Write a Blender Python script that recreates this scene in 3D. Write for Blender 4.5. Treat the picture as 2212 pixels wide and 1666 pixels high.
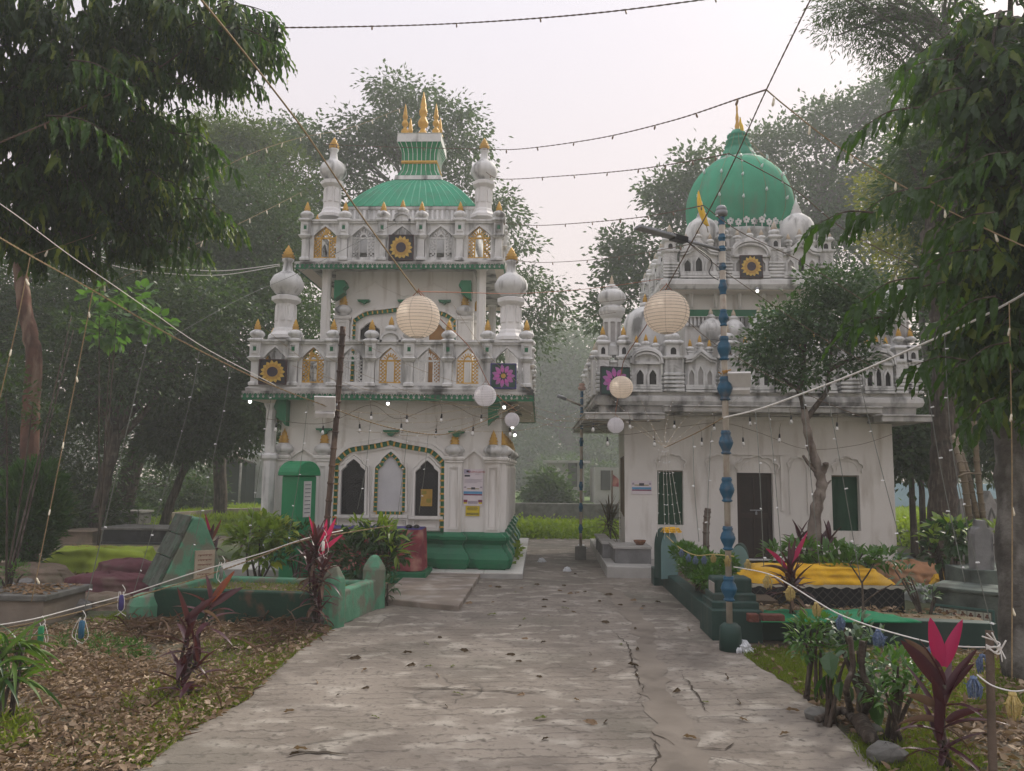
import bpy, math, random
import numpy as np
from mathutils import Vector, Matrix
R = math.radians
rnd = random.Random(7); rng = np.random.default_rng(7)
for o in list(bpy.data.objects): bpy.data.objects.remove(o)
SC = bpy.context.scene
COL = SC.collection
# ------------------------------------------------------------------ camera
F = 1660.0                      # focal length in units of a 2212 x 1666 frame
CAM = Vector((0, 0, 1.65))
YAW, PITCH, ROLL = R(2.14), R(6.3), 0.011
fw = Vector((-math.sin(YAW)*math.cos(PITCH), math.cos(YAW)*math.cos(PITCH), math.sin(PITCH)))
r0 = fw.cross(Vector((0, 0, 1))).normalized(); u0 = r0.cross(fw)
CR = r0*math.cos(ROLL) + u0*math.sin(ROLL); CU = -r0*math.sin(ROLL) + u0*math.cos(ROLL)
cd = bpy.data.cameras.new('camera'); cam = bpy.data.objects.new('camera', cd); COL.objects.link(cam)
cd.sensor_width = 36; cd.lens = 36*F/2212; cd.clip_start = .05; cd.clip_end = 1000
mm = Matrix((CR, CU, -fw)).transposed().to_4x4(); mm.translation = CAM; cam.matrix_world = mm
SC.camera = cam
# ------------------------------------------------------------------ sky, sun, exposure
SUN_EL, SUN_AZ = R(38), R(38)      # azimuth measured from +Y towards +X: behind the shrines, to the right
w = bpy.data.worlds.new('World'); SC.world = w; w.use_nodes = True
nt = w.node_tree; nt.nodes.clear()
out = nt.nodes.new('ShaderNodeOutputWorld'); bg = nt.nodes.new('ShaderNodeBackground')
sky = nt.nodes.new('ShaderNodeTexSky'); sky.sky_type = 'NISHITA'; sky.sun_disc = False
sky.sun_elevation = SUN_EL; sky.sun_rotation = SUN_AZ; sky.dust_density = 4; sky.air_density = 1.2
# the misty veil of the morning sky: pinkish low down, lilac white overhead
tc = nt.nodes.new('ShaderNodeTexCoord'); sx = nt.nodes.new('ShaderNodeSeparateXYZ')
nt.links.new(tc.outputs['Generated'], sx.inputs[0])
rp = nt.nodes.new('ShaderNodeValToRGB')
rp.color_ramp.elements[0].position = 0.0; rp.color_ramp.elements[0].color = (5.9, 4.75, 4.15, 1)
rp.color_ramp.elements[1].position = 0.62; rp.color_ramp.elements[1].color = (6.1, 5.9, 6.5, 1)
e = rp.color_ramp.elements.new(.26); e.color = (5.8, 5.0, 4.95, 1)
e = rp.color_ramp.elements.new(1.0); e.color = (10.6, 10.4, 11.0, 1)
nt.links.new(sx.outputs['Z'], rp.inputs[0])
mx = nt.nodes.new('ShaderNodeMix'); mx.data_type = 'RGBA'; mx.inputs[0].default_value = .93
nt.links.new(sky.outputs[0], mx.inputs[6]); nt.links.new(rp.outputs[0], mx.inputs[7])
nt.links.new(mx.outputs[2], bg.inputs[0]); bg.inputs[1].default_value = .11
nt.links.new(bg.outputs[0], out.inputs[0])
sl = bpy.data.lights.new('sun', 'SUN'); sl.energy = 3.2; sl.angle = R(14); sl.color = (1, .92, .80)
so = bpy.data.objects.new('sun', sl); COL.objects.link(so)
sd = Vector((math.sin(SUN_AZ)*math.cos(SUN_EL), math.cos(SUN_AZ)*math.cos(SUN_EL), math.sin(SUN_EL)))
so.rotation_euler = (-sd).to_track_quat('-Z', 'Y').to_euler(); so.location = sd*60
vs = SC.view_settings; vs.view_transform = 'Standard'; vs.look = 'None'; vs.gamma = 1; vs.exposure = 0.46
vs.use_curve_mapping = False
cy = SC.cycles; cy.use_denoising = True; cy.max_bounces = 7; cy.diffuse_bounces = 3; cy.glossy_bounces = 2
cy.transmission_bounces = 3; cy.transparent_max_bounces = 6; cy.volume_bounces = 1; cy.sample_clamp_indirect = 6
try: cy.denoiser = 'OPENIMAGEDENOISE'
except Exception: pass

# ------------------------------------------------------------------ helpers
def ray(u, v): return fw + CR*((u-1106)/F) + CU*((833-v)/F)
def at(u, v, Y):
    d = ray(u, v); return CAM + d*((Y-CAM.y)/d.y)
def gnd(u, v, z=0.):
    d = ray(u, v); return CAM + d*((z-CAM.z)/d.z)
def X(u, v, Y): return at(u, v, Y).x
def Z(u, v, Y): return at(u, v, Y).z
W = {}
def tag(o, label=None, cat=None, group=None, kind=None):
    if label: o['label'] = label
    if cat: o['category'] = cat
    if group: o['group'] = group
    if kind: o['kind'] = kind
    return o
def thing(name, label, cat, loc=(0, 0, 0), group=None):
    o = bpy.data.objects.new(name, None); COL.objects.link(o); o.location = loc; W[o] = Vector(loc)
    o.empty_display_size = .1
    return tag(o, label, cat, group)
def inst(me, name, parent, loc, rz=0, sc=None, rot=None):
    o = bpy.data.objects.new(name, me); COL.objects.link(o); loc = Vector(loc); W[o] = loc
    if parent is not None: o.parent = parent; o.location = loc - W[parent]
    else: o.location = loc
    if rot is not None: o.rotation_euler = rot
    elif rz: o.rotation_euler = (0, 0, rz)
    if sc is not None: o.scale = (sc, sc, sc) if isinstance(sc, (int, float)) else sc
    return o
def lerp(a, b, t): return a + (b-a)*t

class MB:
    def __init__(s): s.v = []; s.f = []; s.m = []; s.s = []
    def add(s, vs, fs, mi=0, sm=False):
        b = len(s.v); s.v += [tuple(p) for p in vs]
        for f in fs: s.f.append([b+i for i in f]); s.m.append(mi); s.s.append(sm)
        return s
    def box(s, c, d, rz=0, tp=1., mi=0, rx=0, ry=0):
        x, y, z = d[0]/2, d[1]/2, d[2]/2
        P = [(-x, -y, -z), (x, -y, -z), (x, y, -z), (-x, y, -z), (-x*tp, -y*tp, z), (x*tp, -y*tp, z), (x*tp, y*tp, z), (-x*tp, y*tp, z)]
        if rz or rx or ry:
            m = Matrix.Rotation(rz, 3, 'Z') @ Matrix.Rotation(ry, 3, 'Y') @ Matrix.Rotation(rx, 3, 'X'); P = [m @ Vector(p) for p in P]
        return s.add([(p[0]+c[0], p[1]+c[1], p[2]+c[2]) for p in P], [(3, 2, 1, 0), (4, 5, 6, 7), (0, 1, 5, 4), (1, 2, 6, 5), (2, 3, 7, 6), (3, 0, 4, 7)], mi)
    def bx(s, x0, x1, y0, y1, z0, z1, mi=0, tp=1.):
        return s.box(((x0+x1)/2, (y0+y1)/2, (z0+z1)/2), (abs(x1-x0), abs(y1-y0), abs(z1-z0)), 0, tp, mi)
    def lathe(s, prof, c=(0, 0, 0), n=16, ribs=0, amp=0, sq=0, mi=0, sm=True, ry=1., rot=0, flat=False):
        vs = []
        for (r, z) in prof:
            for i in range(n):
                a = rot + 2*math.pi*i/n; rr = r
                if ribs: rr = r*(1 - amp + amp*abs(math.cos(ribs*a/2))*1.6)
                ca, sa = math.cos(a), math.sin(a)
                if sq: k = (abs(ca)**sq + abs(sa)**sq)**(-1/sq); ca *= k; sa *= k
                vs.append((c[0]+rr*ca, c[1]+rr*sa*ry, c[2]+z))
        fs = []
        for j in range(len(prof)-1):
            for i in range(n):
                k = (i+1) % n; fs.append((j*n+i, j*n+k, (j+1)*n+k, (j+1)*n+i))
        s.add(vs, fs, mi, sm and not flat)
        b = len(s.v)-len(vs); t = len(prof)-1
        s.f.append([b+i for i in range(n)][::-1]); s.m.append(mi); s.s.append(False)
        s.f.append([b+t*n+i for i in range(n)]); s.m.append(mi); s.s.append(False)
        return s
    def tube(s, pts, rs, n=6, mi=0, sm=True):
        pts = [Vector(p) for p in pts]; k = len(pts)
        if isinstance(rs, (int, float)): rs = [rs]*k
        vs = []; up = None
        for i, p in enumerate(pts):
            t = (pts[min(i+1, k-1)] - pts[max(i-1, 0)])
            t = t.normalized() if t.length > 1e-9 else Vector((0, 0, 1))
            if up is None:
                up = t.orthogonal().normalized()
            else:
                up = (up - t*up.dot(t)); up = up.normalized() if up.length > 1e-6 else t.orthogonal().normalized()
            b = t.cross(up)
            for j in range(n):
                a = 2*math.pi*j/n; vs.append(p + (up*math.cos(a) + b*math.sin(a))*rs[i])
        fs = [(i*n+j, i*n+(j+1) % n, (i+1)*n+(j+1) % n, (i+1)*n+j) for i in range(k-1) for j in range(n)]
        fs += [tuple(range(n))[::-1], tuple((k-1)*n+j for j in range(n))]
        return s.add(vs, fs, mi, sm)
    def prism(s, P, y0, y1, mi=0):        # polygon in x,z extruded along y (P counter-clockwise seen from -y)
        n = len(P); vs = [(p[0], y0, p[1]) for p in P] + [(p[0], y1, p[1]) for p in P]
        fs = [tuple(range(n)), tuple(range(2*n-1, n-1, -1))] + [(i, i+n, (i+1) % n+n, (i+1) % n) for i in range(n)]
        return s.add(vs, fs, mi)
    def prismz(s, P, z0, z1, mi=0):       # polygon in x,y extruded along z
        n = len(P); vs = [(p[0], p[1], z0) for p in P] + [(p[0], p[1], z1) for p in P]
        fs = [tuple(range(n-1, -1, -1)), tuple(range(n, 2*n))] + [(i, (i+1) % n, (i+1) % n+n, i+n) for i in range(n)]
        return s.add(vs, fs, mi)
    def strip(s, A, B, y0, y1, mi=0):     # solid between two x,z polylines of equal length
        n = len(A); vs = []
        for (a, b) in zip(A, B): vs += [(a[0], y0, a[1]), (b[0], y0, b[1]), (b[0], y1, b[1]), (a[0], y1, a[1])]
        fs = []
        for i in range(n-1):
            p, q = 4*i, 4*i+4
            fs += [(p, p+1, q+1, q), (p+1, p+2, q+2, q+1), (p+3, q+3, q+2, p+2), (p, q, q+3, p+3)]
        fs += [(0, 3, 2, 1), (4*n-4, 4*n-3, 4*n-2, 4*n-1)]
        return s.add(vs, fs, mi)
    def rotz(s, a, c):                    # turn everything so far about a vertical axis
        ca, sa = math.cos(a), math.sin(a)
        s.v = [(c[0]+(x-c[0])*ca-(y-c[1])*sa, c[1]+(x-c[0])*sa+(y-c[1])*ca, z) for (x, y, z) in s.v]; return s
    def mesh(s, name, mats, org=(0, 0, 0)):
        me = bpy.data.meshes.new(name)
        me.from_pydata([(x-org[0], y-org[1], z-org[2]) for (x, y, z) in s.v], [], s.f)
        for m in (mats if isinstance(mats, (list, tuple)) else [mats]): me.materials.append(m)
        me.polygons.foreach_set('material_index', s.m); me.polygons.foreach_set('use_smooth', s.s)
        me.update(); return me
    def build(s, name, mats, parent=None, bev=0):
        org = W[parent] if parent is not None else Vector((0, 0, 0))
        o = bpy.data.objects.new(name, s.mesh(name, mats, org)); COL.objects.link(o); W[o] = Vector(org)
        if parent is not None: o.parent = parent
        if bev:
            b = o.modifiers.new('bevel', 'BEVEL'); b.width = bev; b.segments = 2; b.limit_method = 'ANGLE'
        return o
def np_obj(name, V, Fc, mt, parent=None):
    V = np.asarray(V, dtype=np.float32).copy(); Fc = np.asarray(Fc, dtype=np.int32)
    if parent is not None: V -= np.array(W[parent], dtype=np.float32)
    me = bpy.data.meshes.new(name); nv, nf, k = len(V), len(Fc), Fc.shape[1]
    me.vertices.add(nv); me.vertices.foreach_set('co', V.ravel())
    me.loops.add(nf*k); me.loops.foreach_set('vertex_index', Fc.ravel())
    me.polygons.add(nf); me.polygons.foreach_set('loop_start', np.arange(0, nf*k, k, dtype=np.int32))
    me.materials.append(mt); me.update(calc_edges=True)
    o = bpy.data.objects.new(name, me); COL.objects.link(o); W[o] = W[parent] if parent is not None else Vector((0, 0, 0))
    if parent is not None: o.parent = parent
    return o
# leaf shapes: x across (-.5 .5), y along (0 1), z lift
T2 = (np.array([(0, 0, 0), (.5, .45, .05), (0, 1, -.08), (-.5, .45, .05)]), np.array([(0, 1, 2), (0, 2, 3)]))
T8 = (np.array([(0, 0, 0), (.46, .33, .07), (-.46, .33, .07), (0, .36, 0), (.34, .7, .0), (-.34, .7, 0), (0, .72, -.06), (0, 1, -.2)]),
      np.array([(0, 1, 3), (0, 3, 2), (3, 1, 4), (3, 4, 6), (3, 6, 5), (3, 5, 2), (6, 4, 7), (6, 7, 5)]))
def wavy(n=7, wave=.05, bend=.25):
    v = []; f = []
    for i in range(n+1):
        t = i/n; wd = .5*max(0.0, math.sin(math.pi*min(1, t**.62))**.8) if 0 < i < n else 0.0
        z = -bend*t*t; k = wave*math.sin(i*2.3)
        v += [(-wd, t, z+k+.1*wd), (0, t, z), (wd, t, z-k+.1*wd)]
    for i in range(n):
        a = 3*i; f += [(a, a+1, a+4), (a, a+4, a+3), (a+1, a+2, a+5), (a+1, a+5, a+4)]
    return np.array(v), np.array(f)
TW = wavy()
def leaves(T, O, D, L, Wd, roll=None, upv=(0, 0, 1)):
    O = np.asarray(O, float); D = np.asarray(D, float); N = len(O)
    D = D/np.linalg.norm(D, axis=1, keepdims=True)
    S = np.cross(D, np.array(upv)); nn = np.linalg.norm(S, axis=1, keepdims=True)
    S = np.where(nn > 1e-3, S/np.maximum(nn, 1e-6), np.array((1., 0, 0)))
    U = np.cross(S, D)
    if roll is not None:
        c, s_ = np.cos(roll)[:, None], np.sin(roll)[:, None]; S, U = S*c+U*s_, U*c-S*s_
    tv, tf = T; k = len(tv)
    V = (O[:, None, :] + D[:, None, :]*(tv[None, :, 1:2]*L[:, None, None]) + S[:, None, :]*(tv[None, :, 0:1]*Wd[:, None, None])
         + U[:, None, :]*(tv[None, :, 2:3]*L[:, None, None]))
    Fc = tf[None] + (np.arange(N)*k)[:, None, None]
    return V.reshape(-1, 3), Fc.reshape(-1, 3)
def curve_pts(P, n=8):
    P = [Vector(p) for p in P]; o = []
    for i in range(len(P)-1):
        p0, p1, p2, p3 = P[max(i-1, 0)], P[i], P[i+1], P[min(i+2, len(P)-1)]
        for j in range(n):
            t = j/n; o.append(.5*((2*p1) + (p2-p0)*t + (2*p0-5*p1+4*p2-p3)*t*t + (3*p1-p0-3*p2+p3)*t**3))
    o.append(P[-1]); return o

# ------------------------------------------------------------------ materials
def newmat(name):
    m = bpy.data.materials.new(name); m.use_nodes = True; t = m.node_tree
    b = t.nodes['Principled BSDF']; return m, t, b
def noise(t, sc, mapping=(1, 1, 1), det=5, pos=None):
    g = t.nodes.new('ShaderNodeNewGeometry'); mp = t.nodes.new('ShaderNodeMapping'); mp.inputs['Scale'].default_value = mapping
    t.links.new(g.outputs['Position'], mp.inputs['Vector'])
    n = t.nodes.new('ShaderNodeTexNoise'); n.inputs['Scale'].default_value = sc; n.inputs['Detail'].default_value = det
    t.links.new(mp.outputs[0], n.inputs['Vector']); return n
def ramp(t, src, a, b, ca=(0, 0, 0, 1), cb=(1, 1, 1, 1)):
    r = t.nodes.new('ShaderNodeValToRGB'); r.color_ramp.elements[0].position = a; r.color_ramp.elements[1].position = b
    r.color_ramp.elements[0].color = ca; r.color_ramp.elements[1].color = cb; t.links.new(src, r.inputs[0]); return r
def mixc(t, fac, A, B):
    m = t.nodes.new('ShaderNodeMix'); m.data_type = 'RGBA'
    for s_, i in ((fac, 0), (A, 6), (B, 7)):
        if isinstance(s_, (int, float)): m.inputs[i].default_value = s_
        elif isinstance(s_, (tuple, list)): m.inputs[i].default_value = (*s_[:3], 1)
        else: t.links.new(s_, m.inputs[i])
    return m.outputs[2]
def mat(name, c1, c2=None, sc=6, ro=.75, bu=.15, gr=None, gamt=.8, gsc=(3, 3, .7), gth=(.52, .72), metal=0, bsc=None, emit=0, spec=.3):
    m, t, b = newmat(name)
    c2 = c2 or tuple(x*.78 for x in c1)
    n = noise(t, sc); col = mixc(t, ramp(t, n.outputs[0], .35, .68).outputs[0], c1, c2)
    if gr:
        g = noise(t, 1.6, gsc, 9); fac = ramp(t, g.outputs[0], *gth, (0, 0, 0, 1), (gamt, gamt, gamt, 1)); col = mixc(t, fac.outputs[0], col, gr)
    t.links.new(col, b.inputs['Base Color']); b.inputs['Roughness'].default_value = ro; b.inputs['Metallic'].default_value = metal
    b.inputs['Specular IOR Level'].default_value = spec
    if bu:
        bp = t.nodes.new('ShaderNodeBump'); bp.inputs['Strength'].default_value = bu; bp.inputs['Distance'].default_value = .02
        nb = noise(t, bsc or sc*5, (1, 1, 1), 6); t.links.new(nb.outputs[0], bp.inputs['Height']); t.links.new(bp.outputs[0], b.inputs['Normal'])
    if emit: b.inputs['Emission Color'].default_value = (*c1, 1); b.inputs['Emission Strength'].default_value = emit
    return m
def leafmat(name, dark, mid, light, tr=.35, ro=.42, spec=.4, pos=.68):
    m, t, b = newmat(name)
    g = t.nodes.new('ShaderNodeNewGeometry'); r = ramp(t, g.outputs['Random Per Island'], 0, 1, (*dark, 1), (*light, 1))
    e = r.color_ramp.elements.new(pos); e.color = (*mid, 1)
    n = noise(t, 1.3, (1, 1, 1), 3); col = mixc(t, ramp(t, n.outputs[0], .3, .7).outputs[0], r.outputs[0], tuple(x*.75 for x in mid))
    t.links.new(col, b.inputs['Base Color']); b.inputs['Roughness'].default_value = ro; b.inputs['Specular IOR Level'].default_value = spec
    tl = t.nodes.new('ShaderNodeBsdfTranslucent'); br = mixc(t, .5, col, (mid[0]*2.6, mid[1]*2.5, mid[2]*.5)); t.links.new(br, tl.inputs[0])
    ms = t.nodes.new('ShaderNodeMixShader'); ms.inputs[0].default_value = tr
    t.links.new(b.outputs[0], ms.inputs[1]); t.links.new(tl.outputs[0], ms.inputs[2])
    t.links.new(ms.outputs[0], t.nodes['Material Output'].inputs[0]); return m
WHITE = mat('white paint', (.74, .73, .72), (.66, .65, .64), 3, .7, .08, (.24, .24, .23), .5, (4, 4, 1.0), (.58, .76))
WEATH = mat('weathered white paint', (.68, .68, .67), (.56, .56, .55), 5, .8, .2, (.08, .08, .075), .8, (4, 4, .8), (.51, .70))
CREAM = mat('cream wash', (.74, .725, .695), (.68, .665, .635), 1.2, .8, .06, (.42, .38, .33), .6, (5, 5, .55), (.55, .72))
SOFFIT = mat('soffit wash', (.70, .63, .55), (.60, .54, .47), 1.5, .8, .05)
GREEN = mat('dark green paint', (.012, .15, .065), (.010, .12, .055), 3, .42, .1, (.05, .09, .06), .5)
BRIGHTG = mat('bright green paint', (.012, .22, .085), (.01, .19, .075), 3, .5, .12)
DOMEG = mat('dome green paint', (.07, .34, .21), (.06, .28, .17), 2, .85, .08, (.12, .24, .17), .7, (3, 3, .8), (.5, .7), spec=.12)
GOLD = mat('gold paint', (.60, .36, .07), (.46, .26, .05), 14, .45, .15, metal=.15)
DARK = mat('painted dark opening', (.012, .011, .012), (.02, .018, .02), 20, .5, .3)  # near-black sheets paint the unlit inside of windows and openings
BLACK = mat('black plastic', (.015, .015, .017), None, 5, .4, 0)
GREY = mat('grey metal', (.30, .31, .33), (.22, .23, .24), 8, .5, .05, metal=.3)
CONC = mat('grey concrete', (.33, .32, .30), (.25, .24, .225), 6, .9, .35, (.08, .08, .07), .6, (2, 2, 2))
DCONC = mat('dark weathered concrete', (.16, .155, .145), (.09, .09, .08), 5, .9, .4, (.03, .035, .025), .8, (2, 2, 1.5))
MARBLE = mat('pale marble', (.70, .68, .64), (.62, .60, .56), 4, .3, .02)
ROPE = mat('tan cord', (.30, .22, .12), (.22, .16, .09), 40, .9, .2)
ROPED = mat('brown twisted cable', (.10, .075, .06), (.16, .11, .07), 60, .8, .2)
ROPEO = mat('orange cord', (.35, .13, .07), None, 40, .9, .1)
ROPEW = mat('white cord', (.72, .70, .66), (.6, .58, .55), 30, .7, .05)
WIREG = mat('grey green wire', (.16, .17, .15), None, 30, .6, 0)
BULBM = mat('clear warm bulb', (.80, .74, .58), None, 10, .25, 0)
LIT = mat('lit lamp', (1, .98, .92), None, 5, .4, 0, emit=2.5)
BLUE = mat('blue enamel', (.02, .105, .19), (.014, .075, .14), 8, .45, .1, (.18, .12, .08), .5, (6, 6, 4))
TANP = mat('pale pole paint', (.40, .36, .30), (.32, .28, .23), 9, .7, .15, (.18, .10, .06), .8, (6, 6, 3))
# ------------------------------------------------------------------ building kit
def arch(cx, wd, z0, zs, zp, kind='ogee', n=12):
    """outline from bottom left over the crown to bottom right (x, z)"""
    L = []
    for i in range(n+1):
        t = i/n
        if kind == 'tudor': g = .52*math.sin(min(t/.3, 1)*math.pi/2) + .40*t + .08*t**5; x = t
        elif kind == 'round': a = t*math.pi/2; g = math.sin(a); x = 1-math.cos(a)
        elif kind == 'cusp':
            g = .80*math.sin(t*math.pi/2) + .20*t**4; x = t + .11*max(0, math.sin((t-.12)*math.pi/.3))*(1 if .12 < t < .42 else 0)
        elif kind == 'multi':
            a = t*math.pi/2; rr = 1 + .16*abs(math.sin(a*5.0)); g = math.sin(a)*rr/1.1; x = 1-math.cos(a)*rr
        else: g = .78*math.sin(t*math.pi/2) + .22*t**5; x = t
        L.append((cx - wd/2*(1-x), zs + (zp-zs)*g))
    L = [(cx-wd/2, z0)] + L
    return L + [(2*cx-x, z) for (x, z) in L[::-1][1:]]
def grow(A, cx, d, zc=None, dz=None):
    """same arch, wider by d all round"""
    o = []; zt = max(p[1] for p in A); zb = A[0][1]
    for (x, z) in A:
        k = (z-zb)/(zt-zb) if zt > zb else 0
        o.append((x + math.copysign(d, x-cx)*(1-k**6) if abs(x-cx) > 1e-5 else x, z + (dz if dz is not None else d*1.25)*k))
    return o
def fillarch(mb, A, y0, y1, mi=0):
    return mb.prism([A[0]] + A[1:-1] + [A[-1]] if True else A, y0, y1, mi) if False else mb.prism(A[::-1], y0, y1, mi)
def spandrel(mb, A, zt, y0, y1, mi=0): return mb.strip(A, [(x, max(zt, z+.005)) for (x, z) in A], y0, y1, mi)
def ringprof(mb, x0, x1, y0, y1, prof, mi=0):
    """moulding swept round a rectangle: prof = [(outset, z)]"""
    vs = []
    for (o, z) in prof: vs += [(x0-o, y0-o, z), (x1+o, y0-o, z), (x1+o, y1+o, z), (x0-o, y1+o, z)]
    fs = []
    for j in range(len(prof)-1):
        for i in range(4): fs.append((4*j+i, 4*j+(i+1) % 4, 4*j+4+(i+1) % 4, 4*j+4+i))
    t = 4*(len(prof)-1); fs += [(3, 2, 1, 0), (t, t+1, t+2, t+3)]
    return mb.add(vs, fs, mi)
def side(mb, k, cx, cy, hx, hy):
    """take a face built round x=0, y=0 (looking to -y) to side k of a block: 0 front 1 right 2 back 3 left"""
    f = {0: lambda x, y: (cx+x, cy-hy+y), 1: lambda x, y: (cx+hx-y, cy+x), 2: lambda x, y: (cx-x, cy+hy-y), 3: lambda x, y: (cx-hx+y, cy-x)}[k]
    mb.v = [(*f(x, y), z) for (x, y, z) in mb.v]; return mb
def frame(mb, x0, x1, z0, z1, t, y0, y1, mi=0):
    mb.bx(x0, x1, y0, y1, z0, z0+t, mi); mb.bx(x0, x1, y0, y1, z1-t, z1, mi)
    mb.bx(x0, x0+t, y0, y1, z0+t, z1-t, mi); mb.bx(x1-t, x1, y0, y1, z0+t, z1-t, mi)
def beads_on(mb, A, step, size, y, mi=0):
    acc = 0
    for (a, b) in zip(A[:-1], A[1:]):
        d = math.hypot(b[0]-a[0], b[1]-a[1])
        while acc < d:
            t = acc/d if d else 0; an = math.atan2(b[1]-a[1], b[0]-a[0])
            mb.box((lerp(a[0], b[0], t), y, lerp(a[1], b[1], t)), (size*.55, size, size*1.5), 0, .9, mi, ry=-an); acc += step
        acc -= d
RIBBED = [(.30, 0), (.34, .03), (.26, .08), (.42, .17), (.5, .30), (.48, .42), (.36, .56), (.2, .66), (.13, .70)]
def bulb_mesh(name, h, r, m, n=24, ribs=12):
    mb = MB(); mb.lathe([(a*2*r, b*h) for a, b in RIBBED], (0, 0, 0), n, ribs, .07); return mb.mesh(name, m)
TIPP = [(.5, 0), (.62, .06), (.42, .14), (.62, .24), (.40, .34), (.50, .44), (.30, .56), (.34, .64), (.16, .82), (.02, 1)]
def tip_mesh(name, h, r, m):
    mb = MB(); mb.lathe([(a*2*r, b*h) for a, b in TIPP], (0, 0, 0), 12); return mb.mesh(name, m)
FIN_B = bulb_mesh('finial', .235, .125, WEATH); FIN_T = tip_mesh('gold_tip', .19, .050, GOLD)
def finial(parent, p, s=1., tip=True, name='finial', mb=None, mt=None):
    o = inst(mb or FIN_B, name, parent, p, 0, s)
    if tip:
        q = bpy.data.objects.new('gold_tip', mt or FIN_T); COL.objects.link(q); q.parent = o; q.location = (0, 0, .155)
        if mb: q.location = (0, 0, mb['tipz'])
    return o
def lattice(mb, x0, x1, z0, z1, step, t, y0, y1, mi=0):
    """diagonal lattice of bars clipped to a rectangle"""
    wd, h = x1-x0, z1-z0
    for sgn in (1, -1):
        k = -h
        while k < wd:
            a, b = max(0, k), min(wd, k+h)
            if b-a > t*.7:
                za, zb = a-k, b-k
                xa, xb = (x0+a, x0+b) if sgn > 0 else (x1-a, x1-b)
                L = math.hypot(b-a, zb-za)
                mb.box(((xa+xb)/2, (y0+y1)/2 + sgn*.002, z0+(za+zb)/2), (L, y1-y0, t), ry=-math.atan2(zb-za, xb-xa))
            k += step
def jali_mesh(name, wd, h, m):
    """pierced arched screen with an open slit in the middle"""
    mb = MB(); zs = h*.62; A = arch(0, wd*.34, 0, h*.55, h*.74, 'round', 8)
    mb.strip(A, grow(A, 0, wd*.055), -.018, .018)
    B = arch(0, wd*.98, 0, zs, h, 'ogee', 8); mb.strip(grow(B, 0, -wd*.05), B, -.02, .02)
    for s_ in (-1, 1): lattice(mb, min(s_*wd*.22, s_*wd*.45), max(s_*wd*.22, s_*wd*.45), 0, zs, wd*.16, wd*.035, -.012, .012)
    for i in range(9):
        a = math.pi*(i+.5)/9; r1, r2 = wd*.24, wd*.36
        mb.box((math.cos(a)*(r1+r2)/2, 0, h*.60+math.sin(a)*(r1+r2)/2*1.1), (r2-r1, .024, wd*.05), ry=-a)
    mb.strip([(-wd*.45, zs-.01), (wd*.45, zs-.01)], [(-wd*.45, zs+wd*.05), (wd*.45, zs+wd*.05)], -.014, .014)
    mb.bx(-wd/2, wd/2, -.02, .02, -.0, h*.035); return mb.mesh(name, m)
def scallops(wd, z, h, step=.085, y=0.):
    """white scalloped drip edge, along x, hanging from z"""
    mb = MB(); n = max(3, int(wd/step)); st = wd/n
    mb.bx(-wd/2, wd/2, y-.012, y+.004, z-.02, z+.012)
    for i in range(n):
        c = -wd/2+(i+.5)*st; A = []
        for j in range(7):
            a = math.pi*j/6; A.append((c-math.cos(a)*st*.40, z-.065+math.sin(a)*.04))
        mb.strip(A, [(p[0], z-.018) for p in A], y-.010, y+.002)
        x = -wd/2+i*st
        mb.prism([(x-.008, z-.06), (x-.018, z-.082), (x, z-.10), (x+.018, z-.082), (x+.008, z-.06)][::1], y-.014, y+.002)
    return mb
def bracket(mb, x, y, z, d, h, wd):
    """curved bracket seen from the side, reaching out to -y"""
    P = [(0, 0), (-d, 0), (-d, -h*.14), (-d*.72, -h*.24), (-d*.78, -h*.42), (-d*.42, -h*.56), (-d*.46, -h*.74), (-d*.16, -h*.86), (0, -h)]
    n = len(P); vs = [(x-wd/2, y+a, z+b) for a, b in P] + [(x+wd/2, y+a, z+b) for a, b in P]
    fs = [tuple(range(n)), tuple(range(2*n-1, n-1, -1))] + [(i, i+n, (i+1) % n+n, (i+1) % n) for i in range(n)]
    return mb.add(vs, fs)
def minaret(parent, x, y, z0, z1, s, cham=False):
    """octagonal turret: flared foot, niched shaft, cap, ribbed onion and gilded tip"""
    h = z1-z0; mb = MB(); r = .165*s; o8 = math.pi/8
    mb.lathe([(1.45*r, 0), (1.45*r, .035*h), (1.12*r, .075*h), (1.06*r, .10*h), (.95*r, .12*h), (.86*r, .38*h), (1.1*r, .40*h), (1.28*r, .415*h), (1.3*r, .455*h), (1.0*r, .47*h)], (x, y, z0), 8, rot=o8, flat=True)
    for i in range(8):
        a = i*math.pi/4; c = (x+math.cos(a)*r*.86, y+math.sin(a)*r*.86, z0+.27*h)
        mb.box(c, (.03, .07*s, .15*h), a, 1.); mb.box((c[0], c[1], c[2]+.085*h), (.03, .045*s, .02*h), a)
    o = mb.build('minaret', WHITE, parent)
    b = MB().lathe([(.55*r, .46*h), (1.0*r, .50*h), (1.42*r, .565*h), (1.45*r, .62*h), (1.15*r, .69*h), (.6*r, .735*h), (.46*r, .75*h), (.36*r, .84*h), (.48*r, .86*h), (.52*r, .88*h), (.3*r, .89*h)], (x, y, z0), 32, 14, .06)
    b.build('bulb', WEATH, o)
    MB().lathe([(a*.95*r, .885*h+c*.15*h) for a, c in TIPP], (x, y, z0), 14).build('gold_tip', GOLD, o)
    return o
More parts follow.
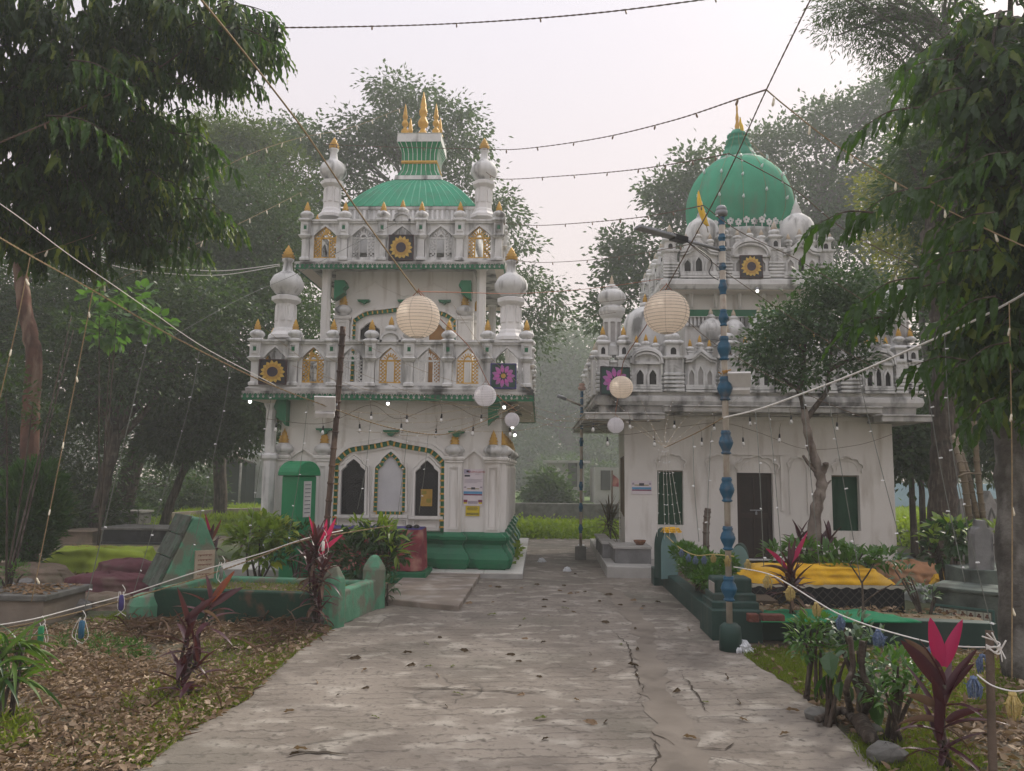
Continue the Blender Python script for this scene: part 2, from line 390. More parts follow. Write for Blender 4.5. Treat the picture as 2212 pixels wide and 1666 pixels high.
def flower_panel(name, label, c, wd, h, yaw, cols, double=False):
    """framed square print of a flower, hung on a parapet"""
    t = thing(name, label, 'flower panel', c)
    fr, bk, pc, pc2, dc = cols
    q = Matrix.Rotation(yaw, 3, 'Z')
    def bld(mb, nm, m):
        mb.v = [tuple(Vector(c) + q @ Vector(p)) for p in mb.v]; return mb.build(nm, m, t)
    mb = MB(); mb.bx(-wd/2, wd/2, -.004, .02, -h/2, h/2); bld(mb, 'backing', bk)
    mb = MB(); frame(mb, -wd/2-.012, wd/2+.012, -h/2-.012, h/2+.012, .016, -.016, .03); bld(mb, 'frame', fr)
    def petals(n, r1, r2, wk, y, off):
        mb = MB()
        for i in range(n):
            a = 2*math.pi*(i+off)/n; d = Vector((math.cos(a), 0, math.sin(a))); s_ = Vector((-math.sin(a), 0, math.cos(a)))
            P = [d*r1, d*lerp(r1, r2, .45)+s_*wk, d*lerp(r1, r2, .75)+s_*wk*.8, d*r2*(1+.06*math.sin(i*5)), d*lerp(r1, r2, .75)-s_*wk*.8, d*lerp(r1, r2, .45)-s_*wk]
            b = [(p.x*wd/2, y-.0012*(i % 3), p.z*h/2) for p in P]; mb.add(b, [(0, 1, 2, 3, 4, 5)])
        return mb
    bld(petals(15 if not double else 11, .3, .97, .17, -.008, 0), 'petal_ring', pc)
    bld(petals(15 if not double else 9, .25, .74, .15, -.013, .5), 'petal_ring', pc2)
    mb = MB(); k = .42 if not double else .2; mb.prism([(math.cos(2*math.pi*i/20)*wd/2*k, math.sin(2*math.pi*i/20)*h/2*k) for i in range(20)], -.020, -.016); bld(mb, 'disc', dc)
    return t
CAN = mat('stained canopy concrete', (.52, .51, .49), (.36, .35, .33), 4, .85, .25, (.04, .04, .037), .92, (2.2, 2.2, .8), (.46, .64))
# ------------------------------------------------------------------ LEFT SHRINE (two storeys, square ribbed green dome)
Y1 = 12.4
SA = thing('shrine', 'two storey white shrine with square ribbed green dome and gold finials', 'shrine', tuple(gnd(841, 1222)))
xl, xr = X(601, 1080, Y1), X(1081, 1080, Y1); cx1 = (xl+xr)/2; hx1 = (xr-xl)/2; cyA = 14.75; hy1 = cyA-Y1
zs = .10                                            # top of the marble slab
zP = Z(1000, 1149, Y1); zC1 = Z(841, 848, 11.95); zSof = Z(841, 872, Y1)+.02
# plinth
mb = MB(); hp = zP-zs
PROF = [(.10, 0), (.125, .05*hp), (.155, .16*hp), (.165, .28*hp), (.13, .42*hp), (.06, .56*hp), (.035, .66*hp), (.06, .74*hp), (.10, .80*hp), (.105, .88*hp), (.06, .93*hp), (.03, hp)]
ringprof(mb, xl, xr, Y1, cyA+hy1, [(o-.03, zs+z) for o, z in PROF])
pil = [(X(a, 1000, Y1), X(b, 1000, Y1)) for a, b in ((601, 625), (687, 713), (966, 998), (1050, 1081))]
pw = .24
for a, b in pil: ringprof(mb, a+.02, b-.0, Y1-.07, Y1+.3, [(o, zs+.001+z*.998) for o, z in PROF])
spil = [cyA-hy1+.14+i*(2*hy1-.28)/5 for i in range(6)]
for s_ in (1, -1):
    for y in spil: ringprof(mb, (xr-.3 if s_ > 0 else xl-.07), (xr+.07 if s_ > 0 else xl+.3), y-.1, y+.1, [(o*.85, zs+.001+z*.998) for o, z in PROF])
mb.build('plinth', GREEN, SA)
mb = MB(); ringprof(mb, xl+.04, xr-.04, Y1+.04, cyA+hy1-.04, [(.0, zs), (.0, zSof+.05)]); 
mb.bx(xl, xr, Y1, Y1+.045, zP, zSof+.05); mb.bx(xr-.04, xr, Y1+.045, cyA+hy1, zP, zSof+.05); mb.bx(xl, xl+.04, Y1+.045, cyA+hy1, zP, zSof+.05)
mb.build('wall', CREAM, SA)
# pilasters with panel frames and caps
zcap = Z(1000, 996, Y1); zpb = zP
def pilaster(mb, x0, x1):
    mb.bx(x0, x1, -.07, .0, zpb, zcap)
    frame(mb, x0+.025, x1-.025, zpb+.04, zcap-.08, .028, -.092, -.07); frame(mb, x0+.062, x1-.062, zpb+.08, zcap-.12, .012, -.080, -.07)
    ringprof(mb, x0, x1, -.07, .01, [(.0, zcap-.03), (.03, zcap-.02), (.02, zcap), (.045, zcap+.02), (.05, zcap+.05), (.03, zcap+.07)])
for (a, b) in pil:
    mb = MB(); pilaster(mb, a, b); mb.v = [(x, y+Y1, z) for x, y, z in mb.v]; mb.build('pilaster', CREAM, SA)
    finial(SA, ((a+b)/2, Y1-.02, zcap+.07), 1.25)
for k in (1, 3):
    for y in spil:
        mb = MB(); yy = y-cyA if k == 1 else cyA-y; pilaster(mb, yy-.1, yy+.1); side(mb, k, cx1, cyA, hx1, hy1); mb.build('pilaster', CREAM, SA)
        finial(SA, (cx1+(hx1 if k == 1 else -hx1)*1.005, y, zcap+.07), 1.25)
# little ogee hoods between the paired pilasters
for (a, b) in ((pil[0][1], pil[1][0]), (pil[2][1], pil[3][0])):
    mb = MB(); A = arch((a+b)/2, b-a-.02, zP, zcap-.01, Z(1000, 975, Y1), 'ogee'); mb.strip(A, grow(A, (a+b)/2, .035), Y1-.05, Y1+.01); mb.build('niche_hood', CREAM, SA)
# great arch with green and gold band
ca = (X(656, 1000, Y1)+X(964, 1000, Y1))/2; wa = X(1030*.31866+515+313, 1000, Y1)-X(649*.31866+515, 1000, Y1)
xa0, xa1 = X(724, 1000, Y1), X(963, 1000, Y1); ca = (xa0+xa1)/2; wa = xa1-xa0
A0 = arch(ca, wa-.13, zP-.0, Z(840, 1003, Y1), Z(840, 962, Y1), 'tudor', 16)
mb = MB(); mb.strip(A0, grow(A0, ca, .062), Y1-.045, Y1+.01); mb.build('arch_band', GREEN, SA)
mb = MB(); beads_on(mb, grow(A0, ca, .03), .105, .05, Y1-.05); tag(mb.build('bead_trim', GOLD, SA), kind='stuff')
A1 = grow(A0, ca, .064); mb = MB(); mb.strip(A1, grow(A1, ca, .05), Y1-.075, Y1+.01); mb.strip(grow(A1, ca, .055), grow(A1, ca, .10), Y1-.035, Y1+.01)
A2 = grow(A0, ca, -.03); mb.strip(A2, grow(A2, ca, .028), Y1-.03, Y1+.01); mb.build('arch_moulding', CREAM, SA)
# the two dark windows, the blind niche, the sill panels
def window(u0, u1, v0, v1, vs, paper=None):
    a, b = X(u0, 1050, Y1), X(u1, 1050, Y1); c = (a+b)/2; z0, z1, zz = Z(c, v1, Y1), Z(c, v0, Y1), Z(c, vs, Y1)
    z0, z1, zz = (Z(u0, v, Y1) for v in (v1, v0, vs))
    A = arch(c, b-a, z0, zz, z1, 'cusp', 14)
    o = MB(); o.strip(grow(A, c, .008), grow(A, c, .05), Y1-.06, Y1+.01); o.strip(grow(A, c, .058), grow(A, c, .085), Y1-.035, Y1+.01); o.bx(a-.09, b+.09, Y1-.07, Y1+.01, z0-.05, z0-.004)
    o = o.build('window', CREAM, SA)
    g = MB(); fillarch(g, A, Y1-.012, Y1+.02); g.build('pane', DARK, o)
    g = MB(); lattice(g, a+.01, b-.01, z0+.01, zz, .055, .006, Y1-.022, Y1-.016)
    for i in range(7):
        an = math.pi*i/6; g.box((c+math.cos(an)*.07, Y1-.02, zz+.05+math.sin(an)*.06), (.10, .006, .007), ry=-an)
    g.build('grille', mat_grille, o); return o, c, z0, z1
mat_grille = mat('dark iron grille', (.03, .03, .035), None, 8, .5, 0)
W1 = window(515.1+702*.31866, 515.1+858*.31866, 813.3+562*.31866, 813.3+935*.31866, 813.3+640*.31866)
W2 = window(515.1+1203*.31866, 515.1+1354*.31866, 813.3+572*.31866, 813.3+944*.31866, 813.3+650*.31866)
a, b = X(515.1+945*.31866, 1040, Y1), X(515.1+1116*.31866, 1040, Y1); c = (a+b)/2; z0, z1, zz = (Z(840, 813.3+k*.31866, Y1) for k in (915, 535, 640))
A = arch(c, b-a, z0, zz, z1, 'cusp', 14); mb = MB(); mb.strip(A, grow(A, c, .045), Y1-.03, Y1+.01); mb.bx(a, b, Y1-.03, Y1+.01, z0-.045, z0); nb = mb.build('blind_niche', GREEN, SA)
mb = MB(); beads_on(mb, grow(A, c, .022), .075, .034, Y1-.032); beads_on(mb, [(a, z0-.022), (b, z0-.022)], .075, .034, Y1-.032); mb.build('bead_trim', GOLD, nb)['kind'] = 'stuff'
mb = MB(); A3 = grow(A, c, .05); mb.strip(A3, grow(A3, c, .035), Y1-.055, Y1+.01); mb.bx(a-.09, b+.09, Y1-.055, Y1+.01, z0-.10, z0-.05); mb.build('niche_moulding', CREAM, nb)
mb = MB(); fillarch(mb, A, Y1-.006, Y1+.01); mb.build('niche_back', mat('grey white panel', (.58, .58, .60), None, 2, .7, .05), nb)
mb = MB(); zt, zb_ = Z(840, 813.3+962*.31866, Y1), zP+.02
for (u0, u1) in ((670, 850), (885, 1150), (1185, 1362)):
    frame(mb, X(515.1+u0*.31866, 1120, Y1), X(515.1+u1*.31866, 1120, Y1), zb_, zt, .022, Y1-.04, Y1+.01); frame(mb, X(515.1+u0*.31866, 1120, Y1)+.04, X(515.1+u1*.31866, 1120, Y1)-.04, zb_+.04, zt-.04, .014, Y1-.025, Y1+.01)
mb.build('sill_panel', CREAM, SA)
# raised zig-zag moulding high on the wall
def zigzag(mb, pts, y):
    mb.strip([(x, z) for x, z in pts], [(x, z+.022) for x, z in pts], y-.02, y+.01)
mb = MB()
pts = []
for i in range(41):
    t = i/40; k = abs(((t*3.0) % 1)-.5)*2; pts.append((lerp(xl+.15, xr-.15, t), zSof-.22-.22*k**.8))
zigzag(mb, pts, Y1); mb.build('wall_moulding', CREAM, SA)
# green brackets under the eaves
mb = MB()
for u, v in ((592, 887), (850, 930), (985, 934)):
    z = Z(u, v, Y1); x = X(u if u > 600 else 705, v, Y1)
for u, v in ((703, 926), (847, 930), (987, 932)): 
    mb = MB(); x, z = X(u, v, Y1), Z(u, v, Y1); mb.prism([(x-.13, z), (x+.13, z), (x+.12, z-.03), (x+.06, z-.045), (x+.045, z-.085), (x, z-.10), (x-.045, z-.085), (x-.06, z-.045), (x-.12, z-.03)][::-1], Y1-.12, Y1); mb.build('bracket', GREEN, SA)
for s_, u in ((-1, 617), (1, 1070)):
    mb = MB(); P = [(0, 0), (.0, .42), (.16, .42), (.20, .30), (.15, .22), (.17, .14), (.06, .07)]
    x0, z0 = X(u, 905, Y1), Z(u, 922, Y1); mb.prism([(x0-s_*.10+s_*a, z0+b) for a, b in (P if s_ < 0 else P)][::(1 if s_ < 0 else 1)], Y1-.30, Y1-.10); mb.build('corner_bracket', GREEN, SA)
# lower chajja (sloping eave), fascia and scallops
def chajja(SA, x0, x1, y0, y1, zf, fasc, up, xi0, xi1, yi0, yi1, nm):
    mb = MB(); zo = zf-fasc
    vs = [(x0, y0, zf), (x1, y0, zf), (x1, y1, zf), (x0, y1, zf), (xi0, yi0, zf+up), (xi1, yi0, zf+up), (xi1, yi1, zf+up), (xi0, yi1, zf+up)]
    mb.add(vs, [(0, 1, 5, 4), (1, 2, 6, 5), (2, 3, 7, 6), (3, 0, 4, 7), (4, 5, 6, 7)]); e = mb.build('eave', CAN, SA)
    mb = MB(); vs = [(x0+.02, y0+.02, zo+.02), (x1-.02, y0+.02, zo+.02), (x1-.02, y1-.02, zo+.02), (x0+.02, y1-.02, zo+.02), (xi0, yi0, zf+up-.06), (xi1, yi0, zf+up-.06), (xi1, yi1, zf+up-.06), (xi0, yi1, zf+up-.06)]
    mb.add(vs, [(1, 0, 4, 5), (2, 1, 5, 6), (3, 2, 6, 7), (0, 3, 7, 4), (7, 6, 5, 4)]); mb.build('soffit', SOFFIT, SA)
    mb = MB(); t = .02
    mb.bx(x0, x1, y0, y0+t, zo, zf-.003); mb.bx(x0, x1, y1-t, y1, zo, zf-.003); mb.bx(x0, x0+t, y0+t, y1-t, zo, zf-.003); mb.bx(x1-t, x1, y0+t, y1-t, zo, zf-.003)
    f = mb.build('fascia', GREEN, SA)
    cx, cy = (x0+x1)/2, (y0+y1)/2
    for k in (0, 1, 3):
        q = scallops((x1-x0 if k == 0 else y1-y0)-.01, zf, 0); side(q, k, cx, cy, (x1-x0)/2, (y1-y0)/2); tag(q.build('scallop_trim', CAN, SA), kind='stuff')
Yc = 11.95; c0, c1 = X(523, 845, Yc), X(1153, 852, Yc); hyc = cyA-Yc; yb1 = cyA+hyc
chajja(SA, c0, c1, Yc, yb1, zC1, .125, .16, xl-.02, xr+.02, Y1-.02, cyA+hy1+.02, 'lower')
# slab that carries the parapet
Yq = 12.04; q0, q1 = X(538, 800, Yq), X(1148, 800, Yq); zq = Z(841, 834, Yq); zt1 = Z(841, 736, Yq)
JW = .74
def parapet(q0, q1, Yq, yb, zb, zt, nb, kinds, mats, jw, side_n, gable):
    """arcaded parapet on four sides; returns post x positions on the front"""
    cx, cy = (q0+q1)/2, (Yq+yb)/2; hx, hy = (q1-q0)/2, (yb-Yq)/2; H = zt-zb
    mb = MB(); ringprof(mb, q0+.02, q1-.02, Yq+.02, yb-.02, [(.05, zb-.10), (.06, zb-.05), (.02, zb-.02), (.0, zb+.012)]); mb.build('roof_slab', CAN, SA)
    for k in range(4):
        n = nb if k in (0, 2) else side_n; L = 2*(hx if k in (0, 2) else hy); pwid = .17*H/.75
        xs = [-L/2+pwid/2 + i*(L-pwid)/n for i in range(n+1)]
        mb = MB()
        mb.bx(-L/2+.01, L/2-.01, .02, .14, zt-.055*H/.75, zt); mb.bx(-L/2+.01, L/2-.01, .0, .16, zt-.02, zt+.015)
        for i in range(n):                                     # spandrels and arch hoods
            a, b = xs[i]+pwid*.42, xs[i+1]-pwid*.42; c = (a+b)/2; g_ = (b-a)*JW/2; mb.bx(a, c-g_+.002, .06, .12, zb, zt-.05); mb.bx(c+g_-.002, b, .06, .12, zb, zt-.05); a, b = c-g_, c+g_
            A = arch(c, b-a, zb, zb+H*.62, zb+H*.86, 'ogee', 8); spandrel(mb, A[1:-1], zt-.05, .06, .12)
            mb.strip(A[1:-1], grow(A, c, .03)[1:-1], .035, .13)
        mb.bx(-L/2+.02, L/2-.02, .05, .15, zb, zb+.05)
        if gable and k == 0:
            c = (xs[n//2]+xs[(n+1)//2])/2; A = arch(c, gable*.8, zt-.02, zt+.02, zt+gable*.36, 'round', 8); mb.strip(A, grow(A, c, .035), .0, .15); fillarch(mb, A, .03, .12)
        side(mb, k, cx, cy, hx, hy); mb.build('parapet', WEATH, SA)
        for i, x in enumerate(xs):
            if k in (1, 3) and i in (0, n): continue
            mb = MB(); w2 = pwid/2
            mb.bx(x-w2, x+w2, -.02, .15, zb+H*.635, zt-.03); ringprof(mb, x-w2, x+w2, -.02, .15, [(.0, zt-.035), (.03, zt-.02), (.035, zt+.004), (.0, zt+.03)])
            ringprof(mb, x-w2*.8, x+w2*.8, .0, .13, [(.0, zb+H*.53), (.025, zb+H*.56), (.04, zb+H*.59), (.05, zb+H*.61), (.02, zb+H*.635)])
            mb.bx(x-w2*.72, x+w2*.72, .01, .12, zb, zb+H*.535); ringprof(mb, x-w2*.78, x+w2*.78, .0, .13, [(.02, zb), (.02, zb+.04), (0, zb+.06)])
            frame(mb, x-w2*.62, x+w2*.62, zb+H*.70, zt-.07*H/.75, .016, -.035, -.018)
            side(mb, k, cx, cy, hx, hy); po = mb.build('post', WEATH, SA)
            g = MB(); g.bx(x-w2*.3, x+w2*.3, -.026, -.018, zb+H*.76, zt-.11*H/.75); side(g, k, cx, cy, hx, hy); g.build('green_tile', GREEN, po)
            fp = MB(); fp.v = [(x, .065, zt+.03)]; side(fp, k, cx, cy, hx, hy); finial(SA, fp.v[0], 1.0*H/.75*.98)
        for i in range(n):
            kd = kinds[i] if k in (0, 2) else ('g' if i % 2 == 0 else 'w')
            if kd == '-': continue
            c = (xs[i]+xs[i+1])/2; fp = MB(); fp.v = [(c, .085, zb+.05)]; side(fp, k, cx, cy, hx, hy)
            inst(mats[kd], 'jali_screen', SA, fp.v[0], {0: 0, 1: R(90), 2: R(180), 3: R(-90)}[k])
    if gable: finial(SA, (cx, Yq+.07, zt+gable*.40), .8)
    return xs
H1 = zt1-zq
bw1 = (q1-q0-.17*H1/.75)/7-.17*H1/.75*.84
GJ = jali_mesh('jali_screen', bw1*JW, H1*.80, GOLD); WJ = jali_mesh('jali_screen', bw1*JW, H1*.80, WEATH)
parapet(q0, q1, Yq, yb1-.09, zq, zt1, 7, '-gwgwg-', {'g': GJ, 'w': WJ}, 0, 7, .34)
for u, v, Y in ((615, 734, 12.55), (1103, 738, 12.55)):
    minaret(SA, X(u, v, Y), Y, Z(u, v, Y), Z(u, v-197, Y), .98*(1.16 if u < 0 else 1.15))
for u, Y in ((1118, 16.6), ): minaret(SA, X(1108, 734, Y), Y, Z(615, 734, 12.55), Z(615, 537, 12.55), 1.1); minaret(SA, X(615, 734, 12.55), Y, Z(615, 734, 12.55), Z(615, 537, 12.55), 1.1)
# ---- upper storey
Y2 = 13.5; ux0, ux1 = X(724, 660, Y2), X(1022, 660, Y2); cx2 = (ux0+ux1)/2; cy2 = cyA+.1; hy2 = cy2-Y2; zR = zq-.02
Yd = 13.02; d0, d1 = X(637, 575, Yd), X(1090, 582, Yd); zC2 = Z(862, 567, Yd); yb2 = 2*cy2-Yd; zS2 = zC2+.06
mb = MB(); mb.bx(ux0, ux1, Y2, 2*cy2-Y2, zR, zS2); mb.build('upper_wall', CREAM, SA)
for s_, u in ((0, 705), (1, 1040)):
    for yy in (13.32, 2*cy2-13.32):
        x = X(u, 640, 13.32); mb = MB(); zA, zB = zR, zS2-.02
        mb.lathe([(.10, zA), (.10, zA+.5), (.13, zA+.52), (.13, zA+.56), (.085, zA+.58), (.085, zB-.12), (.12, zB-.08), (.14, zB)], (x, yy, 0), 8, rot=math.pi/8, flat=True); mb.build('column', CREAM, SA)
# downpipe-like octagonal column at the lower left corner of the eaves
x = X(582, 1000, 12.2); mb = MB(); zt_ = zSof-.05; zk = Z(582, 987, 12.2)
mb.lathe([(.10, .06), (.10, zk-.06), (.135, zk-.02), (.135, zk+.03), (.085, zk+.06), (.085, zt_-.1), (.13, zt_)], (x, 12.2, 0), 8, rot=math.pi/8, flat=True); mb.build('column', WEATH, SA)
v0 = lambda z: 542.2+z*.31866
uu = lambda z: 515.1+z*.31866
ca2 = X(uu(1128), 690, Y2); A0 = arch(ca2, X(uu(1480), 690, Y2)-X(uu(775), 690, Y2)-.10, zR, Z(870, v0(490), Y2), Z(870, v0(405), Y2), 'tudor', 14)
mb = MB(); mb.strip(A0, grow(A0, ca2, .05), Y2-.04, Y2+.01); mb.build('arch_band', GREEN, SA)
mb = MB(); beads_on(mb, grow(A0, ca2, .025), .09, .04, Y2-.045); tag(mb.build('bead_trim', GOLD, SA), kind='stuff')
mb = MB(); A1 = grow(A0, ca2, .055); mb.strip(A1, grow(A1, ca2, .04), Y2-.06, Y2+.01)
pts = []
for i in range(41):
    t = i/40; k = abs(((t*2.0) % 1)-.5)*2; pts.append((lerp(ux0+.2, ux1-.2, t), Z(870, v0(215), Y2)-.26*k**.8))
zigzag(mb, pts, Y2); mb.build('arch_moulding', CREAM, SA)
for z0_, z1_, m_ in ((832, 962, DARK), (1296, 1402, mat('ochre wooden shutter', (.32, .17, .06), None, 6, .6, .1))):
    a, b = X(uu(z0_), 700, Y2), X(uu(z1_), 700, Y2); c = (a+b)/2; A = arch(c, b-a, zR, Z(870, v0(540), Y2), Z(870, v0(490), Y2), 'cusp')
    mb = MB(); mb.strip(grow(A, c, .01), grow(A, c, .06), Y2-.05, Y2+.01); o = mb.build('window', CREAM, SA); mb = MB(); fillarch(mb, A, Y2-.012, Y2+.02); mb.build('pane', m_, o)
for z0_, z1_ in ((665, 755), (1490, 1580)):
    a, b = X(uu(z0_), 700, Y2), X(uu(z1_), 700, Y2); zc_ = Z(870, v0(462), Y2); mb = MB(); mb.bx(a, b, Y2-.06, Y2, zR, zc_); frame(mb, a+.03, b-.03, zR+.1, zc_-.05, .02, Y2-.08, Y2-.06)
    ringprof(mb, a, b, Y2-.06, Y2+.01, [(0, zc_-.03), (.03, zc_-.01), (.04, zc_+.03), (.02, zc_+.05)]); mb.build('pilaster', CREAM, SA); finial(SA, ((a+b)/2, Y2-.02, zc_+.05), 1.25)
for y in (13.9, 14.5, 15.2, 15.9):
    mb = MB(); zc_ = Z(870, v0(462), Y2); mb.bx(ux1, ux1+.05, y-.09, y+.09, zR, zc_); ringprof(mb, ux1-.01, ux1+.05, y-.09, y+.09, [(0, zc_-.03), (.03, zc_-.01), (.04, zc_+.03), (.02, zc_+.05)]); mb.build('pilaster', CREAM, SA); finial(SA, (ux1+.02, y, zc_+.05), 1.1)
for s_, z_ in ((-1, 705), (1, 1555)):
    mb = MB(); x0, z0 = X(uu(z_), 640, Y2), Z(870, v0(350), Y2); P = [(-.08, 0), (-.08, .34), (.10, .34), (.14, .25), (.08, .19), (.10, .12), (.0, .05)]
    mb.prism([(x0-s_*a, z0+b) for a, b in P][::1], Y2-.28, Y2-.08); mb.build('corner_bracket', GREEN, SA)
mb = MB()
for z_ in (855, 1125, 1400):
    mb = MB(); x, z = X(uu(z_), 650, Y2), Z(870, v0(338), Y2); mb.prism([(x-.11, z), (x+.11, z), (x+.10, z-.03), (x+.04, z-.045), (x, z-.08), (x-.04, z-.045), (x-.10, z-.03)][::-1], Y2-.10, Y2); mb.build('bracket', GREEN, SA)
chajja(SA, d0, d1, Yd, yb2, zC2, .115, .15, ux0-.02, ux1+.02, Y2-.02, 2*cy2-Y2+.02, 'upper')
Yp = 13.1; p0, p1 = X(649, 520, Yp), X(1087, 520, Yp); zb2 = Z(870, 562, Yp); zt2 = Z(870, 475, Yp); H2 = zt2-zb2
bw2 = (p1-p0-.17*H2/.75)/5-.17*H2/.75*.84
GJ2 = jali_mesh('jali_screen', bw2*JW, H2*.80, GOLD); WJ2 = jali_mesh('jali_screen', bw2*JW, H2*.80, WEATH)
SA_x = parapet(p0, p1, Yp, yb2-.09, zb2, zt2, 5, 'gw-wg', {'g': GJ2, 'w': WJ2}, 0, 5, .30)
for u, v in ((716, 473), (1044, 474)): minaret(SA, X(u, v, 13.5), 13.5, Z(u, v, 13.5), Z(u, v-170, 13.5), 1.0)
# drum and square dome
hd = 1.12; Yf = 13.75; cxd = (X(750, 446, Yf)+X(1025, 446, Yf))/2; hd = (X(1025, 446, Yf)-X(750, 446, Yf))/2; cyd = Yf+hd; zd0 = Z(887, 446, Yf); zd1 = Z(900, 390, cyd-.4)
mb = MB(); ringprof(mb, cxd-hd+.03, cxd+hd-.03, Yf+.03, Yf+2*hd-.03, [(0, zt2-.4), (0, zd0-.08), (.04, zd0-.05), (.05, zd0-.01), (.0, zd0)]); o = mb.build('drum', WEATH, SA)
mb = MB()
for k in range(4):
    for i in range(26):
        q = MB(); x = -hd+.05+i*(2*hd-.1)/25; q.lathe([(.035, zt2-.1), (.035, zd0-.07)], (x, -.0, 0), 6); side(q, k, cxd, cyd, hd-.03, hd-.03); mb.add(q.v, q.f, 0, True)
tag(mb.build('drum_fluting', WEATH, SA), kind='stuff')
def sqdome(u, t):                     # u in 0..4 round the square, t 0 base .. 1 top
    k = int(u) % 4; s_ = (u-int(u))*2-1; hw = lerp(hd+.02, .43, 1-math.cos(t*1.25)/1 if False else t)
    zz = zd0 + (zd1-zd0)*(t+.45*t*(1-t))
    x, y = s_*hw, -hw
    for _ in range(k): x, y = -y, x
    return (cxd+x, cyd+y, zz)
mb = MB(); NU, NT = 48, 12; vs = [sqdome(4*i/NU, j/NT) for j in range(NT+1) for i in range(NU)]
mb.add(vs, [(j*NU+i, j*NU+(i+1) % NU, (j+1)*NU+(i+1) % NU, (j+1)*NU+i) for j in range(NT) for i in range(NU)], 0, False)
dm = mb.build('dome', DOMEG, SA)
for i in range(64):
    pts = [sqdome(4*i/64, j/10) for j in range(11)]
    if i == 0: rb = MB()
    rb.tube(pts, .011, 5)
rb.build('ribs', mat('pale green rib', (.12, .45, .29), None, 4, .5, 0), dm)
# flared pedestal
hw = .43; mb = MB()
gz = lambda z: Z(905, 189.8+z*.31866, cyd-.38)
PR = [(hw*1.05, gz(625)), (hw*1.05, gz(600)), (hw*.98, gz(598)), (hw*.84, gz(560)), (hw*.79, gz(512)), (hw*.80, gz(490)), (hw*.81, gz(440)), (hw*.86, gz(410)), (hw*1.0, gz(372))]
ringprof(mb, cxd-.3, cxd+.3, cyd-.3, cyd+.3, [(r-.3, z) for r, z in PR]); pd = mb.build('pedestal', GREEN if False else BRIGHTG, SA)
mb = MB(); ringprof(mb, cxd-.3, cxd+.3, cyd-.3, cyd+.3, [(hw*1.02-.3, gz(372)), (hw*1.0-.3, gz(318)), (hw*1.03-.3, gz(314))]); mb.build('white_cap', WEATH, pd); mb = MB(); ringprof(mb, cxd-.3, cxd+.3, cyd-.3, cyd+.3, [(hw*1.10-.3, gz(632)), (hw*1.06-.3, gz(603))]); mb.build('white_foot', WEATH, pd)
mb = MB(); ringprof(mb, cxd-.3, cxd+.3, cyd-.3, cyd+.3, [(hw*.82-.3, gz(510)), (hw*.85-.3, gz(500)), (hw*.82-.3, gz(489))]); mb.build('gold_band', GOLD, pd)
mb = MB()
for k in range(4):
    for i in range(8):
        q = MB(); s_ = -1+2*(i+.5)/8; q.tube([(s_*r, -r-.004+.0, z) for r, z in PR[2:]], .008, 4); side(q, k, cxd, cyd, 0, 0); mb.add(q.v, q.f)
mb.build('pedestal_ribs', WEATH, pd)['kind'] = 'stuff'
BIGF = [(.9, 0), (1.0, .04), (.8, .09), (.95, .13), (.45, .22), (.3, .27), (.72, .32), (.8, .38), (.55, .45), (.36, .50), (.58, .54), (.62, .61), (.42, .67), (.46, .72), (.38, .78), (.24, .87), (.04, 1)]
zt_ = gz(314); hb = Z(915, 199, cyd)-zt_
MB().lathe([(a*.135, b*hb) for a, b in BIGF], (cxd, cyd, zt_), 16).build('gold_finial', GOLD, SA)
sm = MB().lathe([(a*.085, b*hb*.62) for a, b in BIGF], (0, 0, 0), 14).mesh('gold_finial', GOLD)
for i, j in ((-1, -1), (1, -1), (-1, 1), (1, 1)): inst(sm, 'gold_finial', SA, (cxd+i*.31, cyd+j*.31, zt_))
# printed flower panels hung on the parapets
blk = mat('black print', (.02, .02, .03), None, 5, .4, 0); yel = mat('yellow print', (.60, .42, .09), (.52, .33, .06), 20, .45, 0); org = mat('orange print', (.50, .29, .06), None, 20, .45, 0)
nvy = mat('dark seed print', (.02, .022, .05), (.06, .03, .03), 60, .5, 0); pnk = mat('pink print', (.34, .11, .34), (.42, .17, .38), 15, .45, 0); mag = mat('magenta print', (.55, .12, .42), None, 15, .45, 0)
grp = mat('dark green print', (.02, .06, .05), None, 8, .4, 0); vio = mat('violet frame', (.05, .04, .20), None, 4, .4, 0); brn = mat('brown frame', (.06, .03, .03), None, 4, .5, 0)
sun_c = (brn, blk, yel, org, nvy); pink_c = (vio, grp, pnk, mag, org)
def pan(name, label, u0, u1, v0_, v1_, Y, cols, yaw=0, dbl=False):
    uc, vc = (u0+u1)/2, (v0_+v1_)/2; return flower_panel(name, label, tuple(at(uc, vc, Y)), X(u1, vc, Y)-X(u0, vc, Y), Z(uc, v0_, Y)-Z(uc, v1_, Y), yaw, cols, dbl)
pan('flower_panel', 'sunflower panel in the middle of the upper parapet below the square dome', 841, 892, 509, 561, 13.03, sun_c)
pan('flower_panel', 'sunflower panel at the left end of the lower parapet of the left shrine', 561, 617, 778, 829, 11.98, sun_c)
pan('flower_panel', 'pink dahlia panel with violet frame at right end of the left shrine parapet', 1061, 1114, 787, 838, 11.98, pink_c, 0, True)
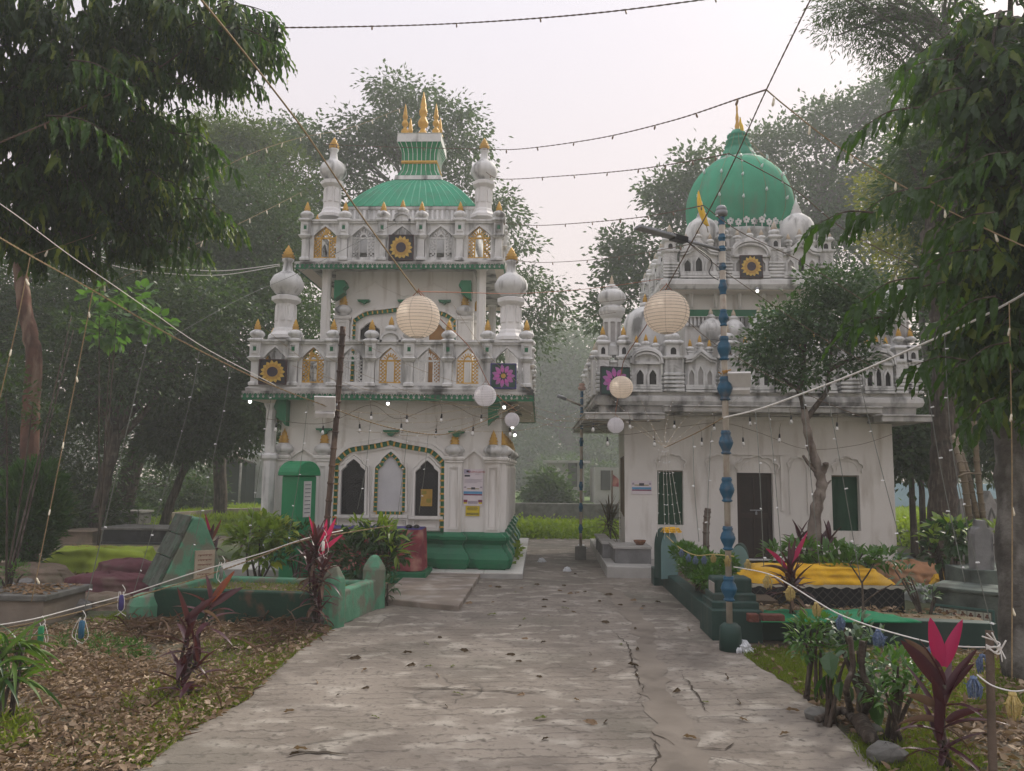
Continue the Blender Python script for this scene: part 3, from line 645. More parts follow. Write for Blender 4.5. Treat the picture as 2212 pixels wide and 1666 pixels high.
# ------------------------------------------------------------------ RIGHT SHRINE (low white hall, crowded parapets, green onion dome)
YB = 13.3
SB = thing('shrine', 'low white shrine with big green onion dome and crowded carved parapets', 'shrine', tuple(gnd(1640, 1190)))
bx0, bx1 = X(1350, 1100, YB), X(1934, 1100, YB); zb0 = .19; zbt = Z(1640, 893, YB)+.25; yBk = 17.2
def wallholes(x0, x1, z0, z1, holes, y, dep):
    mb = MB(); xs = sorted({x0, x1, *[h[0] for h in holes], *[h[1] for h in holes]}); zz = sorted({z0, z1, *[h[2] for h in holes], *[h[3] for h in holes]})
    for i in range(len(xs)-1):
        for j in range(len(zz)-1):
            cx, cz = (xs[i]+xs[i+1])/2, (zz[j]+zz[j+1])/2
            if any(h[0] < cx < h[1] and h[2] < cz < h[3] for h in holes): continue
            mb.add([(xs[i], y, zz[j]), (xs[i+1], y, zz[j]), (xs[i+1], y, zz[j+1]), (xs[i], y, zz[j+1])], [(0, 1, 2, 3)])
    for (a, b, c, d) in holes:
        mb.add([(a, y, c), (b, y, c), (b, y, d), (a, y, d), (a, y+dep, c), (b, y+dep, c), (b, y+dep, d), (a, y+dep, d)], [(0, 4, 5, 1), (1, 5, 6, 2), (2, 6, 7, 3), (3, 7, 4, 0)])
    return mb
z6 = lambda u: 1220+u*.36767
w6 = lambda v: 867.5+v*.36767
def rect(u0, u1, v0_, v1_):
    vm = w6((v0_+v1_)/2); um = z6((u0+u1)/2); return (X(z6(u0), vm, YB), X(z6(u1), vm, YB), Z(um, w6(v1_), YB), Z(um, w6(v0_), YB))
HW1, HD, HW2 = rect(545, 697, 405, 726), rect(1015, 1228, 420, 930), rect(1572, 1735, 434, 762)
HD = (HD[0], HD[1], zb0+.02, HD[3])
mb = wallholes(bx0, bx1, zb0, zbt, [HW1, HD, HW2], YB, .14)
bl = X(1337, 1100, yBk); br = X(1925, 1100, yBk)-.9
mb.add([(bx0, YB, zb0), (bl, yBk, zb0), (bl, yBk, zbt), (bx0, YB, zbt), (bx1, YB, zb0), (br+.9, yBk, zb0), (br+.9, yBk, zbt), (bx1, YB, zbt)], [(0, 3, 2, 1), (4, 5, 6, 7), (1, 2, 6, 5)])
PLAS = mat('limewashed wall', (.69, .67, .635), (.63, .61, .575), 1.5, .85, .12, (.36, .32, .265), .6, (3.2, 3.2, .6), (.53, .72))
mb.build('wall', PLAS, SB)
cloth_g = mat('dark green cloth', (.008, .05, .022), (.006, .035, .016), 4, .8, .25, bsc=9)
for h in (HW1, HW2):
    mb = MB(); n = 14; vs = []
    for j in range(9):
        for i in range(n+1): vs.append((lerp(h[0], h[1], i/n), YB+.10+.012*math.sin(i*1.7+j*.35)*(j/8), lerp(h[3], h[2], j/8)))
    mb.add(vs, [(j*(n+1)+i, (j+1)*(n+1)+i, (j+1)*(n+1)+i+1, j*(n+1)+i+1) for j in range(8) for i in range(n)], 0, True)
    o = mb.build('window', cloth_g, SB); mb = MB(); mb.tube([(h[0], YB+.085, h[3]-.012), (h[1], YB+.085, h[3]-.012)], .012, 6); mb.build('curtain_rod', TANP, o)
mb = MB(); a, b, c, d = HD; mb.bx(a, b, YB+.09, YB+.13, c, d); dr = mb.build('door', mat('dark brown door', (.03, .020, .017), (.02, .014, .012), 5, .6, .1), SB)
mb = MB(); frame(mb, a+.02, b-.02, c+.02, d-.02, .05, YB+.075, YB+.09); mb.bx(a+.06, b-.06, YB+.078, YB+.09, (c+d)/2-.04, (c+d)/2+.04); mb.bx((a+b)/2-.012, (a+b)/2+.012, YB+.072, YB+.09, c+.03, d-.03); mb.build('door_rails', mat('door rail brown', (.04, .026, .021), None, 5, .6, .1), dr)
mb = MB(); zh = Z(1630, w6(640), YB); xh = X(z6(1130), w6(640), YB); mb.box((xh, YB+.06, zh), (.20, .02, .018)); mb.box((xh+.0, YB+.055, zh-.05), (.03, .02, .05)); mb.tube([(xh, YB+.055, zh+.0), (xh, YB+.05, zh-.03)], .006); mb.build('latch', GREY, dr)
# scalloped relief arches over the openings and blind niches
mb = MB()
def foil(u0, u1, vs_, vp, deep=.045):
    um = z6((u0+u1)/2); a, b = X(z6(u0), w6(vs_), YB), X(z6(u1), w6(vs_), YB); c = (a+b)/2
    A = arch(c, b-a, Z(um, w6(vs_+18), YB), Z(um, w6(vs_), YB), Z(um, w6(vp), YB), 'multi', 22); mb.strip(A, grow(A, c, .022), YB-deep, YB+.01)
    B = arch(c, (b-a)*.74, Z(um, w6(vs_+6), YB), Z(um, w6(vs_), YB), Z(um, w6(lerp(vs_, vp, .72)), YB), 'round', 12); mb.strip(B, grow(B, c, .014), YB-deep*.4, YB+.01)
foil(545, 698, 372, 312); foil(1015, 1240, 402, 325); foil(1580, 1738, 400, 332); foil(838, 962, 372, 318, .03); foil(1318, 1430, 386, 332, .03)
for u0, u1, v0_, v1_ in ((838, 846, 372, 640), (954, 962, 372, 640), (1318, 1325, 386, 660), (1423, 1430, 386, 660), (1268, 1285, 318, 640)):
    mb.bx(X(z6(u0), w6(500), YB), X(z6(u1), w6(500), YB), YB-.03, YB+.01, Z(1600, w6(v1_), YB), Z(1600, w6(v0_), YB))
mb.bx(X(z6(985), w6(315), YB), X(z6(1288), w6(315), YB), YB-.035, YB+.01, Z(1640, w6(316), YB), Z(1640, w6(309), YB))
mb.build('wall_relief', PLAS, SB)
# slit grilles on the left flank
mb = MB(); ds = Vector((bl-bx0, yBk-YB, 0)).normalized()
for k in range(5):
    p = Vector((bx0, YB, 0)) + ds*(.35+.45*k); mb.box((p.x-.004, p.y, lerp(Z(1345, w6(500), YB), 0, 0)), (.02, .16, 1.05), -math.atan2(ds.x, ds.y))
mb.build('slit_windows', mat('brown slit', (.16, .12, .08), None, 5, .8, 0), SB)
# canopy slabs
Yk = 12.72
kx0, kx1 = X(1437, 878, Yk), X(1905, 888, Yk); zk = Z(1640, 891, Yk); lx = X(1264, 905, Yk); rx = X(2016, 925, Yk)
zl = Z(1350, 906, Yk); zr = zl
mb = MB(); t = .085
mb.bx(kx0, kx1, Yk, YB+.3, zk, zk+t); mb.bx(kx0-.02, kx1+.02, Yk-.02, YB+.3, zk+t, zk+t+.025); mb.build('canopy', CAN, SB, .01)
mb = MB(); mb.bx(lx, kx0-.003, Yk, 17.6, zl, zl+t); mb.bx(lx-.02, kx0-.004, Yk-.02, 17.6, zl+t, zl+t+.03); mb.build('canopy', CAN, SB, .01)
mb = MB(); mb.bx(kx1+.003, rx, Yk, 17.6, zr, zr+t); mb.bx(kx1+.004, rx+.02, Yk-.02, 17.6, zr+t, zr+t+.03); mb.build('canopy', CAN, SB, .01)
mb = MB(); mb.bx(kx0+.0, kx1-.0, YB+.02, 17.3, zk-.0+.002, zk+.2); mb.bx(bx0, bx1, YB-.03, YB+.4, zl+.04, zk+.05); mb.build('soffit_block', CREAM, SB)
# cushion moulding below the parapet
Yr = 12.9; px0, px1 = X(1286, 850, Yr), X(1992, 860, Yr); zc0 = zk+t+.02; zpb = Z(1640, 848, Yr); pyb = 17.3
mb = MB(); h = zpb-zc0
ringprof(mb, px0+.05, px1-.05, Yr+.05, pyb, [(-.03, zl+.1), (-.02, zc0), (.05, zc0+h*.08), (.075, zc0+h*.35), (.06, zc0+h*.65), (.0, zc0+h*.8), (.0, zc0+h)]); mb.build('cushion_moulding', CAN, SB)
STON = WEATH
BST = bulb_mesh('finial', .15, .088, STON, 20, 10); BST['tipz'] = .10
BTG = tip_mesh('gold_tip', .15, .038, GOLD); BTW = tip_mesh('gold_tip', .13, .040, mat('faded gold paint', (.52, .42, .30), (.5, .47, .42), 12, .7, .1))
def tower(x, y, wd, zb, zt, top=True, chev=True, cham=True):
    """square parapet turret: cushion, rings, carved block, corbel, little windowed chamber"""
    H = zt-zb; mb = MB(); a = wd/2
    z = zb
    for k in range(5):
        zz = zb+H*.02+k*H*.075; ringprof(mb, x-a*.8, x+a*.8, y-a*.8, y+a*.8, [(.0, zz), (a*.2, zz+H*.018), (a*.2, zz+H*.05), (.0, zz+H*.068)])
    ringprof(mb, x-a*.82, x+a*.82, y-a*.82, y+a*.82, [(0, zb+H*.39), (0, zb+H*.62), (a*.18, zb+H*.645), (a*.3, zb+H*.66), (a*.3, zb+H*.69), (0, zb+H*.70)])
    ringprof(mb, x-a*.66, x+a*.66, y-a*.66, y+a*.66, [(0, zb+H*.70), (0, zb+H*.90), (a*.2, zb+H*.92), (a*.34, zb+H*.94), (a*.34, zb+H*.965), (a*.05, zb+H)])
    o = mb.build('tower', STON, SB); mb = MB()
    if chev:
        for k in range(3):
            for s_ in (-1, 1): mb.box((x+s_*a*.36, y-a*.83, zb+H*(.44+.065*k)), (a*.75, .02, H*.022), ry=s_*.6)
            for s_ in (-1, 1): mb.box((x-a*.83, y+s_*a*.36, zb+H*(.44+.065*k)), (.02, a*.75, H*.022), rx=-s_*.6)
        for i in range(4): mb.lathe([(a*.16, 0), (a*.10, -H*.03), (0.001, -H*.05)][::-1], (x-a*.8+i*a*.53, y-a*.92, zb+H*.66), 6)
        mb.build('carving', STON, o)
    mb = MB(); A = arch(x, a*.55, zb+H*.73, zb+H*.80, zb+H*.86, 'round', 6); mb.prism(A[::-1], y-a*.66-.006, y-a*.64); mb.build('opening', DARK, o)  # solid dark plate, the shade of a hollow put into its colour
    if top: finial(SB, (x, y, zt), wd/.23, True, 'finial', BST, BTW)
    return o
def bay(x0, x1, y, zb, zt, kind, nwin, dark, gold, fs=1.):
    """stretch of parapet: plinth, three small arches, gable, trio of finials"""
    c = (x0+x1)/2; wd = x1-x0; mb = MB(); H = zt-zb
    gp = zt+.16*(wd/.55)
    mb.bx(x0, x1, y+.035, y+.12, zb, zt-.01)
    for zz, o in ((zb, .05), (zb+.05, .03), (zb+.09, .015)): mb.bx(x0, x1, y-o, y+.035, zz, zz+.035)
    A = [(x0, zt-.03), (lerp(x0, c, .35), zt-.01), (c, gp)] if kind == 'gable' else None
    if kind == 'gable':
        P = [(x0, zt-.02), (lerp(x0, c, .4), zt), (c, gp-.03), (lerp(x1, c, .4), zt), (x1, zt-.02)]
        for d, o in ((0, .05), (.045, .075), (.085, .04)): mb.strip([(a_, b_+d) for a_, b_ in P], [(a_, b_+d+.035) for a_, b_ in P], y-o, y+.12)
        mb.prism([(x0, zt-.03), (x1, zt-.03), (lerp(x1, c, .4), zt+.02), (c, gp), (lerp(x0, c, .4), zt+.02)], y+.03, y+.12)
    else:
        P = arch(c, wd*.86, zt-.03, zt-.01, gp-.02, 'round', 8)
        for d, o in ((0, .05), (.05, .075), (.095, .04)): Q = grow(P, c, d*.5, dz=d); mb.strip(Q, grow(Q, c, .02, dz=.035), y-o, y+.12)
        fillarch(mb, P, y+.03, y+.12); mb.bx(x0, x1, y-.03, y+.12, zt-.045, zt)
    nw = nwin; ww = wd/(nw+.35)
    for i in range(nw):
        xc = c+(i-(nw-1)/2)*ww; hh = H*(.72 if (nw == 3 and i == 1) else .58); A = arch(xc, ww*.56, zb+.13, zb+.13+hh*.55, zb+.13+hh*.85, 'ogee', 7)
        mb.strip(A, grow(A, xc, .028), y+.0, y+.06)
        for s_ in (-1, 1): mb.bx(xc+s_*ww*.42-.012, xc+s_*ww*.42+.012, y+.005, y+.04, zb+.12, zb+.13+hh*.55)
    o = mb.build('parapet_bay', STON, SB)
    for i in range(nw):
        xc = c+(i-(nw-1)/2)*ww; hh = H*(.72 if (nw == 3 and i == 1) else .58); A = arch(xc, ww*.52, zb+.13, zb+.13+hh*.55, zb+.13+hh*.83, 'ogee', 7)
        g = MB(); g.prism(A[::-1], y+.028, y+.045); g.build('window', DARK if (i in dark) else mat_shade, o)
    for s_, dz in ((-.32, 0), (0, .06), (.32, 0)):
        zq_ = (lerp(gp, zt, abs(s_)*1.5)+.05) if kind == 'gable' else lerp(gp, zt, (abs(s_)*2)**2*.5)+.07
        mb = MB(); ringprof(mb, c+s_*wd-.035*fs, c+s_*wd+.035*fs, y+.02, y+.10, [(0, zq_-.1), (0, zq_+.03), (.015, zq_+.04), (.015, zq_+.06)]); mb.build('finial_base', STON, SB)
        finial(SB, (c+s_*wd, y+.06, zq_+.06), .85*fs, True, 'finial', BST, BTG if gold else BTW)
mat_shade = mat('painted recess shade', (.38, .37, .36), (.3, .29, .28), 6, .9, .1)  # grey that paints the shade inside niches and slots
# lower parapet
zpt = Z(1640, 782, Yr); T = lambda u: X(u, 810, Yr)
BAYS = [(1365, 1430, 'round', 2, (0, 1)), (1482, 1548, 'gable', 3, ()), (1602, 1672, 'round', 3, (0, 2)), (1722, 1808, 'gable', 3, ()), (1868, 1934, 'round', 3, (0, 1, 2))]
for (u0, u1, kd, nw, dk) in BAYS: bay(T(u0), T(u1), Yr+.04, zpb, zpt+.0, kd, nw, dk, True)
for u in (1456, 1575, 1697, 1838): tower(T(u), Yr+.14, .34, zpb-.02, Z(1640, 735, Yr))
def corner(u0, u1, nm):
    x0, x1 = T(u0), T(u1); a = .13
    for x in (x0+a, x1-a): tower(x, Yr+.14, .25, zpb-.02, Z(1330, 733 if u0 < 1500 else 742, Yr), False, True); finial(SB, (x, Yr+.14, Z(1330, 733, Yr)-.01), 1.05, True, 'finial', BST, BTG)
    mb = MB(); mb.bx(x0+a*1.9, x1-a*1.9, Yr+.06, Yr+.16, zpb, zpt+.02); mb.bx(x0+a*1.9, x1-a*1.9, Yr+.02, Yr+.16, zpt-.02, zpt+.02); mb.build('parapet_bay', STON, SB)
    xm = (x0+x1)/2; yy = Yr+.35; z0 = Z(xm, 756, yy); f = lambda v: Z((u0+u1)/2, v, yy); r = .165
    mb = MB(); mb.lathe([(1.2*r, f(770)), (1.2*r, f(752)), (r*1.05, f(748)), (r, f(745)), (r*.98, f(690)), (r*1.2, f(685)), (r*1.45, f(675)), (r*1.45, f(668)), (r, f(664)), (r*.8, f(660))], (xm, yy, 0), 8, rot=math.pi/8, flat=True)
    o = mb.build('minaret', STON, SB)
    mb = MB()
    for i in range(8):
        an = i*math.pi/4; mb.box((xm+math.cos(an)*r*.92, yy+math.sin(an)*r*.92, (f(742)+f(700))/2), (.012, .075, f(700)-f(742)), an); mb.lathe([(.037, 0), (.037, .012)], (xm+math.cos(an)*r*.92, yy+math.sin(an)*r*.92, f(700)), 6)
    mb.build('openings', mat_shade, o)  # flat grey plates, recess shade put into their colour
    mb = MB().lathe([(r*.8, f(661)), (r*1.15, f(655)), (r*1.42, f(647)), (r*1.35, f(637)), (r*.95, f(629)), (r*.6, f(626)), (r*.7, f(623)), (r*.5, f(620)), (r*.35, f(616))], (xm, yy, 0), 30, 12, .12); mb.build('bulb', STON, o)
    MB().lathe([(a_*.07, f(616)+b_*.18) for a_, b_ in TIPP], (xm, yy, 0), 10).build('gold_tip', BTW.materials[0], o)
corner(1287, 1366, 'l'); corner(1936, 1996, 'r')
# side parapets (receding) and flat roof
for s_ in (0, 1):
    xx = px0 if s_ == 0 else px1
    for k in range(4):
        y = Yr+.9+k*.95; mb = MB(); mb.bx(xx+(0 if s_ == 0 else -.12), xx+(.12 if s_ == 0 else 0), y-.35, y+.35, zpb, zpt+.1); mb.build('parapet_bay', STON, SB)
        tower(xx+(.1 if s_ == 0 else -.1), y+.47, .26, zpb, Z(1640, 745, Yr))
# plain white domes on the roof behind the lower parapet
for u, v, r_, Yd_ in ((1394, 716, .42, 14.2), (1868, 720, .42, 14.2)):
    c = at(u, v, Yd_); MB().lathe([(r_*.8, -.5), (r_*.86, -.42), (r_*.99, -.2), (r_, 0), (r_*.95, .16), (r_*.8, .3), (r_*.5, .41), (r_*.2, .46), (.05, .47)], tuple(c), 28).build('small_dome', WEATH, SB)
    finial(SB, (c.x, c.y, c.z+.44), 1.1, True, 'finial', BST, BTG)
# middle storey: beige wall, green band, dentils
Ym = 14.1; m0, m1 = X(1478, 660, Ym), X(1765, 660, Ym); Yu = 13.65
mb = MB(); mb.bx(m0, m1, Ym, 17.0, zpb, Z(1600, 612, Ym)+.1); mb.build('upper_wall', CREAM, SB)
mb = MB(); mb.bx(m0-.02, m1+.02, Ym-.03, Ym+.1, Z(1600, 686, Ym), Z(1600, 670, Ym)); mb.build('green_band', GREEN, SB)
mb = MB(); n = 34; zz0, zz1 = Z(1600, 706, Ym), Z(1600, 688, Ym)
for i in range(n): x = lerp(m0, m1, (i+.5)/n); mb.bx(x-.022, x+.022, Ym-.09, Ym, zz0, zz1)
mb.bx(m0-.05, m1+.05, Ym-.12, Ym, zz1, zz1+.012); mb.build('dentils', STON, SB)['kind'] = 'stuff'
mb = MB()
for i in range(6):
    mb = MB(); x = lerp(m0+.12, m1-.12, i/5); mb.lathe([(.035, Z(1600, 668, Ym)), (.03, Z(1600, 640, Ym)), (.06, Z(1600, 632, Ym)), (.07, Z(1600, 625, Ym))], (x, Ym-.10, 0), 8)
    bracket(mb, x, Ym, Z(1600, 625, Ym)+.08, .35, .2, .08); mb.build('wall_column', CREAM, SB)
for u, v in ((1536, 722), (1585, 725), (1640, 720)):
    c = at(u, v, 13.75); MB().lathe([(.16, -.12), (.17, 0), (.21, .05), (.2, .14), (.13, .24), (.05, .29), (.03, .31)], tuple(c), 20).build('small_dome', WEATH, SB); finial(SB, (c.x, c.y, c.z+.27), .9, True, 'finial', BST, BTW)
# upper tier
e0, e1 = X(1428, 606, Yu), X(1806, 610, Yu); ze = Z(1617, 617, Yu); zu = Z(1617, 600, Yu); yub = 17.3; q0, q1 = X(1436, 570, Yu), X(1802, 570, Yu)
mb = MB(); ringprof(mb, q0, q1, Yu+.05, yub, [(.02, ze-.05), (.06, ze), (.075, ze+.02), (.075, zu-.04), (.04, zu-.02), (.0, zu)]); mb.build('upper_cornice', STON, SB)
mb = MB(); mb.bx(m0-.25, m1+.25, Yu+.1, Ym, ze-.07, ze-.045); mb.build('soffit_block', SOFFIT, SB)
zut = Z(1617, 549, Yu); T2u = lambda u: X(u, 570, Yu)
for (u0, u1, kd, nw, dk) in ((1470, 1552, 'gable', 3, (0, 1)), (1582, 1664, 'round', 3, ()), (1694, 1772, 'gable', 3, (1,))): bay(T2u(u0), T2u(u1), Yu+.04, zu, zut, kd, nw, dk, False, 1.05)
for u, top in ((1450, 512), (1567, 505), (1679, 505), (1788, 512)): tower(T2u(u), Yu+.15, .28, zu, Z(1617, top, Yu))
for u in (1441, 1460, 1780, 1797): finial(SB, (T2u(u), Yu+.08, Z(1617, 512, Yu)-.06), .8, True, 'finial', BST, BTW)
for k in range(4):
    for s_ in (0, 1):
        x = q0+.12 if s_ == 0 else q1-.12; y = Yu+.75+k*.8; tower(x, y+.3, .24, zu, Z(1617, 512, Yu)); mb = MB(); mb.bx(x-.05, x+.05, y-.3, y+.2, zu, zut+.08); mb.build('parapet_bay', STON, SB)
pan('flower_panel', 'sunflower panel on the upper parapet below the green onion dome', 1600, 1646, 553, 599, Yu-.03, sun_c)
pan('flower_panel', 'pink dahlia panel with black frame on the left corner of the right shrine', 1297, 1361, 794, 852, 12.82, (blk, grp, pnk, mag, org), R(14), True)
for u, v in ((1517, 505), (1721, 497)):
    c = at(u, v, 14.1); r_ = .315
    MB().lathe([(r_*1.02, -.35), (r_*1.02, -.05), (r_, 0), (r_*.93, .1), (r_*.75, .2), (r_*.45, .275), (r_*.3, .30), (r_*.33, .32), (r_*.26, .35), (r_*.28, .37), (r_*.18, .42), (r_*.2, .44), (r_*.08, .52), (.01, .62)], tuple(c), 26, 14, .03).build('small_dome', WEATH, SB)
# drum, flower frieze, dome, lotus and finial
YD = 15.2; dc = at(1597, 470, YD); dx = dc.x; pr = YD/F; zv = lambda v: Z(1597, v, YD)
MB().lathe([(.9, zut-.4), (.9, zv(532)), (.96, zv(527)), (.94, zv(520))], (dx, YD, 0), 40).build('drum', WEATH, SB)
P = [(92, 524), (100, 512), (107, 497), (112.5, 480), (115, 462), (115, 448), (112.5, 431), (107, 414), (99.5, 398), (90, 384), (78, 372), (66, 362), (56, 356), (44, 350)]
dome = MB().lathe([(r_*pr, zv(v)) for r_, v in P], (dx, YD, 0), 72).build('dome', DOMEG, SB)
P = [(66, 365), (63, 360), (58, 355), (48, 351), (40, 348), (37, 350)]
MB().lathe([(r_*pr, zv(v)) for r_, v in P], (dx, YD, 0), 40, 26, .05).build('skirt', mat('pale green skirt', (.30, .42, .36), (.20, .34, .27), 8, .7, .1), dome)
P = [(41, 351), (37, 340), (31, 329), (26, 320), (29, 317), (21, 312), (25, 308), (25, 304), (18, 300), (22, 296), (22, 292), (14, 288), (12, 283)]
MB().lathe([(r_*pr, zv(v)) for r_, v in P], (dx, YD, 0), 36, 18, .08).build('lotus', mat('mid green lotus', (.05, .30, .19), (.04, .24, .15), 6, .6, .1), dome)
MB().lathe([(10*pr, zv(290)), (11*pr, zv(285)), (5*pr, zv(280)), (6*pr, zv(273)), (3.2*pr, zv(264)), (4*pr, zv(255)), (2*pr, zv(244)), (2.4*pr, zv(236)), (.5*pr, zv(212))], (dx, YD, 0), 12).build('spire', GOLD, dome)
mb = MB()
for i in range(46):
    a = -math.pi/2+2*math.pi*i/46; cxx, cyy, zz = dx+math.cos(a)*1.06, YD+math.sin(a)*1.06, Z(1597, 474 if i % 2 else 478, YD-1.06)
    tx, ty = -math.sin(a), math.cos(a)
    for k in range(5):
        b = 2*math.pi*k/5+.3; s_, t_ = math.cos(b), math.sin(b); q = .04
        mb.box((cxx+tx*s_*q, cyy+ty*s_*q, zz+t_*q), (.05, .02, .05), a+math.pi/2, .7)
    mb.box((cxx, cyy, zz-.11), (.016, .016, .17))
mb.build('flower_frieze', WEATH, SB)['kind'] = 'stuff'
# saffron flags
FLG = mat('yellow flag cloth', (.78, .50, .03), (.70, .42, .02), 5, .8, .1)
def flag(label, pts, Y, wd):
    c = [at(u, v, Y) for u, v in pts]; t = thing('flag', label, 'flag', tuple(c[-1])); mb = MB(); n = len(c); vs = []
    for i, p in enumerate(c):
        k = wd*math.sin(math.pi*(i+.35)/(n+.1))
        for s_ in (-1, 0, 1): vs.append((p.x+s_*k, p.y+.05*abs(s_)+.02*math.sin(i*1.9), p.z))
    mb.add(vs, [(3*i+j, 3*i+j+1, 3*i+4+j, 3*i+3+j) for i in range(n-1) for j in range(2)], 0, True); o = mb.build('cloth', FLG, t)
    md = o.modifiers.new('thick', 'SOLIDIFY'); md.thickness = .006
    mb = MB(); mb.tube([tuple(c[0]+Vector((.0, .06, .04))), tuple(c[-1]+Vector((0, .06, -.1)))], .009, 5); mb.build('pole', TANP, t)
flag('drooping yellow flag wrapped round the spire of the onion dome', [(1600, 254), (1601, 262), (1603, 271), (1604, 280), (1606, 287), (1609, 293)], 15.05, .035)
flag('drooping yellow flag on the upper parapet left of the onion dome', [(1510, 413), (1512, 430), (1514, 447), (1519, 464), (1526, 480), (1531, 488)], 13.4, .055)
# notices
def poster(label, c, wd, h, bands, base, Yd, marks=()):
    t = thing('poster', label, 'poster', tuple(c)); mb = MB(); mb.bx(c.x-wd/2, c.x+wd/2, Yd-.006, Yd, c.z-h/2, c.z+h/2); mb.build('paper', base, t)
    for (a, b, p, q, m) in bands:
        mb = MB(); mb.bx(c.x-wd/2+a*wd, c.x-wd/2+b*wd, Yd-.009, Yd-.006, c.z+h/2-q*h, c.z+h/2-p*h); mb.build('print', m, t)
    for (txt, x, z, s_, m) in marks:
        cu = bpy.data.curves.new('lettering', 'FONT'); cu.body = txt; cu.size = s_; cu.align_x = 'CENTER'; tmp = bpy.data.objects.new('tmp', cu); COL.objects.link(tmp); bpy.context.view_layer.update(); me = bpy.data.meshes.new_from_object(tmp); bpy.data.objects.remove(tmp); me.materials.clear(); me.materials.append(m); o = bpy.data.objects.new('lettering', me); COL.objects.link(o)
        o.parent = t; o.location = (x*wd-wd/2, Yd-.012-c.y, h/2-z*h); o.rotation_euler = (R(90), 0, 0)
    return t
paper = mat('printed paper', (.66, .60, .63), (.60, .56, .60), 12, .7, 0); sky_b = mat('sky blue print', (.10, .30, .52), None, 12, .6, 0); mar = mat('maroon print', (.20, .03, .08), None, 12, .6, 0)
lil = mat('lilac print', (.36, .33, .45), (.45, .42, .5), 30, .6, 0); olv = mat('olive print', (.26, .22, .03), (.2, .17, .03), 30, .6, 0); yl2 = mat('bright yellow paper', (.60, .48, .02), (.55, .42, .02), 8, .7, 0); redp = mat('red lettering', (.45, .06, .08), None, 9, .6, 0); inkp = mat('dark ink', (.06, .06, .08), None, 9, .6, 0)
gp_ = mat('grey violet print', (.30, .25, .32), (.4, .36, .4), 60, .7, 0)
c = (at(1000, 1013, Y1)+at(1045, 1093, Y1))/2; wd, h = X(1044, 1050, Y1)-X(1001, 1050, Y1), Z(1022, 1015, Y1)-Z(1022, 1094, Y1)
poster('large white printed notice with blue and maroon bars on the left shrine wall', c, wd, h,
       [(.03, .34, .01, .13, lil), (.15, .27, .04, .09, inkp), (.06, .33, .16, .21, inkp), (.06, .94, .28, .29, gp_), (.06, .9, .31, .32, gp_), (.06, .94, .34, .35, gp_), (.06, .7, .37, .38, gp_), (.40, .60, .50, .56, inkp), (.2, .4, .53, .55, olv), (.6, .8, .53, .55, olv), (.05, .15, .48, .52, gp_), (.85, .95, .48, .52, gp_), (.02, .96, .61, .68, sky_b), (.03, .95, .685, .72, mar), (.03, .22, .84, .91, mar), (.03, .20, .91, .95, yl2), (.24, .74, .87, .95, gp_), (.76, .96, .84, .91, mar), (.78, .96, .91, .95, yl2)],
       paper, Y1-.012, [('BAZM-E-JAMAL', .68, .10, .042, redp), ('SHAH', .70, .155, .026, gp_)])
c = at(1021, 1104, Y1); wd = X(1036, 1104, Y1)-X(1006, 1104, Y1); h = .155
poster('small bright yellow notice below the white notice', c, wd, h, [(.15, .85, .10, .14, inkp), (.1, .9, .24, .29, inkp), (.15, .8, .36, .40, inkp), (.06, .94, .68, .90, olv)], yl2, Y1-.012)
c = at((z6(390)+z6(512))/2, w6(505), YB); wd = X(z6(511), w6(505), YB)-X(z6(391), w6(505), YB); h = Z(1400, w6(465), YB)-Z(1400, w6(545), YB)
poster('printed notice with blue bar on the wall left of the green curtain window', c, wd, h, [(.38, .62, .18, .38, inkp), (.15, .38, .30, .36, olv), (.62, .85, .30, .36, olv), (.04, .14, .16, .30, gp_), (.86, .96, .16, .30, gp_), (.03, .97, .48, .64, sky_b), (.03, .97, .66, .74, mar)], paper, YB-.006)
c = (at(515.1+1237*.31866, 813.3+765*.31866, Y1)+at(515.1+1318*.31866, 813.3+878*.31866, Y1))/2
poster('crumpled ochre paper stuck on the dark right window of the left shrine', c, .185, .27, [(.08, .5, .1, .3, olv), (.5, .9, .55, .8, olv)], mat('ochre paper', (.42, .26, .05), (.34, .20, .04), 14, .8, .5), Y1-.045)
# ------------------------------------------------------------------ GROUND, PATH, SLABS
def inpoly(P, x, y):
    c = np.zeros(len(x), bool); n = len(P)
    for i in range(n):
        x1, y1 = P[i][:2]; x2, y2 = P[i-1][:2]
        k = ((y1 > y) != (y2 > y)) & (x < (x2-x1)*(y-y1)/((y2-y1) or 1e-9)+x1); c ^= k
    return c
def scatter(P, n):
    xs = [p[0] for p in P]; ys = [p[1] for p in P]; A = np.zeros((0, 2))
    while len(A) < n:
        q = np.stack([rng.uniform(min(xs), max(xs), n*2), rng.uniform(min(ys), max(ys), n*2)], 1); A = np.concatenate([A, q[inpoly(P, q[:, 0], q[:, 1])]])
    return A[:n]
def ground_mat():
    m, t, b = newmat('earth ground'); n1 = noise(t, .7, det=6); n2 = noise(t, 9, det=8); n3 = noise(t, .25, det=3)
    c = mixc(t, ramp(t, n1.outputs[0], .38, .62).outputs[0], (.13, .095, .065), (.075, .06, .045)); c = mixc(t, ramp(t, n2.outputs[0], .45, .7).outputs[0], c, (.19, .15, .105))
    c = mixc(t, ramp(t, n3.outputs[0], .45, .6).outputs[0], c, (.05, .075, .022)); t.links.new(c, b.inputs['Base Color']); b.inputs['Roughness'].default_value = .95
    bp = t.nodes.new('ShaderNodeBump'); bp.inputs['Strength'].default_value = .8; bp.inputs['Distance'].default_value = .04; t.links.new(n2.outputs[0], bp.inputs['Height']); t.links.new(bp.outputs[0], b.inputs['Normal']); return m
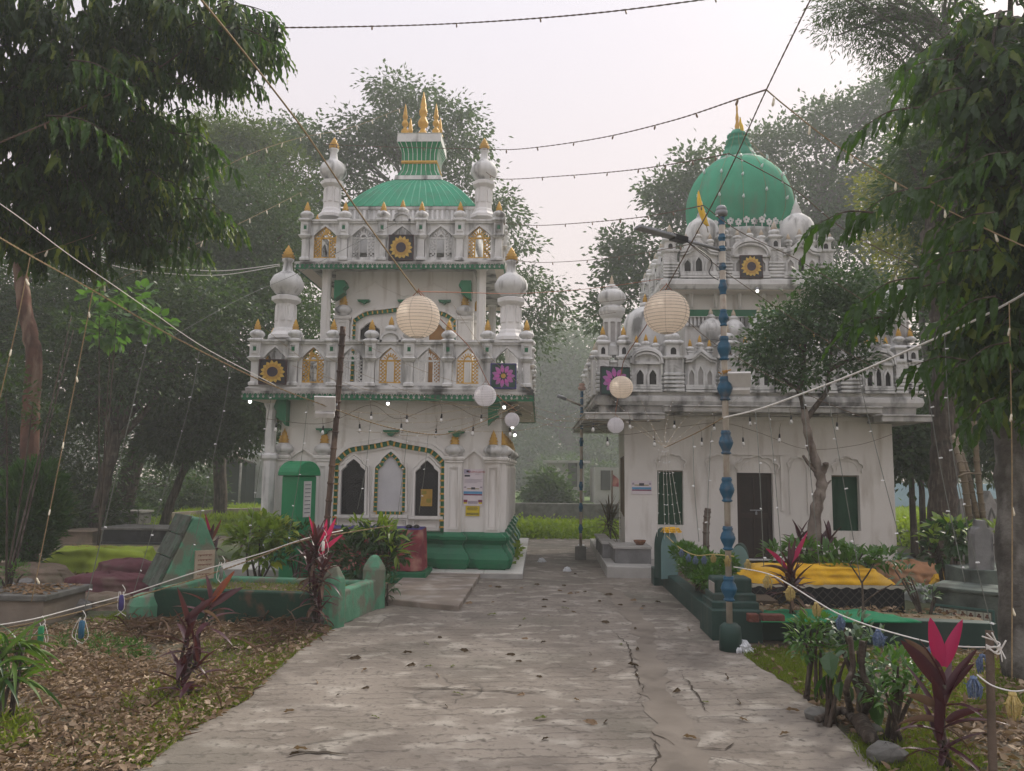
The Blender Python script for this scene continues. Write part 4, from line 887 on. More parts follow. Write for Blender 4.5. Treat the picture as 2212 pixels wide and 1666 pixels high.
mb = MB(); mb.add([(-115, -115, 0), (115, -115, 0), (115, 115, 0), (-115, 115, 0)], [(0, 1, 2, 3)]); tag(mb.build('ground', ground_mat()), kind='structure')
LAWNM = mat('lawn', (.075, .13, .022), (.05, .095, .02), 3, .95, .6, (.12, .10, .05), .6, (1, 1, 1), (.55, .75))
mb = MB(); mb.add([(-40, 18.6, .004), (40, 18.6, .004), (40, 60, .004), (-40, 60, .004)], [(0, 1, 2, 3)]); tag(mb.build('lawn', LAWNM), kind='structure')
def path_mat():
    m, t, b = newmat('worn concrete path'); g = t.nodes.new('ShaderNodeNewGeometry')
    n1 = noise(t, .9, (1, 1.3, 1), 8); n2 = noise(t, 3.6, (.85, 1.15, 1), 10); n3 = noise(t, 22, (1, 1, 1), 10); n4 = noise(t, 1.9, (.9, 1.1, 1), 9)
    c = mixc(t, ramp(t, n1.outputs[0], .36, .64).outputs[0], (.225, .195, .162), (.145, .121, .098)); c = mixc(t, ramp(t, n2.outputs[0], .52, .64).outputs[0], c, (.315, .285, .243))
    c = mixc(t, ramp(t, n4.outputs[0], .54, .64, (0, 0, 0, 1), (.8, .8, .8, 1)).outputs[0], c, (.12, .10, .082)); c = mixc(t, ramp(t, n3.outputs[0], .56, .68).outputs[0], c, (.10, .085, .068))
    mp = t.nodes.new('ShaderNodeMapping'); mp.inputs['Rotation'].default_value = (0, 0, R(-7)); t.links.new(g.outputs['Position'], mp.inputs[0])
    wv = t.nodes.new('ShaderNodeTexWave'); wv.bands_direction = 'Y'; wv.inputs['Scale'].default_value = 2.4; wv.inputs['Distortion'].default_value = 3.2; wv.inputs['Detail'].default_value = 4; wv.inputs['Detail Scale'].default_value = 3.5
    t.links.new(mp.outputs[0], wv.inputs[0]); groove = ramp(t, wv.outputs[0], .01, .08, (1, 1, 1, 1), (0, 0, 0, 1)); br = noise(t, 1.7, (1, 2, 1), 4)
    gm = t.nodes.new('ShaderNodeMath'); gm.operation = 'MULTIPLY'; t.links.new(groove.outputs[0], gm.inputs[0]); t.links.new(ramp(t, br.outputs[0], .44, .58, (0, 0, 0, 1), (.55, .55, .55, 1)).outputs[0], gm.inputs[1])
    c = mixc(t, gm.outputs[0], c, (.07, .058, .048))
    vn = noise(t, 2, (1, 1, 1), 6); ad = t.nodes.new('ShaderNodeVectorMath'); ad.operation = 'MULTIPLY_ADD'; ad.inputs[1].default_value = (.5, .5, 0); t.links.new(vn.outputs['Color'], ad.inputs[0]); t.links.new(g.outputs['Position'], ad.inputs[2])
    vo = t.nodes.new('ShaderNodeTexVoronoi'); vo.feature = 'DISTANCE_TO_EDGE'; vo.inputs['Scale'].default_value = .75; t.links.new(ad.outputs[0], vo.inputs[0])
    ck = ramp(t, vo.outputs[0], .002, .007, (1, 1, 1, 1), (0, 0, 0, 1)); cm = t.nodes.new('ShaderNodeMath'); cm.operation = 'MULTIPLY'; t.links.new(ck.outputs[0], cm.inputs[0]); t.links.new(ramp(t, n1.outputs[0], .50, .60, (0, 0, 0, 1), (.6, .6, .6, 1)).outputs[0], cm.inputs[1])
    c = mixc(t, cm.outputs[0], c, (.045, .038, .03))
    n5 = noise(t, .55, det=5); c = mixc(t, ramp(t, n5.outputs[0], .52, .66, (0, 0, 0, 1), (.6, .6, .6, 1)).outputs[0], c, (.075, .070, .050)); t.links.new(c, b.inputs['Base Color']); b.inputs['Roughness'].default_value = .82
    hs = t.nodes.new('ShaderNodeMath'); hs.operation = 'ADD'; t.links.new(n2.outputs[0], hs.inputs[0]); t.links.new(n3.outputs[0], hs.inputs[1])
    h2 = t.nodes.new('ShaderNodeMath'); h2.operation = 'SUBTRACT'; t.links.new(hs.outputs[0], h2.inputs[0]); t.links.new(gm.outputs[0], h2.inputs[1])
    h3 = t.nodes.new('ShaderNodeMath'); h3.operation = 'SUBTRACT'; t.links.new(h2.outputs[0], h3.inputs[0]); t.links.new(cm.outputs[0], h3.inputs[1])
    bp = t.nodes.new('ShaderNodeBump'); bp.inputs['Strength'].default_value = .55; bp.inputs['Distance'].default_value = .018; t.links.new(h3.outputs[0], bp.inputs['Height']); t.links.new(bp.outputs[0], b.inputs['Normal']); return m
PATHM = path_mat(); zp = .02
def jag(pts, amp, step=.12):
    o = []
    for a, b in zip(pts[:-1], pts[1:]):
        n = max(1, int((b-a).length/step))
        for i in range(n): p = a.lerp(b, i/n); o.append(Vector((p.x+rnd.uniform(-amp, amp), p.y+rnd.uniform(-amp, amp), 0)))
    return o + [pts[-1]]
Lp = [gnd(u, v) for u, v in ((318, 1660), (402, 1593), (460, 1556), (527, 1520), (594, 1458), (650, 1408), (722, 1362), (816, 1318), (860, 1290), (900, 1240))]
Rp = [gnd(u, v) for u, v in ((1888, 1664), (1873, 1637), (1821, 1580), (1740, 1512), (1705, 1485), (1616, 1428), (1580, 1385), (1470, 1290), (1400, 1245), (1330, 1200))]
far = [Vector((1.35, 19, 0)), Vector((-.6, 19, 0)), Vector((-2.2, 12.6, 0))]
L2 = jag([Vector((Lp[0].x-1.3, -1.5, 0))] + Lp, .03); R2 = jag([Vector((Rp[0].x+.6, -1.5, 0))] + Rp, .03)
PP = L2 + far[::-1] + R2[::-1]
mb = MB(); mb.prismz([(p.x, p.y) for p in PP][::-1], .0, zp); tag(mb.build('path', PATHM), kind='structure')
def ribbon(name, pts, wds, z, m, amp=.0, kind='structure'):
    P = curve_pts(pts, 10); n = len(P); mb = MB(); vs = []
    for i, p in enumerate(P):
        t = (P[min(i+1, n-1)]-P[max(i-1, 0)]); nn = Vector((-t.y, t.x, 0)).normalized(); k = i/(n-1)*(len(wds)-1); j = min(int(k), len(wds)-2); wd = lerp(wds[j], wds[j+1], k-j)
        vs += [tuple(p+nn*(wd/2+rnd.uniform(-amp, amp)) + Vector((0, 0, z-p.z))), tuple(p-nn*(wd/2+rnd.uniform(-amp, amp)) + Vector((0, 0, z-p.z)))]
    mb.add(vs, [(2*i, 2*i+1, 2*i+3, 2*i+2) for i in range(n-1)]); return tag(mb.build(name, m), kind=kind)
REP = mat('smooth repair mortar', (.205, .176, .145), (.15, .126, .102), 2.5, .8, .25, (.09, .075, .06), .6, (2, 2, 2), (.54, .7))
ribbon('repair_strip', [gnd(u, v, zp) for u, v in ((1290, 1262), (1345, 1300), (1392, 1370), (1405, 1460), (1440, 1540), (1480, 1690))], [.36, .24, .20, .22, .22, .34], zp+.004, REP, .05)
CRK = mat('dirt in crack', (.035, .028, .022), (.06, .045, .03), 30, 1, .3)
def crack(px, wd): 
    P = [gnd(u, v, zp) for u, v in px]; Q = [P[0]]
    for a, b in zip(P[:-1], P[1:]):
        n = max(2, int((b-a).length/.05))
        for i in range(1, n+1): p = a.lerp(b, i/n); Q.append(p + Vector((rnd.uniform(-.016, .016), rnd.uniform(-.022, .022), 0)))
    mb = MB(); n = len(Q); vs = []
    for i, p in enumerate(Q):
        t = Q[min(i+1, n-1)]-Q[max(i-1, 0)]; nn = Vector((-t.y, t.x, 0)).normalized(); k = wd*(.25+.75*abs(math.sin(i*.9+p.x*9)))*math.sin(math.pi*(i+.3)/(n+.1)); vs += [tuple(p+nn*k+Vector((0, 0, .008))), tuple(p-nn*k+Vector((0, 0, .008)))]
    mb.add(vs, [(2*i, 2*i+1, 2*i+3, 2*i+2) for i in range(n-1)]); tag(mb.build('crack', CRK), kind='structure')
z3 = lambda x, y: (542.2+x*.4902, 1192.9+y*.4902)
crack([z3(*p) for p in ((570, 590), (720, 605), (830, 600), (940, 610), (1080, 612), (1200, 625), (1380, 618))], .012)
crack([z3(*p) for p in ((1575, 340), (1660, 405), (1670, 450), (1690, 510), (1725, 600), (1705, 665))], .009)
crack([z3(*p) for p in ((150, 905), (250, 880), (330, 890), (440, 897))], .016)
crack([z3(*p) for p in ((1810, 465), (1850, 453), (1930, 455), (2060, 455))], .007)
crack([z3(*p) for p in ((1900, 540), (1960, 630), (1985, 660), (2020, 720))], .009)
crack([z3(*p) for p in ((1650, 790), (1760, 795), (1860, 850))], .007)
crack([z3(*p) for p in ((1950, 865), (2080, 870), (2140, 850))], .009)
crack([z3(*p) for p in ((1780, 830), (1790, 900), (1770, 970))], .008)
# raised concrete apron before the left shrine
q = [gnd(819, 1308), gnd(991, 1325), gnd(1045, 1240), gnd(893, 1238)]
APR = mat('rough apron concrete', (.27, .225, .185), (.17, .14, .115), 3, .9, .4, (.36, .33, .30), .7, (2, 3, 2), (.5, .62))
mb = MB(); mb.prismz([(p.x, p.y) for p in q], .0, .085); tag(mb.build('apron_slab', APR, None, .012), kind='structure')
# marble slab under the left shrine, tile by tile along its open edges
zsl = .10; yf = 11.86; xr_ = X(1129, 1243, yf); xL = xl-.9
mb = MB(); mb.bx(xL, xr_, yf+.004, 18.2, 0.0, zsl-.012); sb = tag(mb.build('marble_slab', mat('grey bedding', (.4, .39, .37), None, 5, .9, .2)), kind='structure')
tm = MB(); tm.bx(-.295, .295, -.295, .295, -.012, 0); tm = tm.mesh('marble_tile', MARBLE)
nx, k = int((xr_-xL)/.6)+1, 0
for i in range(nx):
    for j in range(7):
        x, y = xr_-.3-i*.6, yf+.3+j*.6
        if x < xL or (xl+.2 < x < xr-.25 and y > Y1+.4): continue
        inst(tm, 'marble_tile', sb, (x, y, zsl+rnd.uniform(-.0006, .0006)))
# paved porch of the right shrine
PORC = mat('grey porch plaster', (.42, .41, .39), (.34, .33, .31), 3, .8, .15, (.18, .17, .15), .6, (2, 2, 2))
q = [gnd(1311, 1251), gnd(1277, 1196), gnd(1263, 1172), None]
mb = MB(); zpo = .19; mb.prismz([(q[0].x, q[0].y), (3.1, q[0].y+.03), (3.1, YB+3.8), (q[2].x+.05, YB+3.8)], 0, zpo); tag(mb.build('porch', PORC, None, .012), kind='structure')
# slotted bench against the porch wall
t = thing('bench', 'grey plastered bench with slots on the porch of the right shrine', 'bench', tuple(at(1365, 1210, YB-.3)))
BEN = mat('grey bench plaster', (.20, .20, .20), (.12, .12, .12), 4, .8, .15); b0, b1 = X(1325, 1195, 12.55), X(1407, 1195, 12.55); zb_ = Z(1360, 1181, 12.55)
mb = MB(); mb.bx(b0+.03, b1, 12.57, YB-.003, zpo, zb_-.035); mb.build('seat_block', BEN, t); mb = MB(); mb.bx(b0, b1+.01, 12.55, YB-.003, zb_-.035, zb_); mb.build('top_slab', PORC, t)
for k in range(4):
    y = YB+.15+k*.45; mb = MB(); mb.bx(b0-.11+.0*k, b0+.05, y-.15, y+.12, zpo, zb_-.035); mb.build('side_block', BEN, t)
mb = MB(); mb.bx(b0-.13, b0+.075, YB-.0, YB+1.75, zb_-.035, zb_); mb.build('side_slab', PORC, t)
CLAY = mat('terracotta', (.22, .09, .045), (.14, .06, .035), 12, .85, .2)
c = at(1382, 1180, 12.85); t = thing('clay_bowl', 'wide terracotta bowl of ash on the grey bench', 'bowl', (c.x, c.y, zb_))
MB().lathe([(.055, 0), (.09, .045), (.105, .075), (.098, .078), (.085, .05), (.05, .045)], (c.x, c.y, zb_+.001), 20).build('bowl', CLAY, t); MB().lathe([(.082, .048), (.05, .072), (.01, .08)], (c.x, c.y, zb_), 14).build('ash', mat('grey ash', (.2, .16, .13), None, 20, 1, .5), t)
# ------------------------------------------------------------------ GRAVES LEFT
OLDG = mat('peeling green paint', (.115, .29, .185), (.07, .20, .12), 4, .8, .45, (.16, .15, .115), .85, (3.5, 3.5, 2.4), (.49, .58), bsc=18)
OLDG_SHADE = mat('shaded green paint', (.008, .044, .026), (.006, .031, .018), 4, .8, .4, (.10, .06, .04), .8, (3, 3, 2), (.53, .62), bsc=18)  # darker copy of the peeling green, with the front wall's shade painted in
MOSS = mat('mossy dark cement', (.10, .115, .095), (.05, .055, .045), 9, .95, .9, (.07, .15, .10), .6, (4, 4, 4), (.5, .7), bsc=30)
SOIL = mat('dry grave soil', (.19, .14, .085), (.12, .09, .055), 6, .95, .6, (.10, .12, .05), .6, (3, 3, 3), (.5, .65))
def wallseg(mb, a, b, th, z0, z1):
    d = (b-a); L = d.length; an = math.atan2(d.y, d.x); m = (a+b)/2; mb.box((m.x, m.y, (z0+z1)/2), (L, th, z1-z0), an); return mb
NL, NR, FR = gnd(335, 1342), gnd(718, 1357), gnd(806, 1316); FL = NL + (FR-NR)*1.0
t = thing('grave', 'peeling green walled grave with a gabled headstone beside the path', 'grave', tuple((NL+FR)/2))
mb = wallseg(MB(), NL, NR, .13, 0, .355); mb.build('front_wall', OLDG_SHADE, t, .02)
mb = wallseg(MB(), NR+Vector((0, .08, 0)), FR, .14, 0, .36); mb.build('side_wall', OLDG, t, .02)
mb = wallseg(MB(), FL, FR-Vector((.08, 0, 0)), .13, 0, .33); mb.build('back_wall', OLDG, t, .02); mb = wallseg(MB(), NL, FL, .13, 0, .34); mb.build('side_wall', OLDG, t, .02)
mb = MB(); mb.prismz([(p.x, p.y) for p in (NL, NR, FR, FL)], 0.0, .27); mb.build('soil', SOIL, t)
for p, h, r_, fl in ((NR, .64, .125, 0), (FR, .63, .14, 0), (gnd(312, 1342), .30, .185, .5)):
    mb = MB(); mb.lathe([(r_, 0), (r_, h*.74), (r_*.92, h*.8), (r_*.42, h*.97), (r_*.15, h)] if not fl else [(r_*.9, 0), (r_, h*.1), (r_, h*.6), (r_*.75, h*.9), (r_*.3, h)], tuple(p), 8, rot=math.pi/8+.3, flat=True); mb.build('corner_post', OLDG, t, .01)
hc = at(405, 1255, 9.35); ya = R(38); hc.z = .25; mb = MB(); hh = .80
P = [(-.40, 0), (.40, 0), (.085, hh*.93), (.05, hh), (-.05, hh), (-.085, hh*.93)]; mb.prism(P, -.35, .35); mb.rotz(ya, (0, 0)); mb.v = [(x+hc.x, y+hc.y, z+hc.z) for x, y, z in mb.v]; hs = mb.build('headstone', OLDG, t, .02)
mb = MB(); 
for s0, (za, zb_2) in enumerate(((.0, .34), (.35, .60), (.61, .82))):
    for side_ in (-1,):
        k0, k1 = za/hh, min(zb_2/hh, 1.0); xa, xb = lerp(.41, .07, k0), lerp(.41, .07, k1); o = .03
        vs = [(side_*xa, -.345, za), (side_*xb, -.345, zb_2), (side_*xb, .36, zb_2), (side_*xa, .36, za), (side_*(xa+o), -.34, za+.01), (side_*(xb+o), -.34, zb_2), (side_*(xb+o), .365, zb_2), (side_*(xa+o), .365, za+.01)]
        mb.add(vs, [(0, 1, 2, 3), (7, 6, 5, 4), (0, 4, 5, 1), (1, 5, 6, 2), (2, 6, 7, 3), (3, 7, 4, 0)])
mb.rotz(ya, (0, 0)); mb.v = [(x+hc.x, y+hc.y, z+hc.z) for x, y, z in mb.v]; mb.build('cement_slab', MOSS, hs)['kind'] = 'stuff'
mb = MB(); mb.bx(.0-.02, .20, -.385, -.35, .09, .42); mb.rotz(ya, (0, 0)); mb.v = [(x+hc.x, y+hc.y, z+hc.z) for x, y, z in mb.v]; pq = mb.build('plaque', mat('buff stone plaque', (.42, .35, .27), (.34, .28, .21), 9, .8, .2), hs)
mb = MB()
for i in range(5):
    z = .37-i*.055; mb.bx(.01, .17, -.3885, -.3855, z-.003, z+.003); 
    for j in range(9): x = .015+j*.0175; mb.bx(x, x+.004+.004*(j % 2), -.3885, -.3855, z-.018*(.5+.5*((i+j*2) % 3)/2), z-.003)
mb.rotz(ya, (0, 0)); mb.v = [(x+hc.x, y+hc.y, z+hc.z) for x, y, z in mb.v]; mb.build('inscription', mat('faded red ink', (.22, .10, .07), None, 9, .8, 0), hs)['kind'] = 'stuff'
mb = MB()
def cloth(name, label, cat, c, L, Wd, H, yaw, m, wr=.02, top=.72, mound=False, sink=.0, seed=0, fl=.10, extra=None, part='cloth'):
    """cloth thrown over a grave mound, folds running down to the ground"""
    t = thing(name, label, cat, tuple(c)) if name else None; nu, nv = 120, 20; vs = []; r_ = random.Random(seed); ph = [r_.uniform(0, 6) for _ in range(8)]
    for j in range(nv+1):
        k = j/nv
        for i in range(nu):
            a = 2*math.pi*i/nu; ca, sa = math.cos(a), math.sin(a); q = 5 if not mound else 2.6; e = (abs(ca)**q+abs(sa)**q)**(-1/q)
            if k < .55: s_ = 1+fl*(1-k/.55)**1.5-.04; z = H*(k/.55)**.9*.93
            else: s_ = (1-(k-.55)/.45)**.8*.96; z = H*(.93+.07*math.sin((k-.55)/.45*math.pi/2)) if not mound else H*(.93+.25*(1-s_**2))
            s_ = s_*(1-(1-top)*min(1, k/.55)*.35)
            f = wr*(math.sin(9*a+ph[0]+1.3*math.sin(3*a))+.6*math.sin(17*a+ph[1]))*(1-k)**1.0*(1.5 if k < .3 else .8) + wr*.4*math.sin(5*a*k+ph[2]) + wr*.35*math.sin(23*a+ph[4]+6*k)*(1-k*.5)
            x, y = ca*e*s_*(L/2)+f*ca, sa*e*s_*(Wd/2)+f*sa; z = max(0, z+wr*.8*math.sin(3*a+ph[3]+k*4)*(1 if k > .5 else k)+wr*.35*math.sin(x*31/max(.4, L)+ph[5]+2*math.sin(y*9))*k)
            vs.append((c[0]+x*math.cos(yaw)-y*math.sin(yaw), c[1]+x*math.sin(yaw)+y*math.cos(yaw), c[2]-sink+z))
    mb = MB(); mb.add(vs, [(j*nu+i, j*nu+(i+1) % nu, (j+1)*nu+(i+1) % nu, (j+1)*nu+i) for j in range(nv) for i in range(nu)], 0, True); mb.build(part, m, t); return t
def clothmat(nm, c1, c2=None, bu=.35, gr=None): return mat(nm, c1, c2, 3.5, .85, bu, gr, .7, (2, 2, 2), (.52, .66), bsc=7)
LIME = clothmat('lime green cloth', (.28, .36, .035), (.22, .29, .03)); MARO = clothmat('maroon cloth', (.115, .038, .048), (.085, .03, .038), .5, (.14, .10, .08)); OCHR = clothmat('ochre cloth', (.33, .25, .04), (.26, .19, .035)); SAFF = clothmat('saffron yellow cloth', (.66, .38, .018), (.52, .28, .012), .8, (.42, .26, .05))
ORNG = clothmat('dusty orange cloth', (.36, .18, .09), (.27, .14, .07), .8, (.25, .21, .15)); REDC = clothmat('red cloth', (.25, .05, .06), (.16, .028, .04), .8, (.46, .26, .20)); BLUC = clothmat('blue cloth', (.07, .06, .22), (.05, .04, .14), .3)
PETAL = mat('scattered petals', (.30, .10, .08), (.42, .28, .12), 40, .9, 0)
c = gnd(222, 1234); t = cloth('grave', 'grave mound under a lime green cloth strewn with petals', 'grave', (c.x, c.y, 0), 1.66, .72, .37, R(2), LIME, .03, .6, seed=3)
V, Fc = leaves(T2, np.stack([rng.normal(c.x, .45, 160).clip(c.x-.6, c.x+.6), rng.normal(c.y-.05, .14, 160), np.full(160, .392)], 1), rng.normal(0, 1, (160, 3))*(1, 1, .05), rng.uniform(.02, .05, 160), rng.uniform(.015, .03, 160)); np_obj('petals', V, Fc, PETAL, t)['kind'] = 'stuff'
c = gnd(262, 1260); cloth('grave', 'grave mound under maroon cloth directly before the lime green one', 'grave', (c.x, c.y+.2, 0), .98, .6, .27, R(3), MARO, .02, .6, True, seed=4)
c = gnd(215, 1290); cloth('grave', 'longer low grave mound in maroon cloth nearest the peeling headstone', 'grave', (c.x, c.y+.2, 0), 1.25, .5, .24, R(4), MARO, .02, .6, True, seed=5)
EARTHM = mat('bare mound earth', (.21, .16, .12), (.15, .115, .085), 5, .95, .6, (.12, .12, .07), .5, (3, 3, 3)); c = gnd(190, 1316); cloth('mound', 'bare tan earth grave mound in front of the maroon mounds', 'earth mound', (c.x, c.y+.15, 0), 1.0, .5, .13, R(6), EARTHM, .02, .6, True, seed=6, part='earth')
c = gnd(-5, 1268); cloth('mound', 'weedy brown earth heap at the far left behind the stone box', 'earth mound', (c.x, c.y+.4, 0), 1.5, .8, .22, R(4), EARTHM, .03, .6, True, seed=16, part='earth')
# stone planter box
p0, p1 = gnd(-60, 1352), gnd(103, 1352); t = thing('stone_box', 'low buff stone box with overhanging top slab full of dry leaves', 'stone box', tuple((p0+p1)/2)); mb = MB(); h = Z(60, 1285, p1.y)
mb.bx(p0.x, p1.x-.02, p0.y, p0.y+.75, 0, h-.05); mb.build('body', mat('buff stone', (.22, .185, .15), (.16, .13, .105), 4, .9, .3), t, .01); mb = MB(); mb.bx(p0.x, p1.x+.03, p0.y-.04, p0.y+.8, h-.05, h+.01); mb.build('top_slab', DCONC, t, .012)
n = 260; V, Fc = leaves(T8, np.stack([rng.uniform(p0.x+.05, p1.x-.03, n), rng.uniform(p0.y, p0.y+.7, n), rng.uniform(h+.01, h+.035, n)], 1), rng.normal(0, 1, (n, 3))*(1, 1, .15), rng.uniform(.05, .1, n), rng.uniform(.02, .04, n), rng.uniform(-.6, .6, n))
LITM = leafmat('dry leaf', (.10, .05, .028), (.24, .15, .085), (.42, .33, .22), .12, .7, .15); np_obj('dry_leaves', V, Fc, LITM, t)['kind'] = 'stuff'
STONM = mat('field stone', (.22, .21, .20), (.14, .135, .13), 6, .9, .5)
def rock(name, label, cat, c, s, m=None, seed=0, yaw=0):
    r_ = random.Random(seed); mb = MB(); n, k = 9, 5; vs = []
    for j in range(k+1):
        for i in range(n):
            a = 2*math.pi*i/n; b = math.pi*j/k; q = 1+r_.uniform(-.14, .14); sb_ = max(.05, math.sin(b)); vs.append((c[0]+s[0]*q*sb_*math.cos(a+yaw), c[1]+s[1]*q*sb_*math.sin(a+yaw), c[2]+s[2]*(1-math.cos(b)*q)/2*2-s[2]*.25))
    mb.add(vs, [(j*n+i, j*n+(i+1) % n, (j+1)*n+(i+1) % n, (j+1)*n+i) for j in range(k) for i in range(n)], 0, False); return tag(mb.build(name, m or STONM, None, .01), label, cat)
for u, v, s_, lb in ((42, 1272, .12, 'pale rounded boulder at the left edge of the plot'), (3, 1278, .11, 'dark boulder cut by the left picture edge'), (130, 1335, .2, 'flat tan stone beside the stone box'), (325, 1290, .1, 'broken black cement lump below the gabled headstone'), (690, 1362, .13, 'pale cut stone at the foot of the pink cordyline'), (667, 1357, .09, 'dark lump of cement beside the pale cut stone')):
    p = gnd(u, v); rock('rock', lb, 'rock', (p.x, p.y+s_, 0), (s_, s_*.8, s_*(.9 if u > 600 else .6)), DCONC if 'dark' in lb or 'black' in lb else None, int(u), .3)
# darker tombs further back
def tombbox(label, u0, u1, v0_, v1_, dep, m, cap=None, name='tomb', yaw=0, cat='tomb'):
    a, b = gnd(u0, v1_), gnd(u1, v1_); Y = (a.y+b.y)/2; z = Z((u0+u1)/2, v0_, Y); t = thing(name, label, cat, ((a.x+b.x)/2, Y, 0)); mb = MB(); mb.bx(a.x, b.x, Y, Y+dep, 0, z*.86 if cap else z); mb.bx(a.x-.05, b.x+.05, Y-.05, Y+dep+.05, 0, z*.12); mb.build('body', m, t, .01)
    mb = MB(); mb.bx(a.x-.05, b.x+.05, Y-.06, Y+dep+.05, z*.86 if cap else z, z if cap else z+.03); mb.build('top_slab', cap or m, t, .01); return t, a, b, Y, z
BLKT = mat('blackened tomb cement', (.035, .036, .04), (.02, .02, .022), 4, .9, .4, (.10, .10, .09), .5); tombbox('long black cement tomb behind the gabled headstone', 213, 378, 1140, 1176, .9, BLKT, DCONC)
t, a, b, Y, z = tombbox('small weathered concrete box tomb with recessed end panel', 228, 301, 1104, 1139, .7, DCONC, CONC); mb = MB(); frame(mb, lerp(a.x, b.x, .56), b.x-.02, .08, z*.84, .06, Y-.04, Y); mb.build('panel_frame', CONC, t)
t, a, b, Y, z = tombbox('low dark red slab grave on the lawn at left', 398, 476, 1076, 1092, .8, BLKT); c = at(418, 1076, Y+.2)
REDS = mat('red painted stone', (.30, .09, .07), (.2, .06, .05), 4, .85, .3); t = thing('headstone', 'pointed red headstone on the slab grave near the shed', 'headstone', (c.x, c.y, z)); mb = MB(); wd = X(432, 1070, Y+.2)-X(404, 1070, Y+.2); hz = Z(418, 1024, Y+.2)-z; mb.prism([(c.x-wd/2, z), (c.x+wd/2, z), (c.x+wd*.28, z+hz*.55), (c.x+wd*.34, z+hz*.62), (c.x, z+hz), (c.x-wd*.34, z+hz*.62), (c.x-wd*.28, z+hz*.55)], Y+.1, Y+.35); mb.build('slab', REDS, t); mb = MB(); mb.bx(c.x-wd*.14, c.x+wd*.14, Y+.09, Y+.1, z+hz*.2, z+hz*.5); mb.build('plaque', paper, t)
tombbox('faded pink grave kerb beside the lawn', 470, 500, 1066, 1088, .5, mat('faded pink cement', (.30, .17, .14), None, 4, .9, .3))
tombbox('tan rounded tomb behind the thuja bush', 120, 202, 1150, 1176, .8, EARTHM)
# low kerb wall at the lawn
p = [gnd(365, 1132), gnd(480, 1122), gnd(605, 1112)]; t = thing('kerb_wall', 'long low pale kerb wall along the lawn left of the shrine', 'low wall', tuple(p[1])); mb = wallseg(wallseg(MB(), p[0], p[1], .2, 0, .32), p[1], p[2]+Vector((2.5, .4, 0)), .2, 0, .33); mb.build('wall', mat('buff kerb', (.33, .28, .22), (.25, .21, .17), 3, .9, .3, (.12, .11, .08), .6), t)
# far white house with terrace and the dark shed
Yh = 33.; hx0, hx1 = X(541, 1020, Yh), X(660, 1020, Yh); hz = Z(570, 985, Yh); t = thing('house', 'white house with roof terrace and green base behind the lawn', 'house', (hx0, Yh, 0)); FARW = mat('dingy far wall', (.36, .34, .33), (.27, .26, .25), 1.2, .9, .1)
WH = mat('house white', (.72, .74, .76), None, 2, .8, .05)
mb = MB(); mb.bx(hx0, hx1, Yh, Yh+5, 0, hz); mb.build('wall', WH, t); mb = MB(); mb.bx(hx0-.05, hx1, Yh-.05, Yh, 0, .35); mb.build('green_base', GREEN, t); mb = MB(); mb.bx(hx0-.35, hx1, Yh-.5, Yh+5, hz, hz+.16); mb.build('terrace_slab', WH, t)
for i in range(9): mb = MB(); x = hx0-.2+i*.28; mb.lathe([(.05, hz+.16), (.08, hz+.35), (.05, hz+.5), (.06, hz+.78)], (x, Yh-.4, 0), 8); mb.build('baluster', WH, t)
mb = MB(); mb.bx(hx0-.3, hx1, Yh-.46, Yh-.34, hz+.78, hz+.9); mb.build('rail', WH, t)
wx0, wx1, wz0, wz1 = X(585, 1040, Yh), X(601, 1040, Yh), Z(590, 1057, Yh), Z(590, 1022, Yh); mb = MB(); frame(mb, wx0, wx1, wz0, wz1, .05, Yh-.06, Yh); mb.bx((wx0+wx1)/2-.02, (wx0+wx1)/2+.02, Yh-.05, Yh, wz0, wz1)
for k in (1, 2): mb.bx(wx0, wx1, Yh-.05, Yh, lerp(wz0, wz1, k/3)-.02, lerp(wz0, wz1, k/3)+.02)
wn = mb.build('window', GREY, t); mb = MB(); mb.bx(wx0+.05, wx1-.05, Yh-.02, Yh-.004, wz0+.05, wz1-.05); mb.build('pane', DARK, wn)
Ys = 31.; t = thing('shed', 'dark green lean-to shed with tin roof left of the white house', 'shed', (X(500, 1070, Ys), Ys, 0)); s0, s1, sz = X(452, 1050, Ys), X(541, 1050, Ys), Z(500, 1000, Ys); DG = mat('shed green sheet', (.02, .035, .028), None, 2, .7, .1); mb = MB(); mb.bx(s0, s1-.42, Ys+.6, Ys+1.6, 0, sz); mb.build('wall', DG, t)
mb = MB(); mb.box(((s0+s1)/2-.35, Ys+.7, sz+.1), (s1-s0-.2, 2.2, .05), 0, 1, 0, rx=R(-8)); mb.build('roof', mat('rusty tin', (.16, .13, .11), (.10, .07, .05), 3, .7, .2), t)
for u in (487, 521): x = X(u, 1030, Ys); mb = MB(); mb.lathe([(.05, 0), (.05, sz)], (x, Ys-.1, 0), 6); mb.build('post', CONC, t)
